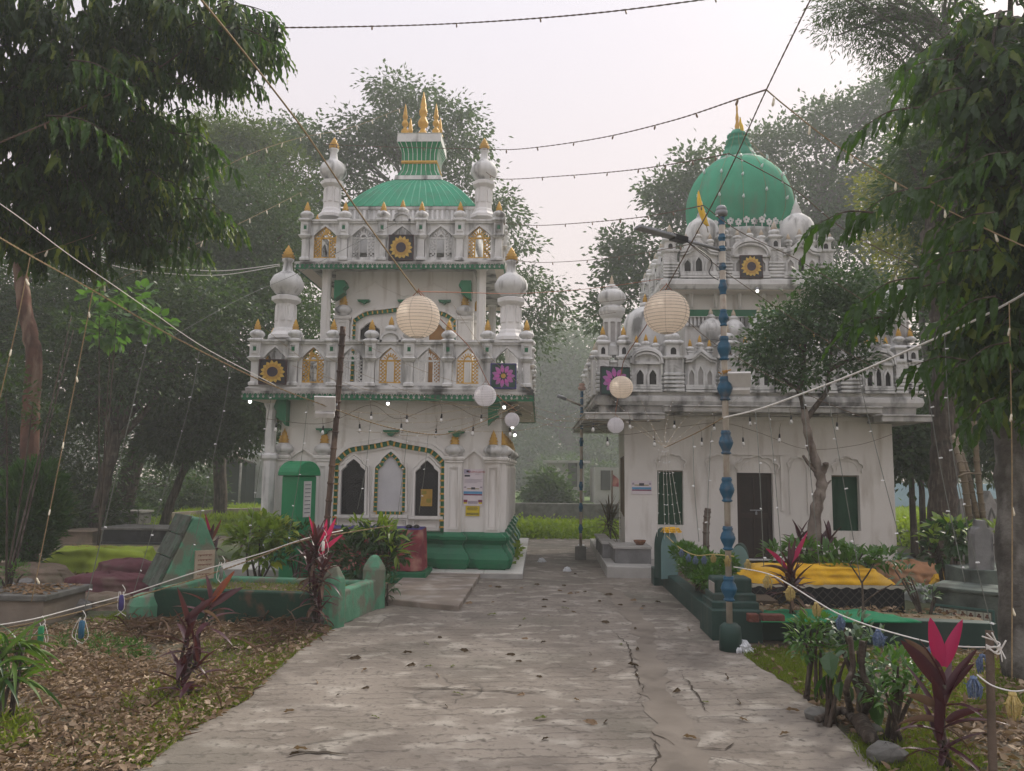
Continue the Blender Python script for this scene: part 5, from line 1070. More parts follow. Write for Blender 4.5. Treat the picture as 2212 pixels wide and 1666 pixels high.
# cloth covered table grave against the left shrine
ya_ = 11.45; a, b = X(690, 1200, ya_), X(908, 1200, ya_); zt_ = Z(800, 1143, ya_)
t = thing('covered_tomb', 'table tomb under red cloth with blue top before the left shrine', 'covered tomb', ((a+b)/2, ya_, 0)); mb = MB(); mb.bx(a-.1, b+.10, ya_-.12, ya_+.62, 0, .16); mb.build('base', GREEN, t, .01); mb = MB(); mb.bx(a, b, ya_-.02, ya_+.5, zt_-.03, zt_+.012); mb.build('top_cloth', BLUC, t, .01)
vs = []; n = 90; per = [(a, ya_-.03), (b, ya_-.03), (b, ya_+.51), (a, ya_+.51)]
for j in range(7):
    for i in range(n):
        s_ = i/n*4; k = int(s_); f = s_-k; p0_, p1_ = per[k], per[(k+1) % 4]; nx_, ny_ = ((0, -1), (1, 0), (0, 1), (-1, 0))[k]; d = (.020*math.sin(i*1.9)+.016*math.sin(i*.7))*(j/6)**.5+.018*(j/6)+.01
        vs.append((lerp(p0_[0], p1_[0], f)+nx_*d, lerp(p0_[1], p1_[1], f)+ny_*d, lerp(zt_, .17, j/6)))
mb = MB(); mb.add(vs, [(j*n+i, j*n+(i+1) % n, (j+1)*n+(i+1) % n, (j+1)*n+i) for j in range(6) for i in range(n)], 0, True); mb.build('red_cloth', REDC, t)
c = at(1180*.31866+515, 1138, 11.6); t = thing('shoes', 'pair of dark slippers left on the blue topped tomb', 'slippers', (c.x, c.y, zt_+.012))
for dx_ in (-.05, .06):
    mb = MB(); mb.lathe([(.035, 0), (.05, .008), (.05, .025), (.03, .045), (.01, .05)], (c.x+dx_, c.y, zt_+.012), 12, ry=1.7); mb.build('shoe', BLACK, t)
# green arched booth with plaque
Yb = 11.75; a, b = X(624, 1060, Yb), X(662, 1060, Yb); zt_ = Z(650, 996, Yb); zb2_ = Z(650, 1028, Yb); t = thing('pillar', 'bright green hooded pillar with a pale inscribed plaque', 'pillar', ((a+b)/2, Yb, 0)); d = .42; an = R(-26)
def pl(mb, nm, m, bev=0, par=None): mb.rotz(an, ((a+b)/2, Yb)); return mb.build(nm, m, par or t, bev)
mb = MB(); mb.bx(a, b+.04, Yb-.2, Yb+d-.2, 0, zb2_); sh = pl(mb, 'shaft', BRIGHTG, .02); mb = MB(); vs = []
for i in range(13):
    q_ = math.pi*i/12; vs.append((Yb+d/2-.2-math.cos(q_)*(d/2+.05), zb2_+math.sin(q_)*(zt_-zb2_)))
mb = MB(); n = len(vs); mb.add([(a-.05, y, z) for y, z in vs]+[(b+.08, y, z) for y, z in vs], [tuple(range(n))[::-1], tuple(range(n, 2*n))]+[(i, i+1, n+i+1, n+i) for i in range(n-1)]+[(0, n, 2*n-1, n-1)]); pl(mb, 'hood', BRIGHTG, .015)
mb = MB(); mb.bx(b+.04, b+.05, Yb-.06, Yb+.10, zb2_-.62, zb2_-.08); pl(mb, 'plaque', mat('white plaque', (.62, .62, .6), None, 4, .6, 0), 0, sh)
mb = MB(); 
for i in range(8): mb.bx(b+.05, b+.052, Yb-.04, Yb+.08, zb2_-.14-i*.06, zb2_-.13-i*.06)
pl(mb, 'inscription', inkp, 0, sh)
# ------------------------------------------------------------------ GRAVES RIGHT
TEAL = mat('dark teal green paint', (.020, .052, .043), (.015, .040, .033), 2, .6, .12, (.10, .10, .09), .5); PTEAL = mat('pale teal paint', (.16, .27, .27), (.13, .22, .22), 2, .7, .1)
N = gnd(1560, 1376); Fp = gnd(1436, 1262); E = gnd(2150, 1402); t = thing('grave', 'dark green walled grave with stepped headstone and planted hedge by the lamp pole', 'grave', tuple(N))
mb = wallseg(MB(), N, Fp, .16, 0, .235); mb.build('side_wall', TEAL, t, .012); mb = wallseg(MB(), N+Vector((.0, .0, 0)), E, .16, 0, .25); mb.build('front_wall', TEAL, t, .012)
mb = MB(); mb.prismz([(p.x, p.y) for p in (N, E, E+Vector((.1, .45, 0)), N+Vector((-.0, .75, 0)))], 0, .215); mb.build('soil', SOIL, t)
p = gnd(1436, 1269); mb = MB(); mb.box((p.x+.02, p.y+.16, .13), (.34, .3, .26), .0); mb.build('corner_block', TEAL, t, .01)
Yh1 = 8.0; f = lambda u, v: (X(u, v, Yh1), Z(u, v, Yh1)); P = [f(1537, 1352), f(1650, 1352), f(1646, 1322), f(1640, 1319), f(1639, 1303), f(1634, 1300), f(1633, 1285), f(1628, 1282), f(1624, 1262), f(1612, 1251), f(1550, 1247), f(1540, 1252)]
hs = None
for k, (u0, u1, vt_, yk) in enumerate(((1541, 1626, 1249, 8.16), (1540, 1634, 1284, 8.04), (1539, 1640, 1302, 7.92), (1538, 1647, 1320, 7.80))):
    mb = MB(); mb.bx(X(u0, 1300, yk), X(u1, 1300, yk), yk, 8.42 if k == 0 else 8.41-.002*k, 0, Z(1590, vt_, yk), 0, 1.0); o_ = mb.build('headstone' if k == 0 else 'step', TEAL, hs or t, .025 if k == 0 else .008); hs = hs or o_
W[hs] = W[t]
mb = MB(); a = f(1538, 1262); b = f(1538, 1330); mb.box((X(1539, 1300, 8.2)-.006, 8.2, (a[1]+b[1])/2), (.012, .22, a[1]-b[1])); mb.build('plaque', mat('pale worn plaque', (.34, .31, .28), None, 6, .8, .2), hs)
def slab(u0, u1, v0_, v1_, Y, th, yaw, nm, m, par, face=None):
    x0, x1 = X(u0, v1_, Y), X(u1, v1_, Y); c = (x0+x1)/2; wd = x1-x0; z0, z1 = Z(u0, v1_, Y), Z(u0, v0_, Y); A = arch(c, wd, z0, lerp(z0, z1, .6), z1, 'round', 8); mb = MB(); fillarch(mb, A, Y, Y+th); 
    if face: fillarch(mb, grow(A, c, -.02), Y-.006, Y, 1)
    mb.rotz(yaw, (c, Y)); return mb.build(nm, [m, face] if face else m, par, .012)
slab(1427, 1466, 1141, 1250, 10.9, .18, R(28), 'headstone', TEAL, t, PTEAL); slab(1582, 1615, 1174, 1262, 10.2, .14, R(-24), 'footstone', TEAL, t, PTEAL)
mb = MB(); a, b = gnd(1470, 1292), gnd(1590, 1285); wd_ = (Fp-N).normalized(); pa, pb = N+wd_*.9+Vector((.09, 0, 0)), N+wd_*((Fp-N).length-.15)+Vector((.09, 0, 0)); mb.prismz([(pa.x, pa.y), (pa.x+.75, pa.y), (pb.x+.8, pb.y), (pb.x, pb.y)], 0, .22); mb.build('planting_bed', mat('damp bed soil', (.10, .07, .045), (.06, .045, .03), 7, .95, .7), t)
c = at(1450, 1144, 10.95); t = cloth('cloth', 'yellow scrap of cloth draped on the arched green headstone', 'cloth', (c.x, c.y, c.z-.035), .24, .24, .06, 0, SAFF, .01)
c = gnd(1500, 1226); t = cloth('grave', 'grave under ochre cloth between porch and lamp pole', 'grave', (c.x+.05, c.y+.25, 0), 1.35, .7, .33, R(-3), OCHR, .02, .6, seed=8); c = gnd(1431, 1232); cloth('cloth', 'peach cloth hanging at the left end of the ochre covered grave', 'cloth', (c.x-.02, c.y+.45, 0), .26, .5, .34, 0, ORNG, .02, seed=9)
# yellow covered grave with black lattice cloth below
Yg = 9.45; a, b = X(1622, 1290, Yg), X(1955, 1290, Yg); zg = Z(1780, 1264, Yg); t = thing('grave', 'grave with bright yellow cloth above a black lattice cloth', 'grave', ((a+b)/2, Yg, 0)); KBL = mat('black cloth', (.012, .011, .014), None, 6, .9, .2); KLT = mat('lattice embroidery', (.06, .055, .05), None, 20, .7, 0)
mb = MB(); mb.bx(a, b, Yg, Yg+.85, 0, zg); mb.build('black_cloth', KBL, t, .015); mb = MB(); lattice(mb, a+.02, b-.02, .05, zg-.05, .105, .010, Yg-.006, Yg-.001); mb.build('embroidery', KLT, t)['kind'] = 'stuff'
mb = MB(); n = 60; vs = []
for j in (0, 1):
    for i in range(n+1): vs.append((lerp(a-.01, b+.01, i/n), Yg-.012-.004*j, zg+.005-j*(.035+.012*math.sin(i*1.3))))
mb.add(vs, [(i, i+1, n+2+i, n+1+i) for i in range(n)]); mb.build('fringe', mat('pale fringe', (.45, .42, .34), None, 30, .9, .2), t)
cy_ = (X(1616, 1250, Yg)+X(1938, 1250, Yg))/2; mb_t = t
def sub(c, *a, **k):
    q = cloth('tmp', 'x', 'x', c, *a, **k); ch = q.children[0]; ch.parent = mb_t; ch.location = Vector(c)-W[mb_t]; bpy.data.objects.remove(q); ch.name = 'yellow_cloth'
sub((cy_, Yg+.38, zg+.001), 1.74, .70, .185, R(0), SAFF, .020, .55, seed=11)
c = gnd(1835, 1336, .25); CARP = mat('green carpet', (.013, .20, .085), (.011, .15, .065), 10, .95, .3, bsc=60); q = [gnd(1644, 1343, .26), gnd(1992, 1344, .26), gnd(1870, 1317, .26), gnd(1650, 1318, .26)]
mb = MB(); nx_, ny_ = 24, 6; vs = []
for j in range(ny_+1):
    for i in range(nx_+1): p = q[0].lerp(q[1], i/nx_).lerp(q[3].lerp(q[2], i/nx_), j/ny_); vs.append((p.x, p.y, .262+.012*math.sin(i*1.1+j)*math.sin(j*1.7)))
mb.add(vs, [(j*(nx_+1)+i, j*(nx_+1)+i+1, (j+1)*(nx_+1)+i+1, (j+1)*(nx_+1)+i) for j in range(ny_) for i in range(nx_)], 0, True); o = tag(mb.build('carpet', CARP), 'bright green carpet spread inside the dark green grave wall', 'carpet'); md = o.modifiers.new('t', 'SOLIDIFY'); md.thickness = .012; md.offset = -1
BRK = mat('old red brick', (.16, .055, .04), (.10, .04, .032), 9, .9, .5)
for u, s_, lb in ((1626, (.10, .09, .075), 'broken half brick on the dark green wall next to the stepped headstone'), (1668, (.22, .10, .07), 'whole dark red brick lying on the dark green grave wall')):
    p = gnd(u, 1343, .25); mb = MB(); mb.box((p.x, p.y+.0, .25+s_[2]/2), s_, .06, .96); tag(mb.build('brick', BRK, None, .008), lb, 'brick')
# more graves behind on the right
c = gnd(1985, 1262); cloth('grave', 'sprawling low mound under dusty orange cloth at right', 'grave', (c.x, c.y+.3, 0), 1.15, .9, .26, R(-4), ORNG, .035, .6, True, seed=12)
c = gnd(2054, 1288); cloth('bundle', 'crumpled bundle of yellow cloth before the tiled graves', 'cloth bundle', (c.x, c.y+.12, .06), .36, .26, .19, .3, SAFF, .035, .5, True, seed=13)
c = gnd(2010, 1300); cloth('bag', 'pale plastic sheet heaped below the yellow cloth bundle', 'plastic sheet', (c.x-.05, c.y+.1, 0), .42, .3, .16, .2, mat('pale plastic', (.40, .42, .40), (.3, .33, .3), 6, .35, .4), .03, .5, True, seed=14)
c = gnd(1640, 1222); cloth('grave', 'low grave under mustard cloth before the brown door', 'grave', (c.x+.02, c.y+.45, 0), .62, .4, .12, 0, OCHR, .02, seed=15)
for u, v, m_, lb in ((2028, 1190, SAFF, 'small yellow cloth on the ground right of the shrine corner'), (2052, 1199, REDC, 'small red cloth beside the croton at right'), (1895, 1214, clothmat('grey net', (.12, .15, .14)), 'grey green net thrown over the grave behind the seedlings')): c = gnd(u, v); cloth('cloth', lb, 'cloth', (c.x, c.y+.2, 0), .5 if v < 1210 else 1.6, .5, .14, 0, m_, .03, .5, True, seed=int(u))
TILEG = mat('mossy tiled cement', (.12, .145, .125), (.07, .085, .075), 4, .9, .4, (.03, .035, .03), .8, (2.5, 2.5, 2), (.5, .64)); TILEW = mat('cream glazed tile', (.42, .42, .34), (.34, .35, .29), 5, .35, .05); TILER = mat('clover red glaze', (.13, .05, .035), None, 9, .4, 0); TILEB = mat('teal tile border', (.06, .14, .12), None, 6, .5, 0)
def tiled(label, u0, u1, vb0, vb1, h0, Yd_, n, uu0, uu1):
    """long low tomb clad with clover tiles; wall runs from p0 to p1"""
    p0, p1 = gnd(u0, vb0), gnd(u1, vb1); d = p1-p0; L = d.length; an = math.atan2(d.y, d.x); t = thing('tiled_grave', label, 'tiled grave', tuple((p0+p1)/2)); mb = MB(); mb.bx(0, L, 0, Yd_, 0, h0); mb.bx(-.03, L+.03, -.03, Yd_+.03, h0, h0+.04)
    def place(m): m.rotz(an, (0, 0)); m.v = [(x+p0.x, y+p0.y, z) for x, y, z in m.v]; return m
    place(mb).build('body', TILEG, t, .012); s_ = min(h0*.52, L*(uu1-uu0)/n); zt0 = h0*.34; x0 = L*uu0; mb = MB(); frame(mb, x0-.03, x0+n*s_+.03, zt0-.02, zt0+s_+.04, .02, -.012, 0); place(mb).build('border', TILEB, t)
    for i in range(n):
        mb = MB(); mb.bx(x0+i*s_+.004, x0+(i+1)*s_-.004, -.012, 0, zt0+.004, zt0+s_); q = place(mb).build('tile', TILEW, t); mb = MB(); c0 = x0+(i+.5)*s_; zc = zt0+s_*.5
        for k in range(3):
            a_ = math.pi/2+k*2*math.pi/3; mb.prism([(c0+math.cos(a_)*s_*.17+math.cos(b_)*s_*.15, zc+.02*s_+math.sin(a_)*s_*.17+math.sin(b_)*s_*.15) for b_ in [2*math.pi*j/8 for j in range(8)]], -.0145-.0004*k, -.012)
        mb.bx(c0-s_*.03, c0+s_*.03, -.0150, -.012, zc-s_*.34, zc); place(mb).build('clover', TILER, q)
    return t
tiled('longer low mossy grave faced with seven clover tiles', 2016, 2170, 1354, 1374, .40, .6, 7, .05, .84)
tiled('taller mossy grave block faced with three clover tiles', 2090, 2260, 1318, 1336, .50, .7, 3, .06, .55)
Yo = 9.2; t = thing('obelisk', 'tall grey stained headstone obelisk right of the croton bush', 'headstone', tuple(at(2127, 1228, Yo))); x0, x1, z0, z1 = X(2107, 1200, Yo), X(2148, 1200, Yo), Z(2127, 1235, Yo), Z(2127, 1124, Yo); mb = MB(); c = (x0+x1)/2; wd = x1-x0
mb.prism([(x0, 0), (x1, 0), (x1, z1-.16), (x1-wd*.12, z1-.1), (c+wd*.2, z1-.08), (c+wd*.12, z1), (c-wd*.12, z1), (c-wd*.2, z1-.08), (x0+wd*.12, z1-.1), (x0, z1-.16)], Yo, Yo+.16); mb.build('slab', mat('stained grey stone', (.22, .22, .22), (.15, .15, .15), 5, .9, .3, (.02, .02, .022), .9, (3, 3, 1.5), (.5, .62)), t, .012)
mb = MB(); mb.bx(x0-.1, x1+.35, Yo-.06, Yo+.5, 0, z0+.02); mb.build('plinth', TILEG, t, .01)
for (u0, u1, v0_, v1_, Y, m_, lb, shp) in ((2126, 2152, 1060, 1120, 14.5, CONC, 'pale gabled headstone with arched niche among the far right trees', 1), (2073, 2098, 1078, 1122, 15.5, CONC, 'pale grey upright headstone behind the bamboo poles', 0), (2040, 2070, 1080, 1122, 15.8, DCONC, 'squat mottled headstone right of the dark trunk', 0), (2145, 2184, 1078, 1120, 15, DCONC, 'dark mossy slab beside the gabled headstone', 0)):
    c = at((u0+u1)/2, v1_, Y); x0, x1, z1 = X(u0, v0_, Y), X(u1, v0_, Y), Z(u0, v0_, Y); m = (x0+x1)/2; t = thing('headstone', lb, 'headstone', (c.x, Y, 0)); mb = MB(); mb.prism([(x0, 0), (x1, 0), (x1, z1*.82 if shp else z1), (m, z1), (x0, z1*.82 if shp else z1-.02)], Y, Y+.25); mb.build('slab', m_, t, .01)
    mb = MB(); A = arch(m, (x1-x0)*.6, .2, z1*.55, z1*.75, 'ogee', 6); mb.strip(A, grow(A, m, .03), Y-.02, Y); mb.build('niche', DCONC if m_ is CONC else CONC, t)
tombbox('dark weathered stone tomb at the right corner of the shrine', 1936, 2006, 1147, 1176, .6, BLKT, DCONC)
# misty walls and houses far off
t = thing('boundary_wall', 'long pale blue boundary wall behind the trees at right', 'wall', (14, 36, 0)); mb = MB(); a, b = X(1880, 1060, 36), X(2330, 1060, 36); mb.bx(a, b, 36, 36.3, 0, Z(2000, 1044, 36)); mb.build('wall', mat('pale blue wash', (.33, .47, .58), (.28, .41, .50), 1.5, .9, .1), t)
t = thing('boundary_wall', 'low grey boundary wall across the misty gap between the shrines', 'wall', (1, 26, 0)); mb = MB(); a, b = X(1060, 1100, 26), X(1350, 1100, 26); mb.bx(a, b, 26, 26.3, 0, Z(1200, 1088, 26)); mb.build('wall', DCONC, t)
Yq_ = 42; t = thing('house', 'pale misty house behind the great tree in the gap', 'house', (4, Yq_, 0)); mb = MB(); a, b = X(1185, 1050, Yq_), X(1262, 1050, Yq_); mb.bx(a, b, Yq_, Yq_+4, 0, Z(1220, 1000, Yq_)); mb.bx(a-.3, b+.3, Yq_-.3, Yq_+4, Z(1220, 1000, Yq_), Z(1220, 995, Yq_)); mb.build('wall', FARW, t); mb = MB(); mb.bx(lerp(a, b, .55), lerp(a, b, .8), Yq_-.05, Yq_, .8, 2.2); mb.build('window', DARK, t)
Yq_ = 40; t = thing('house', 'pale misty building glimpsed left of the right shrine', 'house', (6, Yq_, 0)); mb = MB(); a, b = X(1285, 1050, Yq_), X(1420, 1050, Yq_); mb.bx(a, b, Yq_, Yq_+4, 0, Z(1320, 1010, Yq_)); mb.build('wall', FARW, t); mb = MB(); mb.bx(a+.3, a+.8, Yq_-.05, Yq_, .7, 1.7); mb.build('window', DARK, t)
def flagpole(label, u, v, vb, Y, m):
    c = at(u, v, Y); t = thing('flag', label, 'flag', (c.x, Y, 0)); MB().tube([(c.x, Y, 0), (c.x+.02, Y, c.z+.1)], .025, 5).build('pole', ROPED, t); mb = MB(); h = c.z-Z(u, vb, Y); mb.add([(c.x+.03, Y, c.z), (c.x+.25, Y+.04, c.z-h*.5), (c.x+.3, Y+.02, c.z-h), (c.x+.03, Y-.04, c.z-h*.95), (c.x+.03, Y, c.z-h*.5)], [(0, 4, 1), (4, 3, 2, 1)]); o = mb.build('cloth', m, t); o.modifiers.new('t', 'SOLIDIFY').thickness = .01
flagpole('small red pennant on a stick left of the right shrine', 1321, 1024, 1052, 22, REDC); flagpole('thin green pennant beside the red one', 1340, 1046, 1085, 21, clothmat('leaf green cloth', (.10, .18, .06))); flagpole('dark green pennant on a stick in the misty gap', 1177, 1030, 1060, 34, GREEN)
# ------------------------------------------------------------------ VEGETATION
L_ASH = leafmat('mast tree leaf', (.011, .034, .009), (.032, .078, .012), (.26, .31, .03), .46, .42, .3, .6)
L_MANGO = leafmat('broad tree leaf', (.020, .046, .018), (.042, .085, .028), (.09, .14, .04), .32, .55, .25)
L_DARK = leafmat('dark grove leaf', (.012, .034, .012), (.036, .078, .020), (.12, .17, .03), .36, .42, .35)
L_YELL = leafmat('olive yellow leaf', (.05, .075, .014), (.14, .16, .02), (.34, .30, .03), .4, .5, .25)
L_OLIVE = leafmat('olive feathery leaf', (.022, .05, .014), (.06, .10, .02), (.14, .18, .03), .38, .5, .25)
L_HEART = leafmat('bright heart leaf', (.03, .09, .022), (.07, .17, .035), (.16, .28, .06), .38, .45, .3)
L_BRI = leafmat('bright small leaf', (.05, .10, .02), (.10, .15, .025), (.22, .22, .04), .4, .5, .3)
L_FICUS = leafmat('little ficus leaf', (.018, .05, .02), (.04, .095, .03), (.10, .18, .04), .3, .45, .35)
L_CROT = leafmat('croton leaf', (.05, .12, .014), (.17, .26, .022), (.40, .40, .03), .32, .35, .5)
L_CROD = leafmat('dark green shrub leaf', (.014, .042, .014), (.03, .085, .02), (.13, .20, .025), .28, .35, .5)
L_CORD = leafmat('cordyline leaf', (.045, .012, .022), (.075, .02, .032), (.11, .035, .045), .25, .35, .5)
L_PINK = leafmat('pink cordyline leaf', (.36, .018, .11), (.42, .02, .13), (.46, .03, .13), .38, .4, .4)
L_REDC = leafmat('red bronze cordyline leaf', (.12, .03, .02), (.2, .05, .025), (.3, .09, .03), .3, .4, .4)
L_DRYC = leafmat('withered leaf', (.10, .06, .045), (.16, .10, .075), (.28, .20, .16), .15, .7, .2)
L_THUJ = leafmat('thuja frond', (.018, .06, .014), (.04, .11, .022), (.12, .20, .03), .25, .6, .2)
L_PALM = leafmat('palm leaf', (.04, .10, .018), (.09, .17, .024), (.22, .28, .05), .35, .45, .3)
L_SEED = leafmat('seedling leaf', (.035, .10, .02), (.07, .17, .028), (.18, .30, .04), .32, .4, .5)
L_SEED2 = leafmat('grey green leaf', (.05, .10, .06), (.09, .16, .09), (.20, .26, .18), .25, .35, .6)
L_GRASS = leafmat('grass blade', (.08, .13, .02), (.17, .23, .035), (.32, .35, .08), .42, .6, .2)
L_WEED = leafmat('bright weed leaf', (.10, .17, .02), (.19, .28, .03), (.34, .40, .06), .42, .5, .2)
BARK = mat('brown bark', (.075, .055, .042), (.032, .024, .019), 7, .95, .9, (.13, .11, .09), .7, (14, 14, 1.6), (.5, .62), bsc=26)
BARKR = mat('reddish bark', (.13, .062, .043), (.05, .025, .019), 3, .95, .8, (.26, .19, .14), .7, (3, 3, .6), (.54, .68), bsc=18)
BARKG = mat('grey lichen bark', (.12, .112, .10), (.06, .055, .05), 6, .95, .8, (.30, .29, .27), .5, (4, 4, 2), (.5, .66), bsc=24)
BARKD = mat('bleached dead wood', (.23, .195, .165), (.12, .095, .08), 5, .9, .6, (.07, .045, .035), .7, (9, 9, 1.2), (.48, .62), bsc=26)
BAMB = mat('old bamboo', (.17, .13, .08), (.11, .085, .055), 6, .7, .2)
SCL = 1.
def blob(u, v, Y, r): return (np.array(at(u, v, Y)), np.array(r if isinstance(r, (tuple, list)) else (r, r, r), float)*SCL)
def crown_pts(blobs, ncl, shell=.45):
    wt = np.array([(b[1][0]*b[1][1]+b[1][1]*b[1][2]+b[1][0]*b[1][2]) for b in blobs]); wt = wt/wt.sum(); k = rng.choice(len(blobs), ncl, p=wt)
    d = rng.normal(0, 1, (ncl, 3)); d /= np.linalg.norm(d, axis=1, keepdims=True); r_ = rng.uniform(shell**3, 1, ncl)**(1/3)*rng.uniform(.86, 1.06, ncl)
    C = np.array([b[0] for b in blobs])[k]; Rr = np.array([b[1] for b in blobs])[k]
    return C + d*Rr*r_[:, None], d
def clump_leaves(C, dirs, per, L, Wd, cr, T, droop=.3, flat=.7, out=.5, jit=.3):
    n = len(C)*per; O = np.repeat(C, per, 0) + rng.normal(0, 1, (n, 3))*np.array((cr, cr, cr*flat)); O0 = np.repeat(C, per, 0); Dv = (O-O0)/max(cr, 1e-6) + np.repeat(dirs, per, 0)*out + rng.normal(0, .5, (n, 3)); Dv[:, 2] -= droop
    ln = L*rng.uniform(1-jit, 1+jit, n); return leaves(T, O, Dv, ln, Wd*ln/L*rng.uniform(.8, 1.2, n), rng.uniform(-1.2, 1.2, n))
def limb(mb, pts, r0_, r1_, n=7):
    P = curve_pts(pts, 6); k = len(P); P = [p + Vector((rnd.uniform(-1, 1), rnd.uniform(-1, 1), 0))*r0_*.10 for p in P]; mb.tube(P, [lerp(r0_, r1_, (i/(k-1))**.8) for i in range(k)], n)
def tree(name, label, base, trunk, blobs, ncl, per, L, Wd, cr, mleaf, T=T2, bark=None, r0_=.2, r1_=.08, nlimb=8, droop=.3, flat=.7, cat='tree', group=None, shell=.45, lay=0, limbs=True, out=.5):
    """trunk (world points), limbs reaching into the crown and the foliage"""
    t = thing(name, label, cat, tuple(base), group); mb = MB(); tr = [Vector(p) for p in trunk]; limb(mb, tr, r0_, r1_, 10); C, D = crown_pts(blobs, ncl, shell)
    o = mb.build('trunk', bark or BARK, t)
    if limbs:
        mb = MB(); idx = rng.choice(len(C), min(nlimb*3, len(C)), replace=False)
        for q, i in enumerate(idx):
            e = Vector(C[i]); s_ = tr[-1] if q % 3 else tr[max(0, len(tr)-2)].lerp(tr[-1], rnd.uniform(.2, 1)); m_ = s_.lerp(e, .5) + Vector((0, 0, .12*(e-s_).length)); limb(mb, [s_, m_, e], r1_*(.75 if q % 3 == 0 else .45), .012, 5)
        mb.build('branches', bark or BARK, t)['kind'] = 'stuff'
    V, Fc = clump_leaves(C, D, per, L, Wd, cr, T, droop, flat, out); np_obj('crown', V, Fc, mleaf, t); return t
def trunkpts(pix, Y): return [at(u, v, Y if isinstance(Y, (int, float)) else Y[i]) for i, (u, v) in enumerate(pix)]
# the broad-leaved tree behind the left shrine
Y = 29.; SCL = 1.42; tk = [Vector((X(905, 700, Y), Y, 0)), at(900, 800, Y), at(890, 600, Y), at(900, 450, Y)]
tree('broadleaf_tree', 'tall hazy broad-leaved tree rising behind the left shrine', tk[0], tk,
     [blob(900, 290, Y, (1.5, 1.5, 1.1)), blob(800, 300, Y, (1.0, 1.2, .8)), blob(985, 290, Y, (.85, 1, .9)), blob(870, 205, Y, (.85, 1, .5)), blob(690, 320, Y, (.8, 1.2, .5)), blob(630, 290, Y+1, (.55, 1, .3)), blob(760, 430, Y, (1.5, 1.2, 1.1)), blob(660, 480, Y, (1.0, 1.2, 1.3)), blob(1080, 470, Y, (.6, 1, .6)), blob(1010, 420, Y, (.9, 1, 1.0)), blob(1150, 640, Y, (.7, 1, .8)), blob(1110, 560, Y, (.65, 1, .85)), blob(1160, 740, Y-.5, (.4, .8, .6)), blob(1190, 650, Y, (.4, .7, .45)), blob(690, 640, Y, (1.1, 1, 1.5)), blob(1050, 700, Y+.5, (1.0, 1, 1.4))],
     560, 48, .20, .098, .36, L_MANGO, T2, BARKG, .42, .2, 16, .65, .5)
# trees behind the right shrine
Y = 30.; SCL = 1.38; tk = [Vector((X(1560, 700, Y), Y, 0)), at(1555, 800, Y), at(1540, 560, Y)]
tree('broadleaf_tree', 'hazy large-leaved tree behind the right shrine left of the onion dome', tk[0], tk,
     [blob(1455, 420, Y, (.7, .9, .7)), blob(1520, 370, Y, (.75, .9, .7)), blob(1420, 400, Y, (.3, .6, .28)), blob(1460, 470, Y, (.55, .8, .35)), blob(1370, 540, Y-1, (.8, .9, .5)), blob(1340, 570, Y-1, (.7, .8, .4)), blob(1390, 630, Y-1, (1.0, .9, .8)), blob(1310, 670, Y-1, (.45, .7, .55)), blob(1330, 520, Y-1, (.3, .5, .25)), blob(1290, 700, Y-1, (.25, .5, .28)), blob(1500, 560, Y, (.9, .9, 1.2))],
     210, 44, .22, .12, .33, L_MANGO, T2, BARKG, .3, .14, 11, .2, .6)
Y = 34.; SCL = 1.42; tk = [Vector((X(1790, 700, Y), Y, 0)), at(1790, 800, Y), at(1775, 560, Y), at(1765, 430, Y)]
tree('broadleaf_tree', 'tall misty tree behind and right of the onion dome', tk[0], tk,
     [blob(1720, 330, Y, (1.4, 1.3, 1.0)), blob(1800, 270, Y, (1.1, 1.2, .75)), blob(1870, 250, Y, (1.1, 1.2, .75)), blob(1640, 320, Y, (.7, 1, .6)), blob(1760, 440, Y, (1.8, 1.4, 1.2)), blob(1880, 400, Y, (1.6, 1.4, 1.5)), blob(1920, 210, Y, (.7, 1, .45)), blob(1800, 600, Y, (2.1, 1.3, 1.7)), blob(1960, 560, Y, (1.7, 1.3, 1.9))],
     520, 48, .22, .115, .42, L_MANGO, T2, BARKG, .45, .2, 16, .2, .6)
SCL = 1.; Y = 18.5; tk = [Vector((X(2015, 700, Y), Y, 0)), at(2012, 900, Y), at(1980, 560, Y), at(1975, 420, Y)]
tree('leafy_tree', 'yellowish small-leaved tree between the onion dome and the right foreground tree', tk[0], tk,
     [blob(1915, 400, Y, (.55, .7, .45)), blob(1975, 380, Y, (.7, .8, .55)), blob(2000, 470, Y, (.7, .8, .8)), blob(2050, 330, Y, (.7, .8, .7)), blob(1890, 440, Y, (.4, .5, .25)), blob(2000, 280, Y, (.5, .6, .4)), blob(2060, 560, Y, (.9, .8, 1.0)), blob(1960, 560, Y, (.5, .6, .6)), blob(1900, 520, Y, (.4, .5, .3)), blob(2120, 400, Y, (.7, .8, .8))],
     300, 42, .10, .055, .20, L_YELL, T2, BARKG, .10, .05, 10, .1, .6)
# misty great tree and wood in the gap between the shrines
Y = 74.; SCL = 1.95; tk = [Vector((X(1245, 700, Y), Y, 0)), at(1248, 1010, Y), at(1225, 950, Y), at(1190, 900, Y)]
t = tree('old_tree', 'misty old tree with a forked leaning trunk in the gap between the shrines', tk[0], tk, [blob(1180, 820, Y, (2.6, 2.4, 2.2)), blob(1260, 850, Y, (2.2, 2, 2.0)), blob(1220, 760, Y, (1.8, 2, 1.5)), blob(1330, 900, Y, (1.6, 2, 1.6)), blob(1120, 900, Y, (1.6, 2, 1.8))], 520, 30, .52, .27, .86, L_MANGO, T2, BARK, 1.05, .58, 10, .2, .7)
SCL = 1.; mb = MB(); limb(mb, [at(1248, 1010, Y), at(1262, 940, Y), at(1235, 860, Y)], .8, .3, 9); limb(mb, [at(1212, 930, Y), at(1160, 890, Y), at(1120, 850, Y)], .48, .16, 8); mb.build('limb', BARK, t)
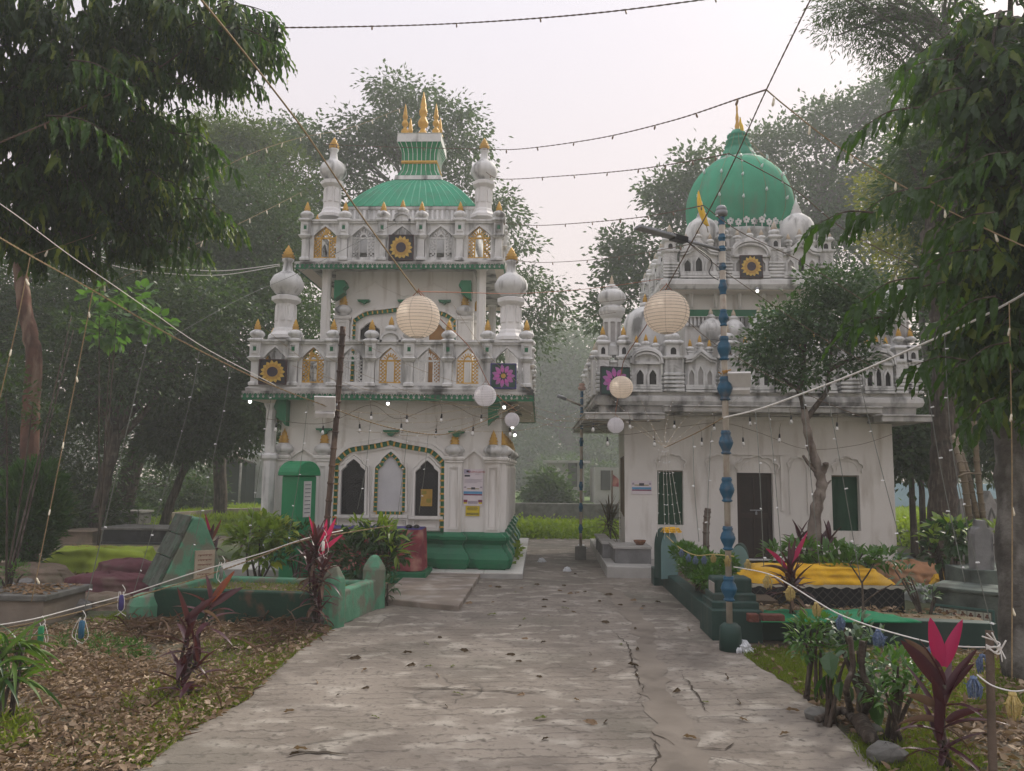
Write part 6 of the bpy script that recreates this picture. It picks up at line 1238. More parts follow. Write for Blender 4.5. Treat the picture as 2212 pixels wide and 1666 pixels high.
for i, (u, v, Y, rr, hh, lb) in enumerate(((1150, 990, 68, 3.1, 3.0, 'misty low bushy tree beside the left shrine across the lawn'), (1185, 1062, 33, .8, 1.0, 'misty conical shrub before the grey boundary wall'), (1290, 1000, 66, 2.1, 3.1, 'misty slim tree left of the right shrine'), (1215, 1035, 56, 1.9, 1.9, 'misty dark thicket before the far house in the gap'), (1300, 1050, 52, 1.2, 1.6, 'misty thicket right of the far lamp post'), (1345, 980, 70, 3.0, 3.5, 'misty round tree just behind the left flank of the right shrine'), (1250, 775, 96, 7.0, 5.3, 'tallest far tree fading into the mist over the gap'), (1120, 850, 94, 7.2, 6.0, 'far tree fading into the mist close to the left shrine'), (1330, 845, 94, 6.0, 5.4, 'far tree fading into the mist close to the right shrine'))):
    c = at(u, v, Y); b0 = Vector((c.x, Y, 0)); tree('misty_tree', lb, b0, [b0, c*.999], [(np.array(c), np.array((rr, rr, hh))), (np.array(c)+np.array((rr*.5, 0, -hh*.4)), np.array((rr*.8, rr*.7, hh*.7))), (np.array(c)-np.array((rr*.5, 0, hh*.45)), np.array((rr*.8, rr*.7, hh*.6)))], 200, 26, .15+rr*.08, .08+rr*.045, .12+rr*.09, L_MANGO, T2, BARK, .12+.05*rr, .06, 5, .2, .7)
# the dark grove on the left
GR = (('dark_tree', 'dark forked tree leaning right with its base by the tan tomb', [(200, 1164), (222, 1060), (240, 985), (252, 930)], 17.5, .17, .13, [blob(300, 760, 17.5, (1.9, 1.6, 1.5)), blob(180, 800, 17.5, (1.6, 1.4, 1.4)), blob(400, 680, 18, (1.5, 1.4, 1.3)), blob(250, 640, 18, (1.7, 1.4, 1.3))], 1500),
      ('dark_tree', 'broad dark trunk leaning right behind the concrete box tomb', [(262, 1112), (285, 1010), (318, 930), (350, 850), (385, 760)], 22, .30, .24, [blob(470, 620, 21, (2.2, 1.6, 2.0)), blob(540, 480, 21, (2.0, 1.6, 1.8)), blob(420, 520, 21, (1.9, 1.6, 1.8)), blob(570, 720, 20, (1.7, 1.4, 1.8)), blob(590, 840, 19, (1.0, 1, 1.3))], 2100),
      ('dark_tree', 'slim leaning tree with a low bushy crown near the kerb wall', [(350, 1132), (375, 1070), (398, 1012), (410, 960)], 20, .13, .08, [blob(430, 910, 20, (1.3, 1.2, 1.0)), blob(510, 880, 20, (1.1, 1.1, 1.2)), blob(370, 950, 20, (.9, 1, .6)), blob(540, 880, 19.5, (.5, .6, .5))], 1100),
      ('dark_tree', 'feathery green tree whose crown shows sky below the foreground mast tree', [(478, 1100), (470, 900), (460, 600), (455, 420)], 24, .22, .14, [blob(500, 330, 24, (1.7, 1.5, .9)), blob(430, 360, 23, (1.6, 1.4, 1.2)), blob(560, 330, 24, (1.0, 1.3, .7)), blob(610, 420, 24, (1.2, 1.3, 1.5)), blob(380, 300, 22, (1.0, 1.2, .5)), blob(560, 560, 23, (1.6, 1.4, 1.8)), blob(480, 290, 24, (.8, 1, .4))], 1700),
      ('dark_tree', 'deep shaded tree filling the left edge behind the reddish trunk', [(20, 1180), (10, 1000), (0, 800), (10, 640)], 19, .22, .15, [blob(60, 760, 19, (2.0, 1.6, 1.9)), blob(-60, 700, 18, (1.8, 1.6, 2)), blob(150, 640, 19, (1.8, 1.5, 1.6)), blob(20, 950, 19, (1.4, 1.4, 1.3)), blob(140, 960, 20, (1.6, 1.5, 1.5))], 1700))
for nm, lb, pix, Y, ra, rb, bl, ncl in GR:
    tk = [gnd(*pix[0])]; tk[0] = Vector((X(pix[0][0], pix[0][1], Y), Y, 0)); tk += [at(u, v, Y) for u, v in pix[1:]]
    t = tree(nm, lb, tk[0], tk, bl, int(ncl*.62), 36, .125, .06, .27, L_OLIVE if 'feathery' in lb else (L_MANGO if 'broad dark' in lb or 'slim' in lb else L_DARK), T2, BARK, ra, rb, 12, .2, .75)
    if 'forked' in lb: mb = MB(); limb(mb, [at(250, 945, Y), at(225, 900, Y), at(150, 840, Y)], .10, .05); limb(mb, [at(251, 950, Y), at(300, 905, Y), at(340, 850, Y)], .11, .05); limb(mb, [at(250, 930, Y), at(248, 870, Y), at(262, 800, Y)], .12, .06); mb.build('limb', BARK, t)
for i, (u, v, Y, rx, rz, lb) in enumerate(((180, 1090, 19, 1.2, .9, 'dark shadowy bush left of the forked tree'), (110, 1120, 17, .8, .55, 'dark low bush behind the lime green grave'), (320, 1050, 26, 1.6, 1.0, 'grey green bush between the leaning trunks'), (455, 1040, 34, 1.2, 1.0, 'pale bush behind the shed at left'), (250, 1120, 23, 1.2, .5, 'low dark bush at the foot of the broad trunk'), (420, 1060, 27, 1.0, .6, 'light green bush near the red headstone'), (1965, 960, 16, .9, .72, 'leafy bush crown hanging at the right corner of the shrine'), (1985, 940, 16.5, .8, .7, 'upper leafy spray at the right corner of the shrine'), (2110, 930, 19, 1.6, 1.1, 'dark bushy tree behind the bamboo poles'), (2180, 800, 17, 1.5, 2.2, 'dark tree mass at the right edge behind the grey trunk'), (2080, 740, 19, 1.3, 1.8, 'dark tree right of the brown trunk'))):
    c = at(u, v, Y); b0 = Vector((c.x, Y, 0)); n = int(90*rx*rz+90); low = i in (0, 1, 2, 3, 4, 5)
    tree('bush' if low else 'leafy_tree', lb, b0, [b0, Vector(c)*.5+b0*.5, Vector(c)], [(np.array(c), np.array((rx, rx*.8, rz)))] + ([(np.array((c.x, Y, rz*.4)), np.array((rx*.9, rx*.7, max(.3, rz*.6))))] if low else []), n, 24, .14 if i < 8 else .19, .07 if i < 8 else .085, .2, L_DARK if i not in (3, 5, 6, 7) else L_MANGO, T2, BARK, .08, .04, 5, .3, .7, 'bush' if low else 'tree', shell=.2)
# far wood closing the view all round
fb = []
for i in range(46):
    a = R(-62+124*i/45); d = 98+6*math.sin(i*2.3); h = 9.3+2.4*math.sin(i*1.7)
    if -12 < math.degrees(a) < 12: h *= .82
    fb.append((np.array((math.sin(a)*d, math.cos(a)*d, h*.55)), np.array((6.4, 4, h*.62))))
C, D = crown_pts(fb, 2600, .6); V, Fc = clump_leaves(C, D, 20, .75, .45, .9, T2, .2, .7); tag(np_obj('woodland', V, Fc, L_DARK), 'far misty wood closing the view', 'wood', None, 'stuff')
# brown trunk at right, with bamboo props
Y = 13.5; tk = [Vector((X(2034, 1130, Y), Y, 0)), at(2036, 1120, Y), at(2040, 980, Y), at(2038, 880, Y), at(2042, 760, Y), at(2030, 640, Y), at(2010, 500, Y)]
tree('leafy_tree', 'straight dark brown trunk right of the shrine carrying a high crown', tk[0], tk, [blob(2010, 430, Y+.5, (.9, .9, .7)), blob(2080, 330, Y+.5, (1.0, 1, .9)), blob(1990, 330, Y+1, (.6, .8, .5)), blob(2060, 600, Y+.5, (.7, .8, .8))], 420, 24, .13, .06, .17, L_DARK, T2, BARK, .245, .17, 8, .2)
def pole(name, label, pts, r_, m, cat='pole', n=7, joints=0):
    t = thing(name, label, cat, tuple(pts[0])); limb_ = MB(); limb_.tube(curve_pts(pts, 8), r_, n); o = limb_.build('shaft', m, t)
    if joints:
        P = curve_pts(pts, joints)
        mb = MB()
        for k in range(1, len(P)-1, max(1, joints//4)): d = (P[k+1]-P[k-1]).normalized()*.012; mb.tube([P[k]-d, P[k]+d], r_*1.18, n)
        mb.build('joints', m, t)['kind'] = 'stuff'
    return t
Y = 11.5
pole('bamboo_pole', 'leaning dark bamboo pole against the brown trunk', [at(2095, 1130, Y), at(2080, 1020, Y), at(2058, 945, Y+.5)], .045, BAMB, joints=5); pole('bamboo_pole', 'leaning bamboo pole in the middle of the three', [at(2112, 1120, Y), at(2090, 1020, Y+.2), at(2062, 940, Y+.7)], .035, BAMB, joints=5); pole('bamboo_pole', 'upright bamboo pole right of the two leaning ones', [at(2124, 1120, Y), at(2112, 1020, Y), at(2104, 910, Y)], .04, BAMB, joints=5); pole('tie_stick', 'thin stick tied across the bamboo poles', [at(2070, 1030, Y-.1), at(2090, 1023, Y-.1), at(2120, 1024, Y-.1)], .015, BAMB)
# grey trunk at the right edge and its hanging mast-tree foliage
def spray_set(items, per_m=19, Lf=.25, Wf=.043, seed=0, dr=(.75, 1.2), sp=(.15, .6)):
    """branches (tip pairs) with leaves hanging in two rows; returns branch mesh and leaf arrays"""
    mb = MB(); O = []; D = []
    for (a, b) in items:
        a, b = Vector(a), Vector(b); L = (b-a).length; sag = Vector((0, 0, .12*L)); P = curve_pts([a, a.lerp(b, .5)+sag, b], 6); mb.tube(P, [lerp(.009, .003, i/(len(P)-1)) for i in range(len(P))], 4); n = max(4, int(L*per_m)); h = (b-a).normalized(); s_ = h.cross(Vector((0, 0, 1))).normalized()
        for i in range(n):
            t = (i+.5)/n; f = t*(len(P)-1); k = min(int(f), len(P)-2); p = P[k].lerp(P[k+1], f-k); q = 1 if i % 2 else -1
            O.append(p); D.append(Vector((0, 0, -1))*rnd.uniform(*dr) + s_*q*rnd.uniform(*sp) + h*rnd.uniform(.15, .6))
        for q in (-.4, .4): O.append(b); D.append(h + Vector((0, 0, -.6)) + s_*q)
    n = len(O); ln = Lf*np.array([rnd.uniform(.65, 1.2) for _ in range(n)]); return mb, np.array([tuple(o) for o in O]), np.array([tuple(d) for d in D]), ln, Wf*ln/Lf*np.array([rnd.uniform(.85, 1.2) for _ in range(n)])
def sprays_in(blobs, n, lmin, lmax, centre):
    C, D = crown_pts(blobs, n, .25); it = []
    for c, d in zip(C, D):
        h = Vector((c[0]-centre[0], c[1]-centre[1], 0)) + Vector((d[0], d[1], 0))*.6 + Vector((rnd.uniform(-.5, .5), rnd.uniform(-.5, .5), 0)); h = h.normalized() if h.length > .01 else Vector((1, 0, 0)); L = rnd.uniform(lmin, lmax); it.append((Vector(c)-h*L*.5+Vector((0, 0, .10)), Vector(c)+h*L*.5+Vector((0, 0, -.22*L))))
    return it
TL = [bpy.data.meshes.new('leaf') for _ in range(0)]
def mast_tree(label, base, tk, blobs, n, explicit, r0_, r1_, bark, seed, expl_n, ls=(.4, .8), kw={}):
    t = thing('mast_tree', label, 'tree', tuple(base)); mb = MB(); limb(mb, tk, r0_, r1_, 12); mb.build('trunk', bark, t); top = Vector(tk[-1])
    it = sprays_in(blobs, n, *ls, top); bm_, O, D, ln, wd = spray_set(it, **kw); k = len(bm_.v)
    for i in range(0, n, max(1, n//26)): limb(bm_, [top + Vector((0, 0, -rnd.uniform(0, .8))), top.lerp(Vector(it[i][0]), .5) + Vector((0, 0, .25)), Vector(it[i][0])], .03, .008, 5)
    bm_.build('branches', BARK, t)['kind'] = 'stuff'
    V, Fc = leaves(TW, O, D, ln, wd, rng.uniform(-.9, .9, len(O))); o = np_obj('crown', V, Fc, L_ASH, t); o['kind'] = 'stuff'
    if explicit:                                         # the sprays that stand clear of the mass: every leaf a part
        em, O, D, ln, wd = spray_set(explicit, 26, .25, .046, **{k: v for k, v in kw.items() if k in ('dr', 'sp')}); em.build('twigs', BARK, t)['kind'] = 'stuff'
        for i in range(len(O)):
            V, Fc = leaves(TW, O[i:i+1]*0, D[i:i+1], ln[i:i+1], wd[i:i+1], np.array([rnd.uniform(-.5, .5)])); me = bpy.data.meshes.new('leaf'); me.from_pydata(V.tolist(), [], Fc.tolist()); me.materials.append(L_ASH); inst(me, 'leaf', t, O[i])
    return t
Y = 12.0; tk = [Vector((X(72, 1100, Y), Y, 0)), at(66, 990, Y), at(66, 880, Y), at(74, 780, Y), at(58, 690, Y), at(46, 600, Y), at(40, 480, Y-.3), at(60, 300, Y-1.2), at(90, 120, Y-2)]
exl = [(at(a, b, Yx), at(c, d, Yx+.1)) for a, b, c, d, Yx in ((480, 60, 590, 95, 6.8), (470, 20, 575, 25, 6.9), (440, 120, 560, 190, 7), (380, 180, 470, 215, 7), (330, 290, 465, 320, 7.4), (260, 260, 430, 330, 7.2), (300, 400, 470, 470, 8), (240, 440, 400, 500, 8), (180, 480, 330, 560, 8), (90, 500, 240, 580, 7.6), (150, 130, 260, 170, 5.6), (100, 250, 250, 300, 5.6))]
mast_tree('big drooping-leaved tree with reddish trunk filling the upper left corner', tk[0], tk,
          [blob(40, 120, 7.6, (.9, 1.3, .9)), blob(200, 80, 7.4, (.9, 1.2, .62)), blob(340, 70, 7.4, (.75, 1, .48)), blob(450, 80, 7.2, (.48, .8, .42)), blob(520, 40, 7.2, (.28, .6, .26)), blob(540, 100, 7.2, (.2, .4, .2)), blob(60, 330, 7.8, (.85, 1.2, .75)), blob(170, 350, 7.8, (.8, 1.1, .62)), blob(310, 330, 8, (.62, 1, .25)), blob(410, 330, 8, (.25, .6, .15)), blob(330, 440, 8.2, (.6, .9, .22)), blob(200, 460, 8, (.7, .9, .35)), blob(430, 460, 8.2, (.22, .6, .12)), blob(40, 470, 7.8, (.6, .9, .42)), blob(-80, 250, 7, (.7, 1.2, 1.4)), blob(250, 200, 7.2, (.75, .8, .35)), blob(120, 530, 7.8, (.5, .7, .2)), blob(300, 520, 8.2, (.42, .6, .14)), blob(260, 420, 8, (.8, .8, .3))],
          900, exl, .15, .085, BARKR, 1, 150)
Y = 6.6; tk = [Vector((X(2200, 1300, Y), Y, 0)), at(2196, 1200, Y), at(2190, 1000, Y), at(2186, 850, Y), at(2196, 650, Y), at(2190, 350, Y), at(2180, 50, Y)]
exr = [(at(a, b, Yx), at(c, d, Yx)) for a, b, c, d, Yx in ((1990, 232, 1845, 290, 5.2), (2060, 130, 1955, 155, 5.3), (2080, 190, 1975, 240, 5.3), (2010, 405, 1850, 470, 5.1), (1890, 460, 1765, 485, 5.0), (2080, 380, 1960, 440, 5.2), (2120, 540, 1985, 590, 5.1), (1985, 600, 1855, 655, 5.0), (1930, 690, 1840, 705, 5.0), (2040, 610, 1930, 665, 5.0), (2090, 780, 1975, 790, 5.0), (2180, 740, 2080, 790, 4.9), (2150, 460, 2040, 500, 5.0), (2150, 640, 2050, 690, 5.0), (2150, 860, 2090, 905, 5.0), (2180, 330, 2090, 360, 5))]
mast_tree('big drooping-leaved tree with grey trunk filling the right edge', tk[0], tk,
          [blob(2130, 60, 6, (.5, .8, .5)), blob(2180, 250, 6, (.48, .7, .55)), blob(2090, 170, 6, (.3, .6, .25)), blob(2170, 480, 6, (.42, .7, .45)), blob(2090, 340, 6, (.22, .5, .16)), blob(2190, 660, 6, (.36, .6, .4)), blob(2120, 560, 5.9, (.22, .4, .14)), blob(2200, 820, 6, (.22, .5, .36)), blob(2260, 400, 6, (.6, .9, 1.4)), blob(2150, 760, 6, (.2, .4, .12))],
          330, exr, .16, .11, BARKG, 2, 150, (.3, .55), dict(per_m=24, Lf=.23, Wf=.055, dr=(.35, .9), sp=(.3, .95)))
# neem sprays hanging into the top right
Y = 12; b0 = Vector((8.5, Y, 0)); tree('neem_tree', 'fine-leaved neem branches hanging into the top right corner', b0, [b0, Vector((8.3, Y, 4)), at(2040, 60, Y)],
     [blob(1990, 10, Y, (.95, .9, .45)), blob(1900, 5, Y, (.75, .8, .4)), blob(1950, 100, Y, (.5, .6, .38)), blob(1820, 10, Y, (.45, .6, .28)), blob(1860, 60, Y, (.3, .4, .25)), blob(1800, 70, Y, (.16, .3, .16)), blob(1985, 150, Y, (.3, .5, .3)), blob(1900, 100, Y, (.22, .3, .2))], 330, 34, .085, .018, .13, L_MANGO, T2, BARKG, .2, .09, 9, .45, .7)
# small ficus tree with the bleached, lopped trunk before the right shrine
Y = 11.; pix = [(1752, 1165), (1760, 1130), (1768, 1080), (1775, 1045), (1766, 1010), (1752, 965), (1742, 920), (1738, 885)]
tk = [Vector((X(1750, 1150, Y), Y, 0))] + [at(u, v, Y) for u, v in pix[1:]]; t = thing('ficus_tree', 'small ficus tree with bleached crooked trunk before the right shrine', 'tree', tuple(tk[0])); mb = MB(); P = curve_pts(tk, 7); n = len(P); mb.tube(P, [lerp(.09, .048, i/(n-1))*(1+.12*math.sin(i*1.3)) for i in range(n)], 10); mb.build('trunk', BARKD, t)
mb = MB(); limb(mb, [at(1772, 1030, Y), at(1781, 1012, Y-.05), at(1784, 1000, Y-.1)], .05, .04, 8); limb(mb, [at(1762, 1020, Y), at(1745, 1000, Y), at(1735, 984, Y)], .03, .018, 6); limb(mb, [at(1770, 1060, Y), at(1788, 1045, Y), at(1795, 1038, Y)], .03, .008, 6); mb.build('stub', BARKD, t); mb = MB(); fk = at(1742, 905, Y)
for b in ([(1733, 870), (1725, 845), (1700, 825), (1670, 800)], [(1725, 845), (1735, 800), (1740, 740), (1760, 650)], [(1768, 875), (1785, 845), (1790, 800), (1800, 720)], [(1790, 800), (1830, 780), (1870, 770)], [(1740, 760), (1700, 740), (1650, 720)]): limb(mb, [fk if b[0] in ((1733, 870), (1768, 875)) else at(*b[0], Y)] + [at(u, v, Y+.05) for u, v in b[1:]], .045, .012, 6)
mb.build('branches', BARK, t)['kind'] = 'stuff'; C, D = crown_pts([blob(1790, 700, Y, (.60, .6, .48)), blob(1820, 630, Y, (.45, .5, .35)), blob(1680, 740, Y, (.5, .5, .32)), blob(1640, 760, Y, (.28, .35, .2)), blob(1700, 690, Y, (.35, .4, .25)), blob(1860, 690, Y, (.25, .4, .45)), blob(1770, 620, Y, (.3, .4, .22)), blob(1850, 770, Y, (.22, .3, .28)), blob(1740, 800, Y, (.4, .4, .22)), blob(1670, 800, Y, (.22, .3, .16)), blob(1900, 660, Y+.6, (.3, .4, .35))], 330, .3)
V, Fc = clump_leaves(C, D, 30, .074, .042, .105, T2, .15, .75); np_obj('crown', V, Fc, L_FICUS, t)
# ---- shrubs built leaf by leaf
def shrub(name, label, u, v, Y, blobs, n, L, Wd, m, cat='shrub', stems=5, droop=.1, T=T8, parts=0, up=.5, stemm=None):
    b0 = Vector((X(u, v, Y), Y, 0)); t = thing(name, label, cat, tuple(b0)); C, D = crown_pts(blobs, n, .35); mb = MB()
    for i in range(stems): e = Vector(C[rng.integers(len(C))]); limb(mb, [b0+Vector((rnd.uniform(-.06, .06), rnd.uniform(-.05, .05), 0)), b0.lerp(e, .55)+Vector((0, 0, .05)), e], .018, .007, 5)
    mb.build('stem', stemm or BARK, t); Dv = D*.9 + rng.normal(0, .35, D.shape) + np.array((0, 0, up-droop)); ln = L*rng.uniform(.7, 1.25, n); wd = Wd*ln/L*rng.uniform(.85, 1.15, n); ro_ = rng.uniform(-.6, .6, n)
    order = np.argsort(C[:, 1])                                  # the leaves nearest the path are single parts
    if parts:
        for i in order[:parts]: V, Fc = leaves(T, C[i:i+1]*0, Dv[i:i+1], ln[i:i+1], wd[i:i+1], ro_[i:i+1]); me = bpy.data.meshes.new('leaf'); me.from_pydata(V.tolist(), [], Fc.tolist()); me.materials.append(m); inst(me, 'leaf', t, C[i])
    rest = order[parts:]
    if len(rest): V, Fc = leaves(T, C[rest], Dv[rest], ln[rest], wd[rest], ro_[rest]); o = np_obj('foliage', V, Fc, m, t); o['kind'] = 'stuff'
    return t
shrub('croton', 'bright yellow-green croton bush behind the peeling green grave', 560, 1240, 10.4, [blob(560, 1155, 10.4, (.40, .34, .24)), blob(530, 1170, 10.4, (.2, .25, .17)), blob(600, 1150, 10.4, (.25, .3, .16)), blob(575, 1200, 10.4, (.33, .3, .16))], 560, .15, .078, L_CROT, parts=110)
shrub('croton', 'small dark-leaved shrub between the bright croton and the green pillar', 640, 1230, 10.7, [blob(645, 1150, 10.7, (.16, .2, .16)), blob(640, 1185, 10.7, (.2, .2, .2))], 150, .13, .05, L_CROD, parts=50)
shrub('croton', 'dark round croton with yellow-green top before the red covered tomb', 790, 1275, 9.8, [blob(785, 1200, 9.8, (.40, .35, .28)), blob(810, 1160, 9.8, (.27, .3, .15)), blob(750, 1190, 9.8, (.2, .25, .2)), blob(830, 1200, 9.8, (.2, .25, .2)), blob(858, 1185, 9.9, (.15, .2, .2))], 700, .15, .058, L_CROD, parts=110)
shrub('croton', 'topmost yellow-green young leaves of a croton before the red covered tomb', 815, 1275, 9.7, [blob(815, 1140, 9.65, (.26, .25, .09)), blob(845, 1155, 9.65, (.12, .2, .12)), blob(775, 1135, 9.65, (.13, .2, .06)), blob(850, 1190, 9.6, (.1, .15, .12))], 110, .16, .045, L_CROT, parts=60, stems=3)
shrub('croton', 'low croton suckers at the right foot of the dark croton', 835, 1300, 9.4, [blob(838, 1262, 9.4, (.11, .12, .08)), blob(830, 1285, 9.4, (.06, .08, .05))], 36, .13, .045, L_CROD, parts=36, stems=2, droop=.5)
shrub('croton', 'glossy broad-leaved croton beside the stained obelisk', 2050, 1235, 10.2, [blob(2050, 1160, 10.2, (.30, .3, .19)), blob(2030, 1190, 10.2, (.2, .25, .18)), blob(2085, 1170, 10.2, (.16, .25, .18))], 230, .15, .085, L_CROD, parts=70)
shrub('croton', 'yellow-green top leaves on the croton beside the obelisk', 2050, 1235, 10.1, [blob(2055, 1135, 10.1, (.27, .25, .06)), blob(2010, 1160, 10.1, (.08, .15, .1)), blob(2150, 1150, 10.6, (.12, .15, .12))], 80, .14, .075, L_CROT, parts=40, stems=3)
shrub('hedge_plant', 'clipped ferny hedge inside the dark green grave', 1515, 1270, 9.5, [blob(1480, 1195, 10, (.17, .3, .13)), blob(1510, 1210, 9.7, (.2, .3, .12)), blob(1550, 1232, 9.3, (.22, .25, .12)), blob(1500, 1225, 9.5, (.2, .25, .12)), blob(1570, 1215, 9.4, (.12, .2, .1)), blob(1530, 1250, 9.1, (.2, .25, .1))], 3200, .07, .035, L_SEED, parts=0, T=T2, stems=9)
shrub('seedlings', 'row of glossy seedlings on the grave behind the yellow cloth', 1810, 1240, 10.2, [blob(1730, 1190, 10.2, (.26, .25, .1)), blob(1790, 1195, 10.2, (.3, .25, .1)), blob(1850, 1200, 10.1, (.3, .25, .1)), blob(1910, 1205, 10.3, (.25, .25, .08)), blob(1820, 1220, 10, (.5, .25, .06)), blob(1680, 1195, 10.3, (.2, .2, .08))], 420, .145, .066, L_SEED, parts=110, stems=12)
shrub('seedlings', 'pale grey-green sprigs beside the tiled graves', 2000, 1300, 8.4, [blob(1950, 1240, 8.6, (.12, .12, .08)), blob(1990, 1270, 8.5, (.15, .12, .06)), blob(2010, 1285, 8.4, (.12, .1, .05)), blob(1935, 1215, 8.7, (.1, .1, .06))], 80, .08, .032, L_SEED2, parts=50, stems=6)
shrub('leafy_shrub', 'fresh green shrub in front of the dark grave wall at right', 1755, 1500, 5.9, [blob(1745, 1370, 5.9, (.15, .14, .12)), blob(1770, 1350, 5.9, (.12, .12, .08)), blob(1735, 1400, 5.9, (.09, .1, .1)), blob(1770, 1400, 5.9, (.12, .12, .08))], 260, .075, .030, L_SEED, parts=130, stems=6)
shrub('leafy_shrub', 'loose pale-leaved shrub under the blue tassels', 1860, 1500, 5.6, [blob(1830, 1350, 5.7, (.17, .14, .09)), blob(1860, 1390, 5.6, (.18, .14, .12)), blob(1900, 1400, 5.5, (.15, .14, .11)), blob(1810, 1395, 5.7, (.1, .1, .08)), blob(1935, 1450, 5.3, (.16, .14, .14)), blob(1900, 1470, 5.3, (.15, .14, .12))], 300, .068, .030, L_SEED2, parts=120, stems=9)
shrub('leafy_shrub', 'low green weeds between the path and the pink cordyline', 1930, 1500, 5.0, [blob(1930, 1440, 5.0, (.18, .15, .1)), blob(1975, 1470, 4.9, (.15, .14, .1)), blob(1900, 1500, 4.9, (.1, .12, .07))], 260, .06, .030, L_SEED, parts=60, stems=6)
shrub('leafy_shrub', 'small feathery plant by the boulders at the far left', 25, 1270, 9.6, [blob(30, 1232, 9.6, (.2, .15, .1)), blob(5, 1240, 9.6, (.15, .15, .1))], 260, .06, .02, L_SEED, parts=0, stems=4)
shrub('vine', 'broad heart-shaped leaves climbing by the yellow cord at left', 240, 800, 13, [blob(225, 640, 12.6, (.35, .3, .18)), blob(270, 690, 12.6, (.5, .3, .3)), blob(330, 700, 12.6, (.3, .3, .22)), blob(230, 720, 12.8, (.35, .3, .2)), blob(300, 640, 12.6, (.3, .3, .2))], 260, .18, .15, L_HEART, 'vine', 3, .5, parts=60)
shrub('leafy_shrub', 'light leafy sprays before the reddish trunk at the left edge', 40, 1000, 9.5, [blob(30, 860, 9.5, (.35, .3, .25)), blob(100, 900, 10, (.3, .3, .2)), blob(20, 800, 9.5, (.25, .2, .2)), blob(150, 690, 11, (.2, .2, .15)), blob(140, 540, 11, (.2, .2, .1))], 520, .085, .035, L_DARK, 'shrub', 4, .4, T2)
# thuja
Y = 11.1; b0 = Vector((X(55, 1210, Y), Y, 0)); t = thing('thuja_bush', 'dense upright thuja bush before the reddish trunk', 'bush', tuple(b0)); mb = MB(); limb(mb, [b0, b0+Vector((0, 0, 1.2))], .07, .02, 7); mb.build('trunk', BARK, t)
C, D = crown_pts([blob(55, 1110, Y, (.58, .5, .66)), blob(75, 1050, Y, (.38, .38, .36)), blob(40, 1170, Y, (.5, .45, .4)), blob(100, 1100, Y, (.25, .3, .4))], 1900, .55); n = 5; O = np.repeat(C, n, 0)+rng.normal(0, .02, (len(C)*n, 3)); Dv = np.repeat(D, n, 0)*.7+rng.normal(0, .35, O.shape)+np.array((0, 0, .7)); ln = rng.uniform(.09, .17, len(O)); V, Fc = leaves(T2, O, Dv, ln, ln*.22, rng.uniform(-1, 1, len(O))); np_obj('foliage', V, Fc, L_THUJ, t)['kind'] = 'stuff'
# ---- cordylines: each strap leaf is a part
def strap(mb, p, d, L, wd, arch_, n=7, fold=.22, face=False):
    d = Vector(d).normalized(); s_ = d.cross(Vector((.25, 1, .1)) if face else Vector((0, 0, 1))); s_ = s_.normalized() if s_.length > .05 else Vector((1, 0, 0)); vs = []; q = Vector(p); dd = d.copy()
    for i in range(n+1):
        t = i/n; w_ = wd*(.16+.84*math.sin(math.pi*min(1, (t*.92+.08))**.8)) if i < n else .0; up = s_.cross(dd).normalized(); vs += [q-s_*w_/2+up*fold*w_, q.copy(), q+s_*w_/2+up*fold*w_]; dd = (dd+Vector((0, 0, -arch_/n))).normalized(); q = q+dd*(L/n)
    return mb.add(vs, [(3*i+j, 3*i+j+1, 3*i+4+j, 3*i+3+j) for i in range(n) for j in (0, 1)], 0, True)
def cordyline(label, b0, heads, m, Lf=.30, Wf=.05, n=22, group=None, accents=(), dry=0, name='cordyline'):
    t = thing(name, label, 'cordyline', tuple(b0), group)
    for hi, (h, k) in enumerate(heads):
        mb = MB(); mid = Vector(b0).lerp(Vector(h), .5)+Vector((rnd.uniform(-.03, .03), 0, 0)); limb(mb, [Vector(b0)+Vector((rnd.uniform(-.03, .03), rnd.uniform(-.03, .03), 0)), mid, Vector(h)], .016, .011, 6); mb.build('stem', BARK, t)
        for i in range(k):
            f = i/max(1, k-1); a = i*2.4+rnd.uniform(-.4, .4); el = lerp(-.25, 1.25, f**.9)+rnd.uniform(-.15, .15); p = Vector(h)+Vector((0, 0, -Lf*.75*(1-f))); d = Vector((math.cos(a)*math.cos(el), math.sin(a)*math.cos(el), math.sin(el))); mb = MB(); strap(mb, p, d, Lf*rnd.uniform(.75, 1.15)*(1 if f > .2 else .8), Wf*rnd.uniform(.8, 1.15), rnd.uniform(.5, 1.3)*(1.2-f*.8)); mb.build('leaf', L_DRYC if (f < .12*dry) else m, t)
    for (p, q, wd, mm_, ar) in accents: mb = MB(); p = Vector(p); q = Vector(q); strap(mb, p, (q-p)+Vector((0, 0, ar*.3*(q-p).length)), (q-p).length*1.03, wd, ar, 9, .22, True); mb.build('leaf', mm_, t)
    return t
Y = 7.75; A_ = lambda u, v, Y_=None: at(u, v, Y_ or Y); b0 = gnd(682, 1362)
cordyline('clump of cordylines with bright pink top leaves beside the green grave post', b0, [(A_(683, 1175), 30), (A_(668, 1210, 7.8), 22), (A_(698, 1225, 7.7), 20), (A_(680, 1270), 18), (A_(690, 1310), 12)], L_CORD, .27, .042, accents=[(A_(690, 1195), A_(724, 1120), .06, L_PINK, .1), (A_(690, 1195), A_(706, 1122), .06, L_PINK, .0), (A_(688, 1190), A_(668, 1115), .04, L_PINK, .1), (A_(690, 1200), A_(736, 1150), .05, L_PINK, .5), (A_(684, 1190), A_(676, 1125), .045, L_REDC, .1), (A_(685, 1200), A_(650, 1150), .045, L_CORD, .3)], dry=2)
Y = 5.6; b0 = gnd(388, 1498)
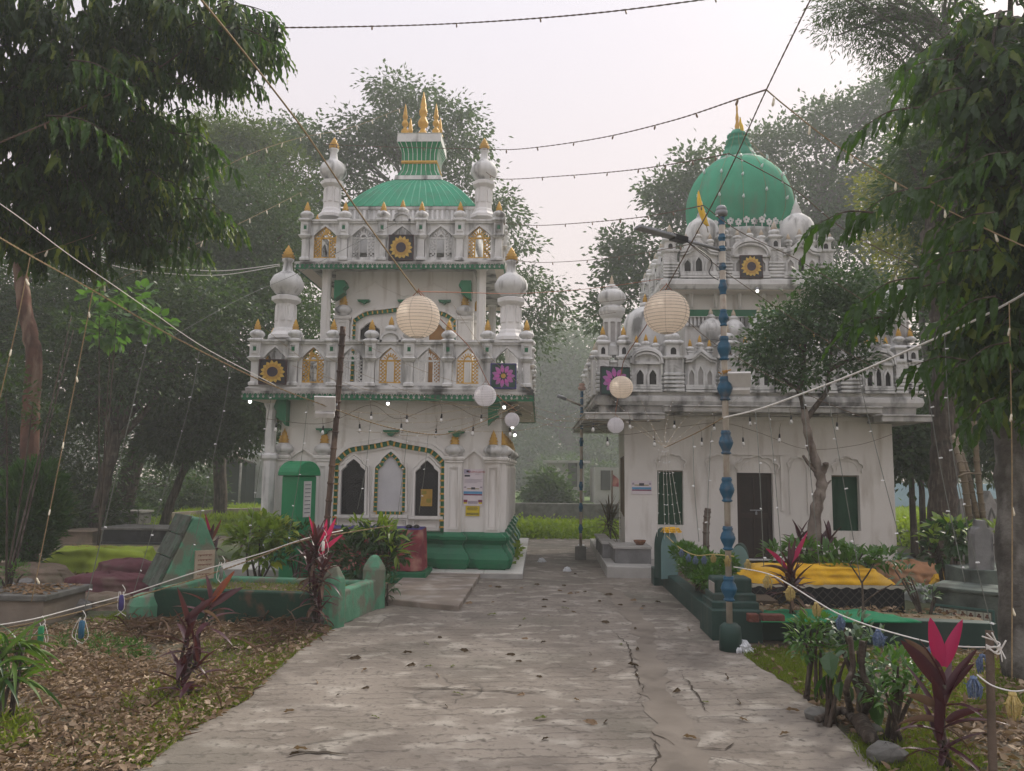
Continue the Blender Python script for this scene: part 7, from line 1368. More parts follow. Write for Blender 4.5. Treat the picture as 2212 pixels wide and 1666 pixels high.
cordyline('dark maroon cordyline with two tall stems in the leaf litter', b0, [(A_(405, 1370, 5.6), 13), (A_(455, 1300, 5.7), 10), (A_(395, 1455, 5.55), 12), (A_(425, 1430, 5.6), 8)], L_CORD, .26, .048, accents=[(A_(455, 1300, 5.7), A_(503, 1232, 5.75), .055, L_REDC, .3), (A_(410, 1360, 5.6), A_(384, 1270, 5.6), .05, L_CORD, .1), (A_(455, 1310, 5.7), A_(520, 1262, 5.8), .06, L_CORD, .5), (A_(400, 1340, 5.6), A_(465, 1285, 5.6), .055, L_CORD, .2), (A_(440, 1320, 5.6), A_(490, 1350, 5.5), .03, L_DRYC, 1.2), (A_(412, 1350, 5.6), A_(440, 1290, 5.7), .03, L_CORD, .2)])
b0 = gnd(458, 1215); Y = b0.y; cordyline('dark red cordyline growing right behind the gabled headstone', b0, [(A_(456, 1165), 14), (A_(462, 1190), 8)], L_CORD, .34, .07, accents=[(A_(456, 1165), A_(443, 1110), .06, L_PINK, .1), (A_(458, 1165), A_(477, 1122), .06, L_REDC, .2)])
b0 = gnd(538, 1235); Y = 10.8; cordyline('single purple cordyline shoot peeping over the bright croton', Vector((X(537, 1200, Y), Y, 0)), [(A_(537, 1145), 7)], L_CORD, .28, .06)
b0 = Vector((X(1708, 1310, 8.0), 8.0, .215)); Y = 8.0; cordyline('cordyline with a crimson top leaf growing before the yellow cloth', b0, [(A_(1706, 1235), 26), (A_(1716, 1250), 14), (A_(1700, 1262), 10)], L_CORD, .30, .042, accents=[(A_(1708, 1225), A_(1743, 1150), .05, L_PINK, .1), (A_(1706, 1225), A_(1718, 1165), .045, L_CORD, .1), (A_(1700, 1230), A_(1660, 1180), .05, L_PINK, .6), (A_(1702, 1235), A_(1645, 1212), .035, L_DRYC, .8)], dry=2)
Y = 11.2; cordyline('broad maroon cordyline at the foot of the bleached trunk, left side', Vector((X(1735, 1190, Y), Y, 0)), [(A_(1728, 1160), 14), (A_(1745, 1172), 10)], L_CORD, .33, .075); cordyline('broad maroon cordyline at the foot of the bleached trunk, right side', Vector((X(1790, 1190, Y), Y, 0)), [(A_(1790, 1168), 13), (A_(1772, 1172), 10)], L_CORD, .36, .07)
b0 = gnd(2046, 1660); Y = 4.35
cordyline('large cordyline with two upright hot pink leaves in the right foreground', b0, [(A_(2040, 1480), 5), (A_(2035, 1540), 9), (A_(2030, 1600), 8)], L_CORD, .30, .045, accents=[(A_(2037, 1440), A_(2010, 1336), .075, L_PINK, .05), (A_(2040, 1440), A_(2078, 1340), .065, L_PINK, .05), (A_(2036, 1490), A_(1956, 1378), .075, L_CORD, .5), (A_(2034, 1500), A_(2022, 1425), .075, L_CORD, .1), (A_(2040, 1500), A_(2105, 1400), .045, L_CORD, .3), (A_(2040, 1500), A_(2098, 1430), .055, L_CORD, .4), (A_(2030, 1450), A_(1962, 1372), .05, L_DRYC, .6), (A_(2025, 1530), A_(1960, 1490), .05, L_DRYC, .7), (A_(2035, 1560), A_(1935, 1545), .04, L_DRYC, .9), (A_(2045, 1560), A_(2120, 1520), .045, L_CORD, .6), (A_(2030, 1490), A_(2015, 1540), .04, L_DRYC, .4)], dry=1)
Y = 16; cordyline('slender dracaena standing at the left corner of the right shrine', Vector((X(1318, 1165, Y), Y, 0)), [(A_(1316, 1105), 30), (A_(1312, 1125), 22), (A_(1323, 1118), 22)], leafmat('dracaena leaf', (.05, .05, .03), (.09, .07, .045), (.13, .09, .05), .25, .5, .3), .42, .035, name='dracaena')
# palm-like plant bottom left
b0 = gnd(5, 1555); t = thing('palm_plant', 'arching narrow-leaved palm at the left edge of the leaf litter', 'palm', tuple(b0))
for i in range(95):
    a = rnd.uniform(0, 6.28); el = rnd.uniform(-.1, 1.2); h = rnd.uniform(.22, .52); mb = MB(); strap(mb, b0+Vector((rnd.uniform(-.1, .1), rnd.uniform(-.1, .1), h)), (math.cos(a)*math.cos(el), math.sin(a)*math.cos(el), math.sin(el)), rnd.uniform(.22, .40), rnd.uniform(.018, .034), rnd.uniform(.8, 1.8), 7, .22, i % 2 == 0); mb.build('leaf', L_PALM if i % 5 else L_CROD, t)
mb = MB(); 
for i in range(5): limb(mb, [b0+Vector((rnd.uniform(-.08, .08), rnd.uniform(-.05, .05), 0)), b0+Vector((rnd.uniform(-.1, .1), rnd.uniform(-.1, .1), .45))], .014, .01, 5)
mb.build('stem', BARK, t)
# thin bare saplings and the mossy stump at right
Y = 5.9; t = thing('sapling', 'thin forked leafless sapling before the dark grave wall', 'sapling', tuple(gnd(1858, 1480))); mb = MB()
for pts, ra in (([(1858, 1480), (1862, 1350), (1864, 1305), (1862, 1258)], .012), ([(1862, 1258), (1845, 1232), (1834, 1217)], .007), ([(1862, 1258), (1878, 1235), (1888, 1217)], .007), ([(1866, 1302), (1895, 1280), (1928, 1262)], .006)): limb(mb, [at(u, v, Y) for u, v in pts], ra, ra*.6, 5)
mb.build('stem', BARK, t)
t = thing('stump', 'gnarled mossy stump with exposed roots under the right shrub', 'stump', tuple(gnd(1835, 1540))); mb = MB(); Y = 5.0
for pts, ra in (([(1838, 1535), (1828, 1490), (1842, 1440), (1836, 1375)], .022), ([(1868, 1540), (1882, 1500), (1862, 1450), (1862, 1385)], .024), ([(1850, 1560), (1820, 1535), (1790, 1545), (1765, 1555)], .03), ([(1860, 1560), (1870, 1580), (1885, 1600)], .06)): limb(mb, [at(u, v, Y) if v < 1530 else gnd(u, v, .06) for u, v in pts], ra, ra*.75, 8)
mb.build('root', BARK, t)
shrub('broad_leaf_plant', 'dark broad-leaved plant beside the mossy stump', 1790, 1530, 5.3, [blob(1805, 1440, 5.3, (.13, .1, .12)), blob(1890, 1500, 5.2, (.12, .1, .14))], 14, .17, .10, L_CROD, 'plant', 5, .5, parts=14, up=0)
pole('stake', 'weathered wooden stake in the right foreground tying the tassel cord', [at(2147, 1700, 4.15), at(2142, 1560, 4.2), at(2138, 1362, 4.25)], .021, mat('weathered stake', (.13, .095, .07), (.08, .06, .045), 7, .9, .4), 'stake'); pole('stick', 'thick sawn stick standing before the right shrine', [Vector((X(1525, 1180, 11.2), 11.2, 0)), at(1525, 1150, 11.2), at(1529, 1098, 11.2)], .045, BARKD, 'stick', joints=4)
for u, v, s_, lb in ((1770, 1560, .10, 'mossy rounded stone by the path under the right shrub'), (1880, 1590, .08, 'dark stone at the root of the mossy stump'), (1915, 1650, .12, 'dark stone in the right foreground')): p = gnd(u, v); rock('rock', lb, 'rock', (p.x, p.y, 0), (s_, s_*.8, s_*.55), DCONC, int(u), .4)
# ---- leaf litter, grass, weeds
def litter(name, P, n, L, Wd, m, z=.0, dz=.05, T=T8): A = scatter(P, int(n*1.4)); q_ = np.sin(A[:, 0]*2.3+1.1*np.sin(A[:, 1]*1.7))+np.sin(A[:, 1]*3.1+A[:, 0]*1.3)+rng.normal(0, .8, len(A)); A = A[np.argsort(-q_)[:n]]; O = np.stack([A[:, 0], A[:, 1], z+rng.uniform(0, 1, n)**2*dz], 1); Dv = rng.normal(0, 1, (n, 3))*np.array((1, 1, .28)); ln = L*rng.uniform(.55, 1.25, n)**1.6; V, Fc = leaves(T, O, Dv, ln, Wd*ln/L*rng.uniform(.5, 1.5, n), rng.uniform(-1.4, 1.4, n)); V[:, 2] = np.maximum(V[:, 2], .004); return tag(np_obj(name, V, Fc, m), kind='stuff')
def grass(name, P, n, h, m, z=0, wd=.012, lean=.5):
    A = scatter(P, n); O = np.stack([A[:, 0], A[:, 1], np.full(n, z)], 1); Dv = rng.normal(0, lean, (n, 3)); Dv[:, 2] = 1; ln = h*rng.uniform(.4, 1.3, n); V, Fc = leaves(T2, O, Dv, ln, np.full(n, wd)*rng.uniform(.7, 1.4, n), rng.uniform(-1.5, 1.5, n)); return tag(np_obj(name, V, Fc, m), kind='stuff')
LP_ = [gnd(u, v) for u, v in ((-150, 1664), (318, 1664), (402, 1593), (527, 1520), (594, 1458), (650, 1408), (715, 1368), (700, 1362), (330, 1348), (180, 1352), (-10, 1380), (-150, 1430))]; LP_ = [Vector((-3.6, 2.2, 0)), Vector((-2.15, 2.2, 0))] + LP_[1:] + [LP_[0]]
LIT2 = leafmat('fallen dry leaf', (.085, .055, .036), (.27, .19, .125), (.64, .52, .38), .1, .75, .15)
litter('leaf_litter', LP_, 38000, .047, .019, LIT2, .004, .07); litter('twigs', LP_, 900, .15, .006, L_DRYC, .01, .07, T2); litter('dry_fronds', [gnd(u, v) for u, v in ((530, 1340), (690, 1362), (640, 1400), (560, 1430), (480, 1410))], 700, .22, .012, L_DRYC, .01, .10); litter('dry_fronds', [gnd(u, v) for u, v in ((270, 1350), (400, 1355), (370, 1400), (280, 1390))], 500, .24, .012, L_DRYC, .01, .08)
eg = lambda px, off: [gnd(u+o, v) for (u, v), o in px]
edge = [(318, 1660), (402, 1593), (460, 1556), (527, 1520), (594, 1458), (650, 1408), (718, 1362)]
P = [gnd(u-95 if v > 1450 else u-45, v) for u, v in edge] + [gnd(u-2, v) for u, v in edge][::-1]; grass('grass_verge', P, 9000, .06, L_GRASS, 0, .006, .6); P = [gnd(u-230, v) for u, v in edge] + [gnd(u-60, v) for u, v in edge][::-1]; grass('sparse_grass', P, 3500, .06, L_GRASS, 0, .006, .7)
for q_, n in (([(150, 1370), (300, 1390), (330, 1430), (200, 1420), (110, 1400)], 1500), ([(330, 1480), (480, 1500), (400, 1560), (250, 1540)], 900), ([(480, 1400), (640, 1370), (600, 1410)], 1200), ([(-60, 1560), (60, 1540), (90, 1600), (-60, 1664)], 900), ([(180, 1350), (280, 1330), (270, 1360)], 700)): grass('weeds', [gnd(u, v) for u, v in q_], n, .09, L_GRASS if n != 1500 else L_SEED, 0, .012, .8)
RP_ = [gnd(u, v) for u, v in ((1888, 1664), (1821, 1580), (1740, 1512), (1705, 1485), (1616, 1428), (1600, 1402), (2150, 1408), (2330, 1450), (2400, 1664))]; RP_ = [Vector((2.1, 2.6, 0))] + RP_ + [Vector((4.2, 2.6, 0))]
litter('leaf_litter', RP_, 8500, .065, .026, LIT2, .004, .05); grass('grass_verge', [gnd(u, v) for u, v in ((1600, 1402), (1900, 1408), (1850, 1480), (1780, 1530), (1616, 1428))], 9000, .06, L_GRASS, 0, .006, .6); grass('grass_verge', [gnd(u, v) for u, v in ((1950, 1415), (2330, 1440), (2380, 1560), (2000, 1560))], 11000, .06, L_GRASS, 0, .007, .6); grass('grass_verge', [gnd(u, v) for u, v in ((1830, 1600), (2000, 1560), (2150, 1660), (1900, 1700))], 3000, .06, L_GRASS, 0, .005, .6)
grass('soil_grass', [NL+Vector((.1, .1, 0)), NR+Vector((-.1, .1, 0)), FR+Vector((-.1, -.1, 0)), FL+Vector((.1, -.1, 0))], 1800, .05, L_GRASS, .27, .006, .7); litter('dry_leaves', [NL+Vector((.1, .1, 0)), NR+Vector((-.1, .1, 0)), FR+Vector((-.1, -.1, 0)), FL+Vector((.1, -.1, 0))], 500, .06, .02, LIT2, .272, .02)
litter('leaf_litter', [gnd(u, v) for u, v in ((60, 1215), (560, 1210), (900, 1240), (800, 1280), (500, 1225), (120, 1330))], 2600, .09, .035, LIT2, .004, .05, T2); litter('soil_leaves', [N+Vector((.2, .2, 0)), E+Vector((0, .2, 0)), E+Vector((.1, .8, 0)), N+Vector((.1, .7, 0))], 500, .06, .025, LIT2, .217, .02, T2)
grass('lawn_grass', [(-14, 18.7), (14, 18.7), (20, 26), (-20, 26)], 44000, .12, L_WEED, .004, .03, .6)
for i, (u, v, s_) in enumerate(((1120, 1150, .8), (1150, 1148, .7), (1190, 1150, .9), (1215, 1140, .6), (1285, 1150, .7), (1110, 1135, .5), (1170, 1135, .9), (1300, 1140, .5))):
    p = gnd(u, v+12); n = 360; C = np.array((p.x, p.y, .1))+rng.normal(0, 1, (n, 3))*np.array((.45*s_, .35, .13)); C[:, 2] = abs(C[:, 2]); V, Fc = leaves(T2, C, rng.normal(0, 1, (n, 3))+np.array((0, 0, .8)), rng.uniform(.08, .16, n), rng.uniform(.06, .10, n), rng.uniform(-1, 1, n)); tag(np_obj('weed_patch', V, Fc, L_WEED), kind='stuff')
P = [Vector((X(365, 1100, 22.5), 22.6, 0)), Vector((X(620, 1100, 22.5), 22.6, 0)), Vector((X(620, 1080, 29), 30, 0)), Vector((X(400, 1080, 29), 30, 0))]; grass('lawn_grass', P, 9000, .30, L_WEED, 0, .05, .6)
for P, n in (([gnd(u, v) for u, v in ((1936, 1165), (2110, 1130), (2110, 1100), (1936, 1100))], 9000),): grass('lawn_grass', P, n, .28, L_WEED, 0, .05, .6)
for (u, v, Y, rx, rz) in ((1965, 1105, 19, .9, .28), (2010, 1115, 18, .6, .2), (1110, 1160, 14.5, .12, .12)): c = at(u, v, Y); n = int(900*rx+150); C = np.array((c.x, c.y, 0))+rng.normal(0, 1, (n, 3))*np.array((rx*.6, .5, rz)); C[:, 2] = abs(C[:, 2]); V, Fc = leaves(T2, C, rng.normal(0, 1, (n, 3))+np.array((0, 0, .8)), rng.uniform(.08, .16, n), rng.uniform(.06, .10, n), rng.uniform(-1, 1, n)); tag(np_obj('weed_patch', V, Fc, L_WEED), kind='stuff')
# loose leaves lying on the concrete, each one a thing
FALL = []
for k, m in ((0, LIT2), (1, leafmat('fallen brown leaf', (.05, .035, .025), (.09, .065, .04), (.13, .10, .06), .05, .8, .1)), (2, leafmat('fallen green leaf', (.06, .09, .02), (.12, .14, .03), (.30, .28, .06), .1, .5, .2))):
    V, Fc = leaves(TW, np.zeros((1, 3)), np.array([(1., 0, .12)]), np.array([.11]), np.array([.032]), np.array([.9 if k < 2 else .15])); me = bpy.data.meshes.new('fallen_leaf'); V[:, 2] += .012; V[:, 2] = np.maximum(V[:, 2], .001); me.from_pydata(V.tolist(), [], Fc.tolist()); me.materials.append(m); FALL.append(me)
A = scatter([gnd(u, v) for u, v in ((380, 1650), (620, 1450), (1000, 1335), (1060, 1240), (1240, 1240), (1500, 1330), (1600, 1430), (1800, 1640))], 78)
LBL = ('curled tan leaf lying on the concrete path', 'dark curled leaf lying on the concrete path', 'green yellow leaf lying on the concrete path')
for i, (x, y) in enumerate(A): k = (0, 1, 1, 0, 1, 2)[i % 6]; o = inst(FALL[k], 'fallen_leaf', None, (x, y, zp+.003), rnd.uniform(0, 6.28), rnd.uniform(.5, 1.15)); tag(o, LBL[k], 'leaf', ('tan leaves fallen on the path', 'dark leaves fallen on the path', 'green leaves fallen on the path')[k])
# ------------------------------------------------------------------ LAMP POLES
def beadpole(label, Y, pix, beads, base, r_, bw, sc):
    """street lamp of pale pipe threaded with blue turned beads; pix = base/top (u, v), beads = list of v centres"""
    (ub, vb), (ut, vt) = pix; a, b = Vector((X(ub, vb, Y), Y, 0)), at(ut, vt, Y); t = thing('street_lamp', label, 'street lamp', tuple(a)); P = lambda v: at(lerp(ub, ut, (v-vb)/(vt-vb)), v, Y); mb = MB(); mb.tube([a, P(vt+20)], r_, 12); mb.build('pole', TANP, t); prof = [(1.0, -.5), (1.5, -.46), (1.5, -.42), (1.15, -.38), (1.3, -.30), (1.9, -.12), (2.0, -.06), (2.15, .0), (2.05, .06), (1.85, .14), (1.85, .18), (1.3, .30), (1.45, .36), (1.5, .42), (1.3, .46), (1.35, .5), (1.0, .5)]
    for v, h, rp in beads:
        c = P(v); hh = (Z(ub, v-h/2, Y)-Z(ub, v+h/2, Y)); q0 = rp/F*Y; MB().lathe([(max(r_*1.02, q/2.15*q0), z*hh) for q, z in prof], tuple(c), 18).build('bead', BLUE, t)
    return t, P
beads = [(478, 18, 8), (514, 16, 9), (538, 12, 9), (577, 16, 9.5), (621, 32, 10), (687, 36, 11), (753, 52, 15), (840, 52, 16.5), (956, 52, 15.5), (1058, 54, 16), (1163, 52, 16), (1272, 54, 17)]
pt, PP_ = beadpole('tall street lamp on a blue beaded pole before the right shrine', 7.4, ((1577, 1398), (1558, 445)), beads, None, .029, 1.05, 1)
Y = 7.4; c = gnd(1578, 1375); c = Vector((X(1578, 1380, Y), Y, 0)); mb = MB(); hb = Z(1578, 1346, Y); mb.lathe([(.105, 0), (.10, hb*.7), (.095, hb*.88), (.06, hb), (.04, hb)], (c.x, c.y, 0), 16); mb.build('base', TEAL, pt)
c = PP_(468); MB().lathe([(.03, -.0), (.058, .01), (.06, .05), (.05, .055), (.055, .06), (.05, .085), (.035, .105), (.012, .115)], (c.x, c.y, c.z-.0), 16).build('cap', GREY, pt)
a_, b_ = at(1556, 540, Y), at(1378, 492, 6.9); mb = MB(); mb.tube([a_, a_.lerp(b_, .40)], .017, 8); mb.build('arm', GREY, pt); d = (b_-a_); q0_, q1_ = a_.lerp(b_, .38), b_; an = math.atan2(d.y, d.x); el = math.asin(d.z/d.length)
mb = MB(); m_ = a_.lerp(b_, .80); mb.box(tuple(m_), (d.length*.42, .10, .022), an, 1, 0, ry=-el); o = mb.build('lamp_head', GREY, pt, .005); mb = MB(); m_ = a_.lerp(b_, .52); mb.box(tuple(m_), (d.length*.17, .085, .055), an, 1, 0, ry=-el); mb.build('driver_box', BLACK, pt, .005)
mb = MB()
for k in range(16): m_ = a_.lerp(b_, .62+.37*k/15)+Vector((0, 0, .016)); mb.box(tuple(m_), (.004, .09, .018), an, 1, 0, ry=-el)
mb.build('cooling_fins', GREY, o)
mb = MB(); mb.tube(curve_pts([a_.lerp(b_, .45), at(1535, 560, Y-.05), at(1532, 590, Y-.05), at(1552, 605, Y)], 6), .005, 5); mb.build('cable', BLACK, pt)
def flood(label, c, yaw, tilt, s_=1., m=None):
    t = thing('floodlight', label, 'floodlight', tuple(c)); M_ = Matrix.Rotation(yaw, 3, 'Z') @ Matrix.Rotation(tilt, 3, 'X'); wm = mat('white lamp casing', (.62, .61, .60), (.5, .49, .48), 9, .5, .05)
    def bl(mb, nm, mm_, par=None): mb.v = [tuple(Vector(c)+M_ @ (Vector(p)*s_)) for p in mb.v]; return mb.build(nm, mm_, par or t)
    mb = MB(); mb.box((0, 0, 0), (.22, .03, .16)); h = bl(mb, 'housing', wm)
    for k in range(13): mb = MB(); mb.box((-.10+k*.0167, .022, .0), (.004, .02, .15)); bl(mb, 'fin', wm, h)
    mb = MB(); mb.box((0, -.02, -.115), (.2, .07, .05)); bl(mb, 'driver_box', wm); mb = MB(); mb.tube([(-.12, 0, -.02), (-.12, .07, -.03), (0, .09, -.03), (.12, .07, -.03), (.12, 0, -.02)], .006, 6); bl(mb, 'bracket', GREY); return t
flood('white floodlight strapped to the blue beaded street lamp', at(1597, 820, 7.35), R(-12), R(35), .95); mb = MB(); c = PP_(806)
for k in range(14): a = rnd.uniform(0, 6.28); mb.tube([(c.x+.04*math.cos(a), c.y+.04*math.sin(a), c.z+rnd.uniform(-.02, .02)), (c.x+.06*math.cos(a+.9), c.y+.06*math.sin(a+.9), c.z+rnd.uniform(-.035, .035))], .006, 4)
tag(mb.build('straw_tie', mat('orange straw cord', (.45, .24, .05), None, 20, .9, 0)), 'orange straw cord tied round the beaded lamp pole', 'cord')
beads2 = [(v, 13, 4) for v in (852, 868, 886, 903, 921)] + [(v, 19, 5) for v in (955, 1003, 1050, 1096, 1142)]
p2, P2 = beadpole('distant street lamp with blue beads and thin arm in the gap between the shrines', 14.6, ((1254, 1178), (1257, 838)), beads2, None, .028, 1.0, 1); c = Vector((X(1254, 1178, 14.6), 14.6, 0)); mb = MB(); mb.box((c.x, c.y, .13), (.2, .2, .26)); mb.build('base', DCONC, p2, .01); c = P2(842); MB().lathe([(.03, -.02), (.07, 0), (.075, .05), (.04, .07), (.06, .09), (.05, .12)], tuple(c), 12).build('cap', mat('faded pink cap', (.4, .27, .22), None, 9, .8, 0), p2)
mb = MB(); a_, b_ = at(1254, 876, 14.6), at(1222, 862, 14.4); mb.tube([a_, b_], .02, 6); mb.build('arm', TANP, p2); mb = MB(); d = at(1205, 855, 14.3)-b_; mb.tube([b_, b_+d], .035, 6); mb.build('lamp_head', GREY, p2)
# bamboo mast with its floodlight in front of the left shrine
Y = 8.6; RUST = mat('dark bamboo mast', (.075, .045, .035), (.04, .026, .022), 5, .8, .4, (.20, .14, .10), .6, (5, 5, 2)); t = pole('bamboo_mast', 'dark leaning bamboo mast standing before the left shrine', [Vector((X(700, 1250, Y), Y, 0)), at(705, 1150, Y), at(727, 900, Y), at(741, 706, Y)], .032, RUST, 'pole', 10, joints=7)
flood('white floodlight on the leaning bamboo mast before the left shrine', at(702, 872, 8.45), R(10), R(28), 1.05)
# ------------------------------------------------------------------ PAPER LANTERNS
def lantern(label, u, v, rp_, Y, col, cord):
    r_ = rp_/F*(Y)*1.02; c = at(u, v, Y); t = thing('paper_lantern', label, 'paper lantern', tuple(c), 'paper lanterns hung from the cords'); m, tt, b = newmat('lantern paper'); n = noise(tt, 22, (1, 1, .3), 5); cc = mixc(tt, n.outputs[0], tuple(x*1.05 for x in col), tuple(x*.9 for x in col)); tt.links.new(cc, b.inputs['Base Color']); b.inputs['Roughness'].default_value = .8; tl = tt.nodes.new('ShaderNodeBsdfTranslucent'); tt.links.new(cc, tl.inputs[0]); ms = tt.nodes.new('ShaderNodeMixShader'); ms.inputs[0].default_value = .75; tt.links.new(b.outputs[0], ms.inputs[1]); tt.links.new(tl.outputs[0], ms.inputs[2]); tt.links.new(ms.outputs[0], tt.nodes['Material Output'].inputs[0])
    N_ = 16; prof = []
    for i in range(N_*4+1):
        a = lerp(.30, math.pi-.30, i/(N_*4)); k = 1-.012*math.sin(math.pi*((i % 4)/4)); prof.append((r_*math.sin(a)*k, -r_*.97*math.cos(a)))
    mb = MB(); n = 40; vs = [(c.x+q*math.cos(2*math.pi*i/n), c.y+q*math.sin(2*math.pi*i/n), c.z+z) for q, z in prof for i in range(n)]; mb.add(vs, [(j*n+i, j*n+(i+1) % n, (j+1)*n+(i+1) % n, (j+1)*n+i) for j in range(len(prof)-1) for i in range(n)], 0, True); mb.build('shade', m, t)
    mb = MB(); wr = mat('lantern wire', tuple(x*.35 for x in col), None, 5, .7, 0)
    for i in range(N_+1):
        q, z = prof[i*4]; mb.tube([(c.x+q*1.004*math.cos(a*.2618), c.y+q*1.004*math.sin(a*.2618), c.z+z) for a in range(25)], r_*.009, 4)
    mb.build('hoops', wr, t); mb = MB()
    for k in range(6):
        a = k*math.pi/3+.3; mb.tube([(c.x+q*1.002*math.cos(a), c.y+q*1.002*math.sin(a), c.z+z) for q, z in prof[::4]], r_*.006, 4)
    mb.build('seams', wr, t); mb = MB(); z0 = c.z+r_*.93
    for s_ in (-1, 1): mb.tube([(c.x+s_*r_*.3, c.y, z0), (c.x, c.y, z0+r_*.33)], r_*.018, 4)
    mb.tube([(c.x, c.y, z0+r_*.3), (c.x, c.y, z0+r_*.3+cord)], r_*.02, 4); mb.build('hanger', ROPEO, t); mb = MB(); mb.tube([(c.x, c.y, c.z+r_*.9), (c.x, c.y, c.z+r_*.55)], r_*.12, 8); mb.build('socket', BLACK, t); return c
TANL = (.93, .85, .76); WHL = (.90, .88, .90); CRL = (.93, .85, .76)
lantern('large beige paper lantern hanging before the left shrine', 903, 685, 47.5, 7.0, TANL, .02); lantern('large beige paper lantern hanging before the right shrine', 1440, 675, 48.5, 7.0, CRL, .02); lantern('medium white paper lantern below the pink panel of the left shrine', 1048, 855, 24, 9.6, WHL, .04); lantern('small white paper lantern at the right eave of the left shrine', 1106, 907, 16, 10.8, WHL, .05); lantern('medium cream paper lantern before the pink panel of the right shrine', 1342, 837, 25, 9.4, CRL, .05); lantern('smallest white paper lantern below the canopy of the right shrine', 1330, 919, 17.5, 10.4, WHL, .10)
# ------------------------------------------------------------------ FAIRY LIGHT STRINGS AND CORDS
bm_ = MB(); bm_.lathe([(.004, 0), (.007, -.012), (.007, -.03), (.0085, -.034), (.0085, -.046), (.005, -.054), (.001, -.057)], (0, 0, 0), 6); BULB = bm_.mesh('bulb', BULBM)
bm_ = MB(); bm_.lathe([(.004, 0), (.006, -.008), (.006, -.02), (.003, -.026)], (0, 0, 0), 5); BUL2 = bm_.mesh('bulb', mat('dull fairy bulb', (.22, .15, .10), None, 9, .4, 0))
bm_ = MB(); bm_.box((.011, 0, 0), (.026, .009, .009), 0, .8); LED = bm_.mesh('bulb', mat('white fairy lamp', (.85, .86, .88), None, 9, .3, 0))
def string(label, pts, r_, m, bul=None, step=.5, cat='string light', name='string_light', sag=None, twist=0, bs=1., hang=True, start=.3):
    P = [at(*p) if len(p) == 3 else Vector(p[:3]) for p in pts]
    if sag: P = [P[0]] + [P[0].lerp(P[-1], k/6)-Vector((0, 0, sag*math.sin(math.pi*k/6))) for k in range(1, 6)] + [P[-1]]
    Q = curve_pts(P, 12); t = thing(name, label, cat, tuple(Q[0])); mb = MB()
    if twist:
        for ph in (0, math.pi): mb.tube([q+Vector((0, math.cos(i*1.1+ph), math.sin(i*1.1+ph)))*r_*.7 for i, q in enumerate(curve_pts(P, 40))], r_*.75, 4)
    else: mb.tube(Q, r_, 5)
    mb.build('cable', m, t)
    if bul:
        acc = start*step
        for a, b in zip(Q[:-1], Q[1:]):
            L = (b-a).length
            while acc < L: inst(bul, 'bulb', t, a.lerp(b, acc/L)-Vector((0, 0, r_)), rnd.uniform(0, 6.28), bs*rnd.uniform(.9, 1.15), (rnd.uniform(-.3, .3), rnd.uniform(-.3, .3), rnd.uniform(0, 6)) if hang else (rnd.uniform(-.4, .4), rnd.uniform(-.3, .3), rnd.uniform(-1, 1) + (0 if rnd.random() < .5 else math.pi))); acc += step
            acc -= L
    return t
S = string
S('brown rope from the top left down to the large left lantern', [(410, -30, 4.0), (540, 130, 5), (660, 287, 5.8), (780, 465, 6.5), (903, 634, 7)], .0075, ROPE, cat='rope', name='rope'); S('dark twisted rope from the top right down to the large right lantern', [(1765, -30, 4.6), (1655, 195, 5.4), (1560, 400, 6.1), (1440, 622, 7)], .006, ROPED, cat='rope', name='rope', twist=1)
S('orange rope from the large lantern through the white lanterns of the left shrine', [(905, 632, 7), (952, 690, 7.6), (1015, 752, 8.6), (1055, 828, 9.6), (1080, 860, 10.2), (1106, 880, 10.8), (1116, 888, 11.2)], .005, ROPEO, cat='rope', name='rope'); S('orange rope from the big lantern down through the lanterns before the right shrine', [(1440, 622, 7), (1398, 700, 7.6), (1352, 770, 8.7), (1342, 806, 9.4), (1333, 870, 10.2), (1330, 890, 10.4)], .005, ROPEO, cat='rope', name='rope')
S('orange cord stretched level from the left lantern towards the right shrine', [(903, 630, 7), (1000, 632, 8.5), (1130, 634, 11), (1290, 622, 12.4), (1432, 602, 13)], .005, ROPEO, None); S('string of hanging bulbs arching along the top of the sky', [(-30, 320, 6.2), (110, 262, 6.5), (230, 207, 6.8), (350, 142, 7.1), (430, 85, 7.4), (500, 63, 7.7), (700, 59, 8.1), (915, 54, 8.4), (1115, 43, 8.4), (1320, 25, 8.2), (1560, -6, 8)], .007, ROPED, BUL2, .98, twist=1, bs=1.7, start=.55)
S('string of bulbs from the left trees to the gold finials of the left shrine', [(67, 552, 7), (200, 507, 7.6), (320, 450, 8.4), (421, 400, 9.2), (530, 338, 10), (640, 300, 11.5), (760, 275, 13), (872, 232, 14.8)], .0035, ROPE, BULB, .62, bs=1.3); S('thin string of bulbs from the yellow cord up to the left parapet', [(200, 628, 7.5), (326, 572, 8.4), (440, 520, 9.4), (560, 462, 10.8), (652, 415, 12.9)], .003, ROPE, BULB, .66, bs=1.2); S('fine dark string of bulbs from the left eave up to the sunflower panel', [(360, 735, 9.6), (520, 645, 10.6), (640, 592, 11.6), (760, 530, 12.4), (860, 480, 13)], .004, WIREG, LED, .8)
S('upper white cable drooping from the left trees to the left minaret', [(150, 535, 9.5), (260, 565, 10.4), (360, 578, 11), (480, 585, 11.8), (604, 571, 12.5)], .007, ROPEW, cat='cable', name='cable'); S('lower white cable drooping from the left trees to the left minaret', [(160, 540, 9.5), (250, 575, 10.4), (350, 590, 11), (480, 594, 11.8), (604, 574, 12.5)], .007, ROPEW, cat='cable', name='cable')
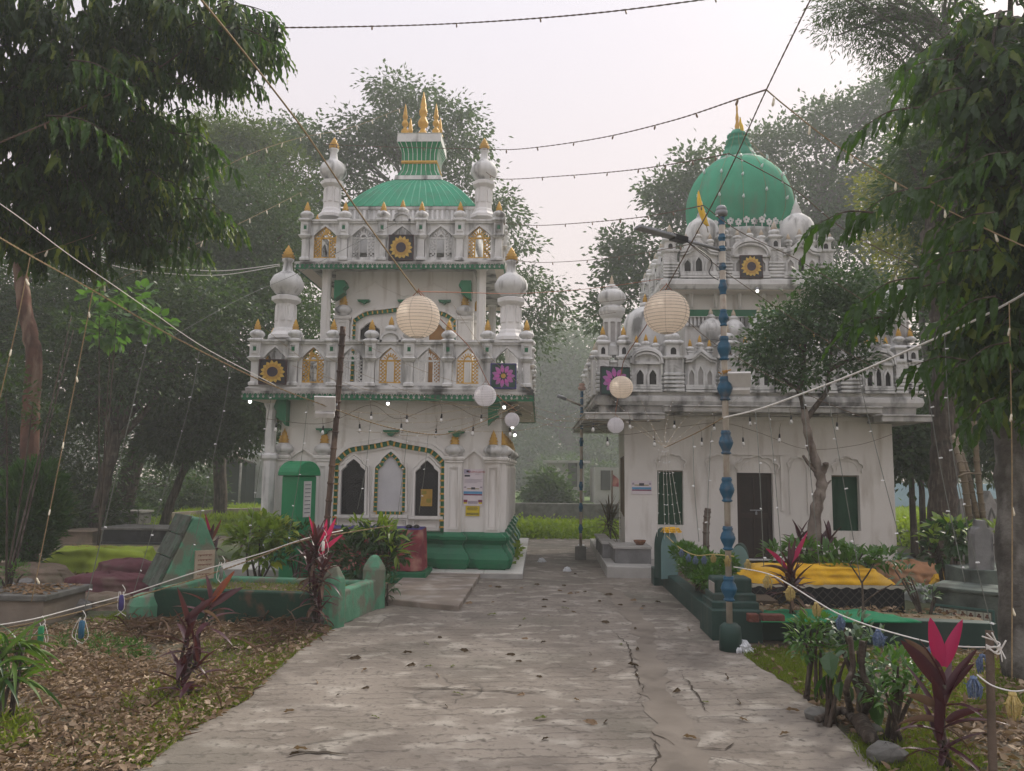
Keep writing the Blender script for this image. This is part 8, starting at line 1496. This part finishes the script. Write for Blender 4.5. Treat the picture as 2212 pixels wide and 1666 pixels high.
S('highest bulb string sagging from the left shrine to the knot above the onion dome', [(700, 312, 13), (850, 318, 12.4), (1040, 322, 11.5), (1125, 322, 10.6), (1287, 300, 9), (1448, 262, 7.5), (1600, 212, 6), (1655, 194, 5.4)], .0055, ROPED, BUL2, .95, twist=1, bs=1.7); S('bulb string descending right from the knot above the onion dome to the white cable', [(1655, 194, 5.4), (1700, 232, 5.6), (1800, 310, 5.8), (1900, 373, 5.9), (2000, 430, 5.8), (2120, 490, 5.6), (2240, 545, 5.2)], .0055, ROPE, BULB, .42, bs=1.1)
S('second bulb string from the right minaret of the left shrine to the rope', [(1050, 372, 13.3), (1085, 387, 12.6), (1220, 380, 11), (1358, 368, 9.4), (1480, 350, 7.6), (1575, 332, 6.0)], .0055, ROPED, BUL2, .95, twist=1, bs=1.6); S('bulb string crossing the green dome down into the right trees', [(1575, 332, 6), (1640, 365, 6.2), (1720, 412, 6.4), (1830, 500, 6.6), (1990, 580, 6.6), (2100, 620, 6.4), (2180, 655, 6)], .0045, ROPED, LED, .48)
S('third bulb string reaching the yellow flag on the parapet', [(1068, 480, 13), (1150, 487, 12.2), (1240, 483, 11), (1380, 470, 9), (1520, 444, 6.8)], .005, ROPED, BUL2, .95, twist=1, bs=1.5); S('bulb string falling right from the yellow flag past the sunflower panel', [(1520, 444, 6.8), (1597, 500, 7), (1728, 564, 7.4), (1850, 640, 7.6), (2000, 735, 7.6), (2040, 760, 7.6)], .0045, ROPED, LED, .52); S('fourth bulb string from the pink panel to the left tower of the upper tier', [(1094, 560, 12.6), (1160, 567, 12), (1260, 563, 11), (1370, 550, 9.6), (1490, 528, 8)], .0045, ROPED, BUL2, .95, bs=1.5)
S('bulb string falling right from the upper tier into the small ficus', [(1490, 528, 8), (1570, 590, 8), (1700, 680, 8.2), (1800, 745, 8.2), (1900, 800, 8.2)], .004, ROPED, LED, .55); S('bulb string from the big right lantern down across the ficus to the canopy', [(1480, 690, 8), (1540, 740, 8.2), (1640, 800, 8.4), (1760, 860, 8.6), (1860, 900, 8.8)], .004, ROPED, LED, .55); S('fifth faint string level above the misty gap', [(1100, 665, 12.6), (1200, 660, 12), (1310, 652, 11.8), (1400, 640, 12)], .004, ROPED, LED, .7); S('sixth faint string just above the misty trees', [(1150, 700, 12), (1230, 690, 12), (1330, 675, 12.4)], .004, ROPED, LED, .6)
S('thick yellow cord slanting from the left edge past the bamboo mast to the white lantern', [(-30, 496, 5), (67, 553, 5.6), (200, 627, 6.3), (351, 715, 7), (502, 793, 7.7), (596, 836, 8.1), (728, 886, 8.55), (834, 922, 9.2), (936, 939, 9.8), (993, 930, 10.2), (1057, 905, 10.7), (1120, 874, 11.4)], .006, ROPE, cat='rope', name='rope', twist=1); S('white cord slanting from the left edge to join the yellow cord', [(-30, 420, 5), (43, 471, 5.4), (151, 552, 6), (243, 615, 6.5), (324, 671, 7), (443, 752, 7.5), (596, 833, 8.05)], .004, ROPEW, cat='rope', name='rope')
S('thick white cable slanting from the right edge to the beaded lamp pole', [(2260, 606, 5), (2178, 655, 5.4), (2090, 700, 5.8), (1990, 745, 6.2), (1850, 806, 6.7), (1735, 850, 7), (1640, 884, 7.2), (1562, 903, 7.35)], .009, ROPEW, cat='cable', name='cable'); S('yellowish cord from the beaded lamp pole down to the knot of hanging strings', [(1562, 903, 7.35), (1505, 935, 8), (1437, 967, 9)], .006, ROPE, cat='rope', name='rope')
for k, (u1, v1) in enumerate(((1352, 872), (1365, 880), (1385, 884), (1410, 880), (1440, 872), (1480, 868))): S(('first', 'second', 'third', 'fourth', 'fifth', 'sixth')[k]+' string from the left of the fan running up to the right shrine canopy', [(1437, 967, 9), (lerp(1437, u1-60+k*30, .55), lerp(967, v1-10, .5), 10.6), (u1-90+k*45, v1-20, 12.6)], .0018, ROPE, LED, .33, bs=.8)
for k, (u0, u1, v0_, v1_, ex) in enumerate(((1424, 1420, 965, 1160, 'left-most'), (1432, 1436, 967, 1165, 'second'), (1437, 1447, 968, 1165, 'third'), (1440, 1462, 968, 1165, 'fourth'), (1443, 1476, 966, 1163, 'right-most'))): S(ex+' string hanging before the green curtain window', [(u0, v0_, 9), (lerp(u0, u1, .5), lerp(v0_, v1_, .5), 9.4), (u1, v1_, 9.9)], .0028, ROPEW, LED, .16, bs=.8)
for k, (pts, ex) in enumerate((([(1537, 930), (1531, 1040), (1527, 1180)], 'left of the beaded pole'), ([(1497, 940), (1500, 1050), (1510, 1170)], 'between curtain window and beaded pole'), ([(1632, 890), (1640, 1000), (1650, 1225)], 'crossing the left half of the brown door'), ([(1660, 880), (1672, 1000), (1690, 1225)], 'crossing the right half of the brown door'), ([(1735, 850), (1745, 960), (1770, 1220)], 'beside the bleached trunk'), ([(1783, 830), (1808, 960), (1860, 1260)], 'crossing the right green window'), ([(1853, 806), (1890, 960), (1948, 1180)], 'crossing the right corner of the shrine'), ([(1990, 745), (2030, 1000), (2085, 1260)], 'crossing the brown trunk at right'), ([(2040, 722), (2062, 1000), (2150, 1390)], 'reaching the stake at right'), ([(2180, 654), (2186, 1000), (2186, 1470)], 'nearest the right edge'))):
    Yt = 7.2-.16*k if k < 9 else 5.3; S('thin drop string of white lamps '+ex, [(*pts[0], Yt+.0), (*pts[1], Yt-.25), (*pts[2], Yt-.5)], .0032 if k < 9 else .004, WIREG if k < 9 else ROPE, LED if k < 9 else BULB, .40 if k < 9 else .62, bs=.95, hang=False)
for k, (pts, ex, Yt) in enumerate((([(65, 556), (32, 720), (-10, 900)], 'nearest the left edge', 5.7), ([(200, 631), (154, 870), (68, 1300)], 'from the yellow cord to the stone box', 6.3), ([(326, 708), (288, 870), (176, 1345)], 'falling before the forked dark tree', 6.9), ([(430, 760), (402, 900), (286, 1290)], 'falling before the leaning trunk to the octagonal post', 7.3), ([(497, 795), (480, 900), (410, 1215)], 'falling before the gabled headstone', 7.7), ([(590, 838), (570, 950), (535, 1190)], 'falling before the bright croton', 8.1), ([(665, 870), (650, 1000), (622, 1170)], 'falling before the green pillar', 8.3), ([(800, 912), (790, 1010), (772, 1100)], 'falling before the left dark window', 9), ([(880, 935), (872, 1010), (858, 1120)], 'falling before the blind niche', 9.5), ([(925, 938), (918, 1010), (905, 1110)], 'falling before the right dark window', 9.8))): S('thin drop string of lamps '+ex, [(*pts[0], Yt), (*pts[1], Yt), (*pts[2], Yt)], .0042 if k < 3 else .003, ROPE if k < 2 else WIREG, BULB if k < 2 else LED, .56 if k < 3 else .34, hang=False, bs=.95)
S('low white and tan cord sagging past the gabled headstone to the pink cordyline', [(-40, 1356, 6.4), (70, 1338, 6.6), (170, 1312, 6.9), (275, 1284, 7.2), (430, 1234, 7.4), (560, 1197, 7.6), (655, 1165, 7.7), (740, 1146, 8.6)], .006, ROPEW, cat='cord', name='cord'); S('low twisted tan cord just below the white one', [(-40, 1366, 6.4), (70, 1346, 6.6), (180, 1320, 6.9), (300, 1287, 7.2), (440, 1245, 7.4), (560, 1203, 7.6), (660, 1167, 7.7), (850, 1135, 9.4)], .006, ROPE, cat='cord', name='cord', twist=1)
for u, v, Y, lb, m_, r_ in ((262, 1302, 7.1, 'pale blue transformer capsule dangling at the octagonal post', BLUC, 1), (88, 1372, 6.6, 'white and green capsule tied to the low cord', BRIGHTG, 1.1), (176, 1360, 6.7, 'blue capsule dangling over the weeds', BLUE, 1.1), (698, 1180, 7.6, 'white capsule on the cord before the pink cordyline', ROPEW, .7), (478, 1238, 7.4, 'grey cable tangle knotted on the low cord', WIREG, .8)):
    c = at(u, v, Y); t = thing('capsule', lb, 'plug', tuple(c)); mb = MB(); mb.tube([c+Vector((0, 0, .07*r_)), c+Vector((0, 0, .06*r_)), c-Vector((0, 0, .06*r_)), c-Vector((0, 0, .07*r_))], [.012*r_, .022*r_, .022*r_, .012*r_], 8); mb.build('casing', m_, t); mb = MB(); mb.tube(curve_pts([c+Vector((0, 0, .06)), c+Vector((.03, .0, .11)), c+Vector((0, 0, .16))], 5), .003, 4)
    for k in range(3): mb.tube(curve_pts([c+Vector((rnd.uniform(-.03, .03), 0, .1)), c+Vector((rnd.uniform(-.1, .1), 0, -.05)), c+Vector((rnd.uniform(-.06, .06), 0, -.12))], 5), .0025, 4)
    mb.build('wire', ROPEW, t)
# light net over the left shrine front
NET = [((632, 790, 10.6), (1100, 880, 11.2)), ((560, 700, 11.4), (900, 905, 10.8)), ((755, 905, 10), (1130, 868, 11.4)), ((680, 880, 9.5), (1120, 860, 11.3)), ((770, 932, 9.8), (1110, 878, 11.3)), ((700, 770, 11.5), (1110, 890, 11.3)), ((850, 940, 10), (1130, 880, 11.4)), ((740, 720, 11.7), (1150, 860, 11.6)), ((980, 660, 11.9), (1145, 845, 11.6)), ((1110, 872, 11.4), (1290, 900, 12.3)), ((1105, 882, 11.4), (1300, 890, 12.3)), ((1100, 890, 11.4), (1330, 910, 11.8)), ((1115, 866, 11.4), (1440, 905, 11)), ((1000, 930, 10.5), (1270, 880, 12.2))]
EX = ('from the left sunflower panel to the right eave', 'from the left minaret down across the eave', 'from the bamboo mast under the eave', 'from the floodlight to the right eave corner', 'lowest of the net, over the great arch', 'from the second gold screen to the corner lamps', 'from the sagging yellow cord to the corner', 'from the middle gold screen to the eave corner', 'steep, beside the pink panel', 'highest across the misty gap', 'second across the misty gap', 'lowest across the misty gap', 'long, across the gap to the beaded lamp pole', 'from the yellow cord across to the right canopy')
for (a, b), ex in zip(NET, EX): S('fine fairy-light string of the net '+ex, [a, b], .0026, ROPE, LED, .27, sag=.16, bs=.72)
# dangling bulbs on black sockets, festooned under the eaves
sk = MB(); sk.lathe([(.004, .03), (.012, .025), (.015, 0), (.016, -.03), (.014, -.04)], (0, 0, 0), 8, mi=0); sk.lathe([(.012, -.04), (.022, -.065), (.026, -.085), (.02, -.105), (.006, -.112)], (0, 0, 0), 10, mi=1)
sb_ = MB(); sb_.lathe([(.012, .05), (.016, .03), (.03, 0), (.028, -.025), (.01, -.04)], (0, 0, 0), 8); SOCKB = sb_.mesh('bulb', mat('milky dome bulb', (.62, .70, .68), None, 9, .3, 0))
SOCK = sk.mesh('socket_bulb', [BLACK, mat('frosted bulb glass', (.70, .69, .66), None, 9, .25, 0)])
def festoon(label, pts, Y, drops):
    P = [at(u, v, Y) for u, v in pts]; t = thing('festoon', label, 'festoon', tuple(P[0])); MB().tube(curve_pts(P, 8), .005, 4).build('cable', ROPED, t)
    for i, (u, v) in enumerate(drops): c = at(u, v, Y); mb = MB(); mb.tube([c+Vector((0, 0, .02)), c+Vector((rnd.uniform(-.02, .02), 0, .12)), c+Vector((rnd.uniform(-.05, .05), 0, .22))], .003, 4); mb.build('flex', ROPED, t); inst(SOCK, 'socket_bulb', t, c, 0, 1.05, (rnd.uniform(-.12, .12), rnd.uniform(-.12, .12), 0))
festoon('dark festoon of frosted bulbs under the eave of the left shrine', [(575, 905), (700, 915), (799, 875), (860, 905), (960, 872), (1030, 900), (1100, 905)], 11.9, [(597, 918), (698, 924), (777, 920), (802, 893), (867, 919), (879, 900), (942, 930), (954, 898), (1022, 926), (1040, 898), (1101, 928)]); festoon('dark festoon of frosted bulbs under the canopy of the right shrine', [(1280, 915), (1330, 940), (1470, 922), (1560, 914), (1640, 935), (1740, 970), (1850, 962), (1928, 938)], 12.6, [(1282, 918), (1312, 948), (1360, 912), (1414, 950), (1457, 912), (1516, 949), (1542, 916), (1605, 949), (1684, 941), (1709, 901), (1808, 916), (1620, 905)])
# bulb strings draped down the onion dome
PD = [(1.5*12, 290), (32, 318), (58, 350), (79, 371), (99.5, 397), (112.5, 430), (116, 455), (113, 480), (100, 512)]
for q, a in enumerate((-2.6, -2.15, -1.75, -1.35, -.9, -.5)):
    pts = [(dx+math.cos(a)*(r_*pr+.012), YD+math.sin(a)*(r_*pr+.012), zv(v)) for r_, v in PD]; Q = curve_pts(pts, 5); t = thing('string_light', ('left-most', 'second from left', 'third from left', 'fourth from left', 'fifth from left', 'right-most')[q]+' bulb string draped down the green onion dome', 'string light', tuple(Q[0])); MB().tube(Q, .0035, 4).build('cable', ROPE, t)
    for j in range(10+(q*2) % 5, len(Q)-1, 9): n_ = Vector((math.cos(a), math.sin(a), 0))*.03; inst(SOCKB, 'bulb', t, Q[j]+n_, 0, .85, (rnd.uniform(-.5, .5), rnd.uniform(-.5, .5), 0))
# lamps that are lit under the left eave and on the upper canopy
for u, v, Y, lb in ((540, 868, 12, 'lit white lamp at the left end of the left shrine eave'), (838, 872, 12.1, 'lit white lamp in the middle of the left shrine eave'), (1089, 880, 12.1, 'lit white lamp at the right end of the left shrine eave'), (1107, 903+20, 12.3, 'lower lit lamp hanging right of the left shrine eave'), (1112, 940, 12.6, 'lowest lit lamp hanging right of the left shrine eave'), (1636, 629, 13.4, 'lit white lamp under the upper canopy of the right shrine')):
    c = at(u, v, Y); t = thing('lamp', lb, 'lamp', tuple(c)); MB().lathe([(.012, .07), (.03, .06), (.036, .03), (.034, .02)], tuple(c), 10).build('holder', GREY, t); MB().lathe([(.008, .02), (.024, .016), (.027, 0), (.019, -.02), (.005, -.028)], tuple(c), 12).build('bulb', LIT, t)
# ------------------------------------------------------------------ TASSELS ON THE RIGHT HAND CORD
TBLU = mat('blue tassel thread', (.08, .13, .24), (.20, .25, .36), 90, .8, .2); TYEL = mat('yellow tassel thread', (.40, .30, .09), (.55, .44, .20), 90, .8, .2)
def tassel(label, c, s_, m, group):
    t = thing('tassel', label, 'tassel', tuple(c), group); mb = MB(); n = 34
    for k in range(n):
        a = rnd.uniform(0, 6.28); r_ = s_*.20*math.sqrt(rnd.random())+s_*.05; e = Vector((math.cos(a)*r_, math.sin(a)*r_, -s_*rnd.uniform(.75, 1.05))); b = Vector((math.cos(a)*r_*1.25, math.sin(a)*r_*1.25, -s_*.45)); mb.tube(curve_pts([c, c+b, c+e], 4), s_*.022, 4)
        if k % 3 == 0: q = Vector((math.cos(a), math.sin(a), rnd.uniform(-.4, .4)))*s_*.16; mb.tube([c+b, c+b+q], s_*.020, 4)
    mb.build('threads', m, t)['kind'] = 'stuff'; MB().lathe([(s_*.05, -.02), (s_*.14, -s_*.04), (s_*.16, -s_*.16), (s_*.08, -s_*.2)], tuple(c), 8).build('knot', m, t)
d8 = lambda x, y: (1615.7+x*.2707, 1214.5+y*.2707)
TS = [((155, 95), 6.1, .13, TYEL, 'yellow tassel beside the crimson cordyline'), ((335, 185), 5.9, .13, TYEL, 'yellow tassel above the green carpet'), ((545, 315), 5.7, .12, TYEL, 'yellow tassel over the fresh green shrub'), ((735, 420), 5.5, .12, TBLU, 'blue tassel furthest from the stake'), ((1040, 530), 5.1, .135, TBLU, 'blue tassel hanging over the sapling'), ((1470, 645), 4.65, .115, TBLU, 'blue tassel in front of the hot pink leaves'), ((1870, 730), 4.3, .12, TBLU, 'blue tassel tied at the wooden stake'), ((1800, 905), 4.2, .135, TBLU, 'lowest blue tassel below the stake knot'), ((2110, 1030), 4.0, .15, TYEL, 'large yellow tassel at the right picture edge')]
for p, Y, s_, m, lb in TS: u, v = d8(*p); tassel(lb, at(u, v, Y), s_*.85, m, 'thread tassels on the right cord')
S('white cord with tassels running from the lamp pole to the wooden stake', [(1585, 1225, 7.0), (*d8(155, 92), 6.1), (*d8(335, 182), 5.9), (*d8(545, 312), 5.7), (*d8(735, 418), 5.5), (*d8(1040, 530), 5.1), (*d8(1470, 645), 4.65), (*d8(1700, 675), 4.45), (*d8(1905, 680), 4.25)], .0045, ROPEW, cat='cord', name='cord'); S('short white cord below the stake carrying the yellow tassel', [(*d8(1830, 900), 4.2), (*d8(1950, 985), 4.1), (*d8(2110, 1030), 4.0), (*d8(2230, 1020), 3.95)], .004, ROPEW, cat='cord', name='cord')
t = thing('cord_knot', 'white cord wound in a loose knot on the wooden stake', 'knot', tuple(at(2138, 1398, 4.25))); mb = MB(); c = at(2138, 1398, 4.25)
for k in range(6): a = rnd.uniform(0, 6); mb.tube(curve_pts([c+Vector((-.035, -.03, rnd.uniform(-.02, .02))), c+Vector((0, -.05, rnd.uniform(-.03, .03))), c+Vector((.04, -.02, rnd.uniform(-.02, .03))), c+Vector((.08*math.cos(a), -.03, .08*math.sin(a)))], 5), .004, 4)
mb.build('loops', ROPEW, t)
for u, v, Y, m, lb in ((1472, 1198, 9.6, TBLU, 'blue tassel left-most on the clipped hedge'), (1487, 1208, 9.4, TBLU, 'blue tassel second from left on the clipped hedge'), (1502, 1213, 9.2, TBLU, 'blue tassel third from left on the clipped hedge'), (1521, 1212, 9.0, TBLU, 'blue tassel right-most on the clipped hedge'), (1541, 1208, 8.7, TYEL, 'yellow tassel at the right of the clipped hedge'), (1571, 1212, 7.3, TYEL, 'yellow tassel touching the beaded pole'), (1615, 1220, 7.2, TYEL, 'yellow tassel right of the beaded pole')): tassel(lb, at(u, v-12, Y), .10, m, 'thread tassels on the hedge cord')
S('cord strung with yellow blossoms along the hedge to the beaded pole', [(1440, 1158, 10.6), (1455, 1172, 10.2), (1475, 1188, 9.6), (1505, 1200, 9.1), (1540, 1198, 8.7), (1585, 1202, 7.2)], .006, TYEL, cat='garland', name='garland')
# litter
PLA = mat('thin white plastic', (.62, .64, .66), (.5, .52, .55), 12, .3, .5)
for u, v, s_, lb, m in ((1600, 1410, .085, 'crumpled clear plastic bag at the foot of the lamp pole base', PLA), (1225, 1234, .05, 'scrap of white plastic on the path between the shrines', PLA), (1256, 1186, .07, 'crumpled white rubbish beside the far lamp base', PLA), (1170, 1214, .05, 'small pale plastic scrap beside the marble slab', PLA)):
    p = gnd(u, v, zp if u < 1590 and u > 600 else 0); cloth('litter', lb, 'litter', (p.x, p.y, p.z), s_*2.4, s_*2, s_*1.1, rnd.uniform(0, 3), m, s_*.22, .5, True, seed=int(u), part='scrap')
c = gnd(1180, 1246); mb = MB()
# ------------------------------------------------------------------ THE MIST
HAZE = True
if HAZE:
    m = bpy.data.materials.new('morning mist'); m.use_nodes = True; t = m.node_tree; t.nodes.clear(); o_ = t.nodes.new('ShaderNodeOutputMaterial'); v_ = t.nodes.new('ShaderNodeVolumePrincipled'); v_.inputs['Color'].default_value = (.87, .91, .91, 1); v_.inputs['Density'].default_value = .0036; v_.inputs['Anisotropy'].default_value = .25; t.links.new(v_.outputs[0], o_.inputs['Volume'])
    bpy.context.view_layer.update(); top = max((o.matrix_world @ Vector(c)).z for o in COL.objects if o.type == 'MESH' for c in o.bound_box)
    mb = MB(); mb.bx(-118, 118, -118, 118, -1.2, top+.6); tag(mb.build('haze', m), kind='stuff')
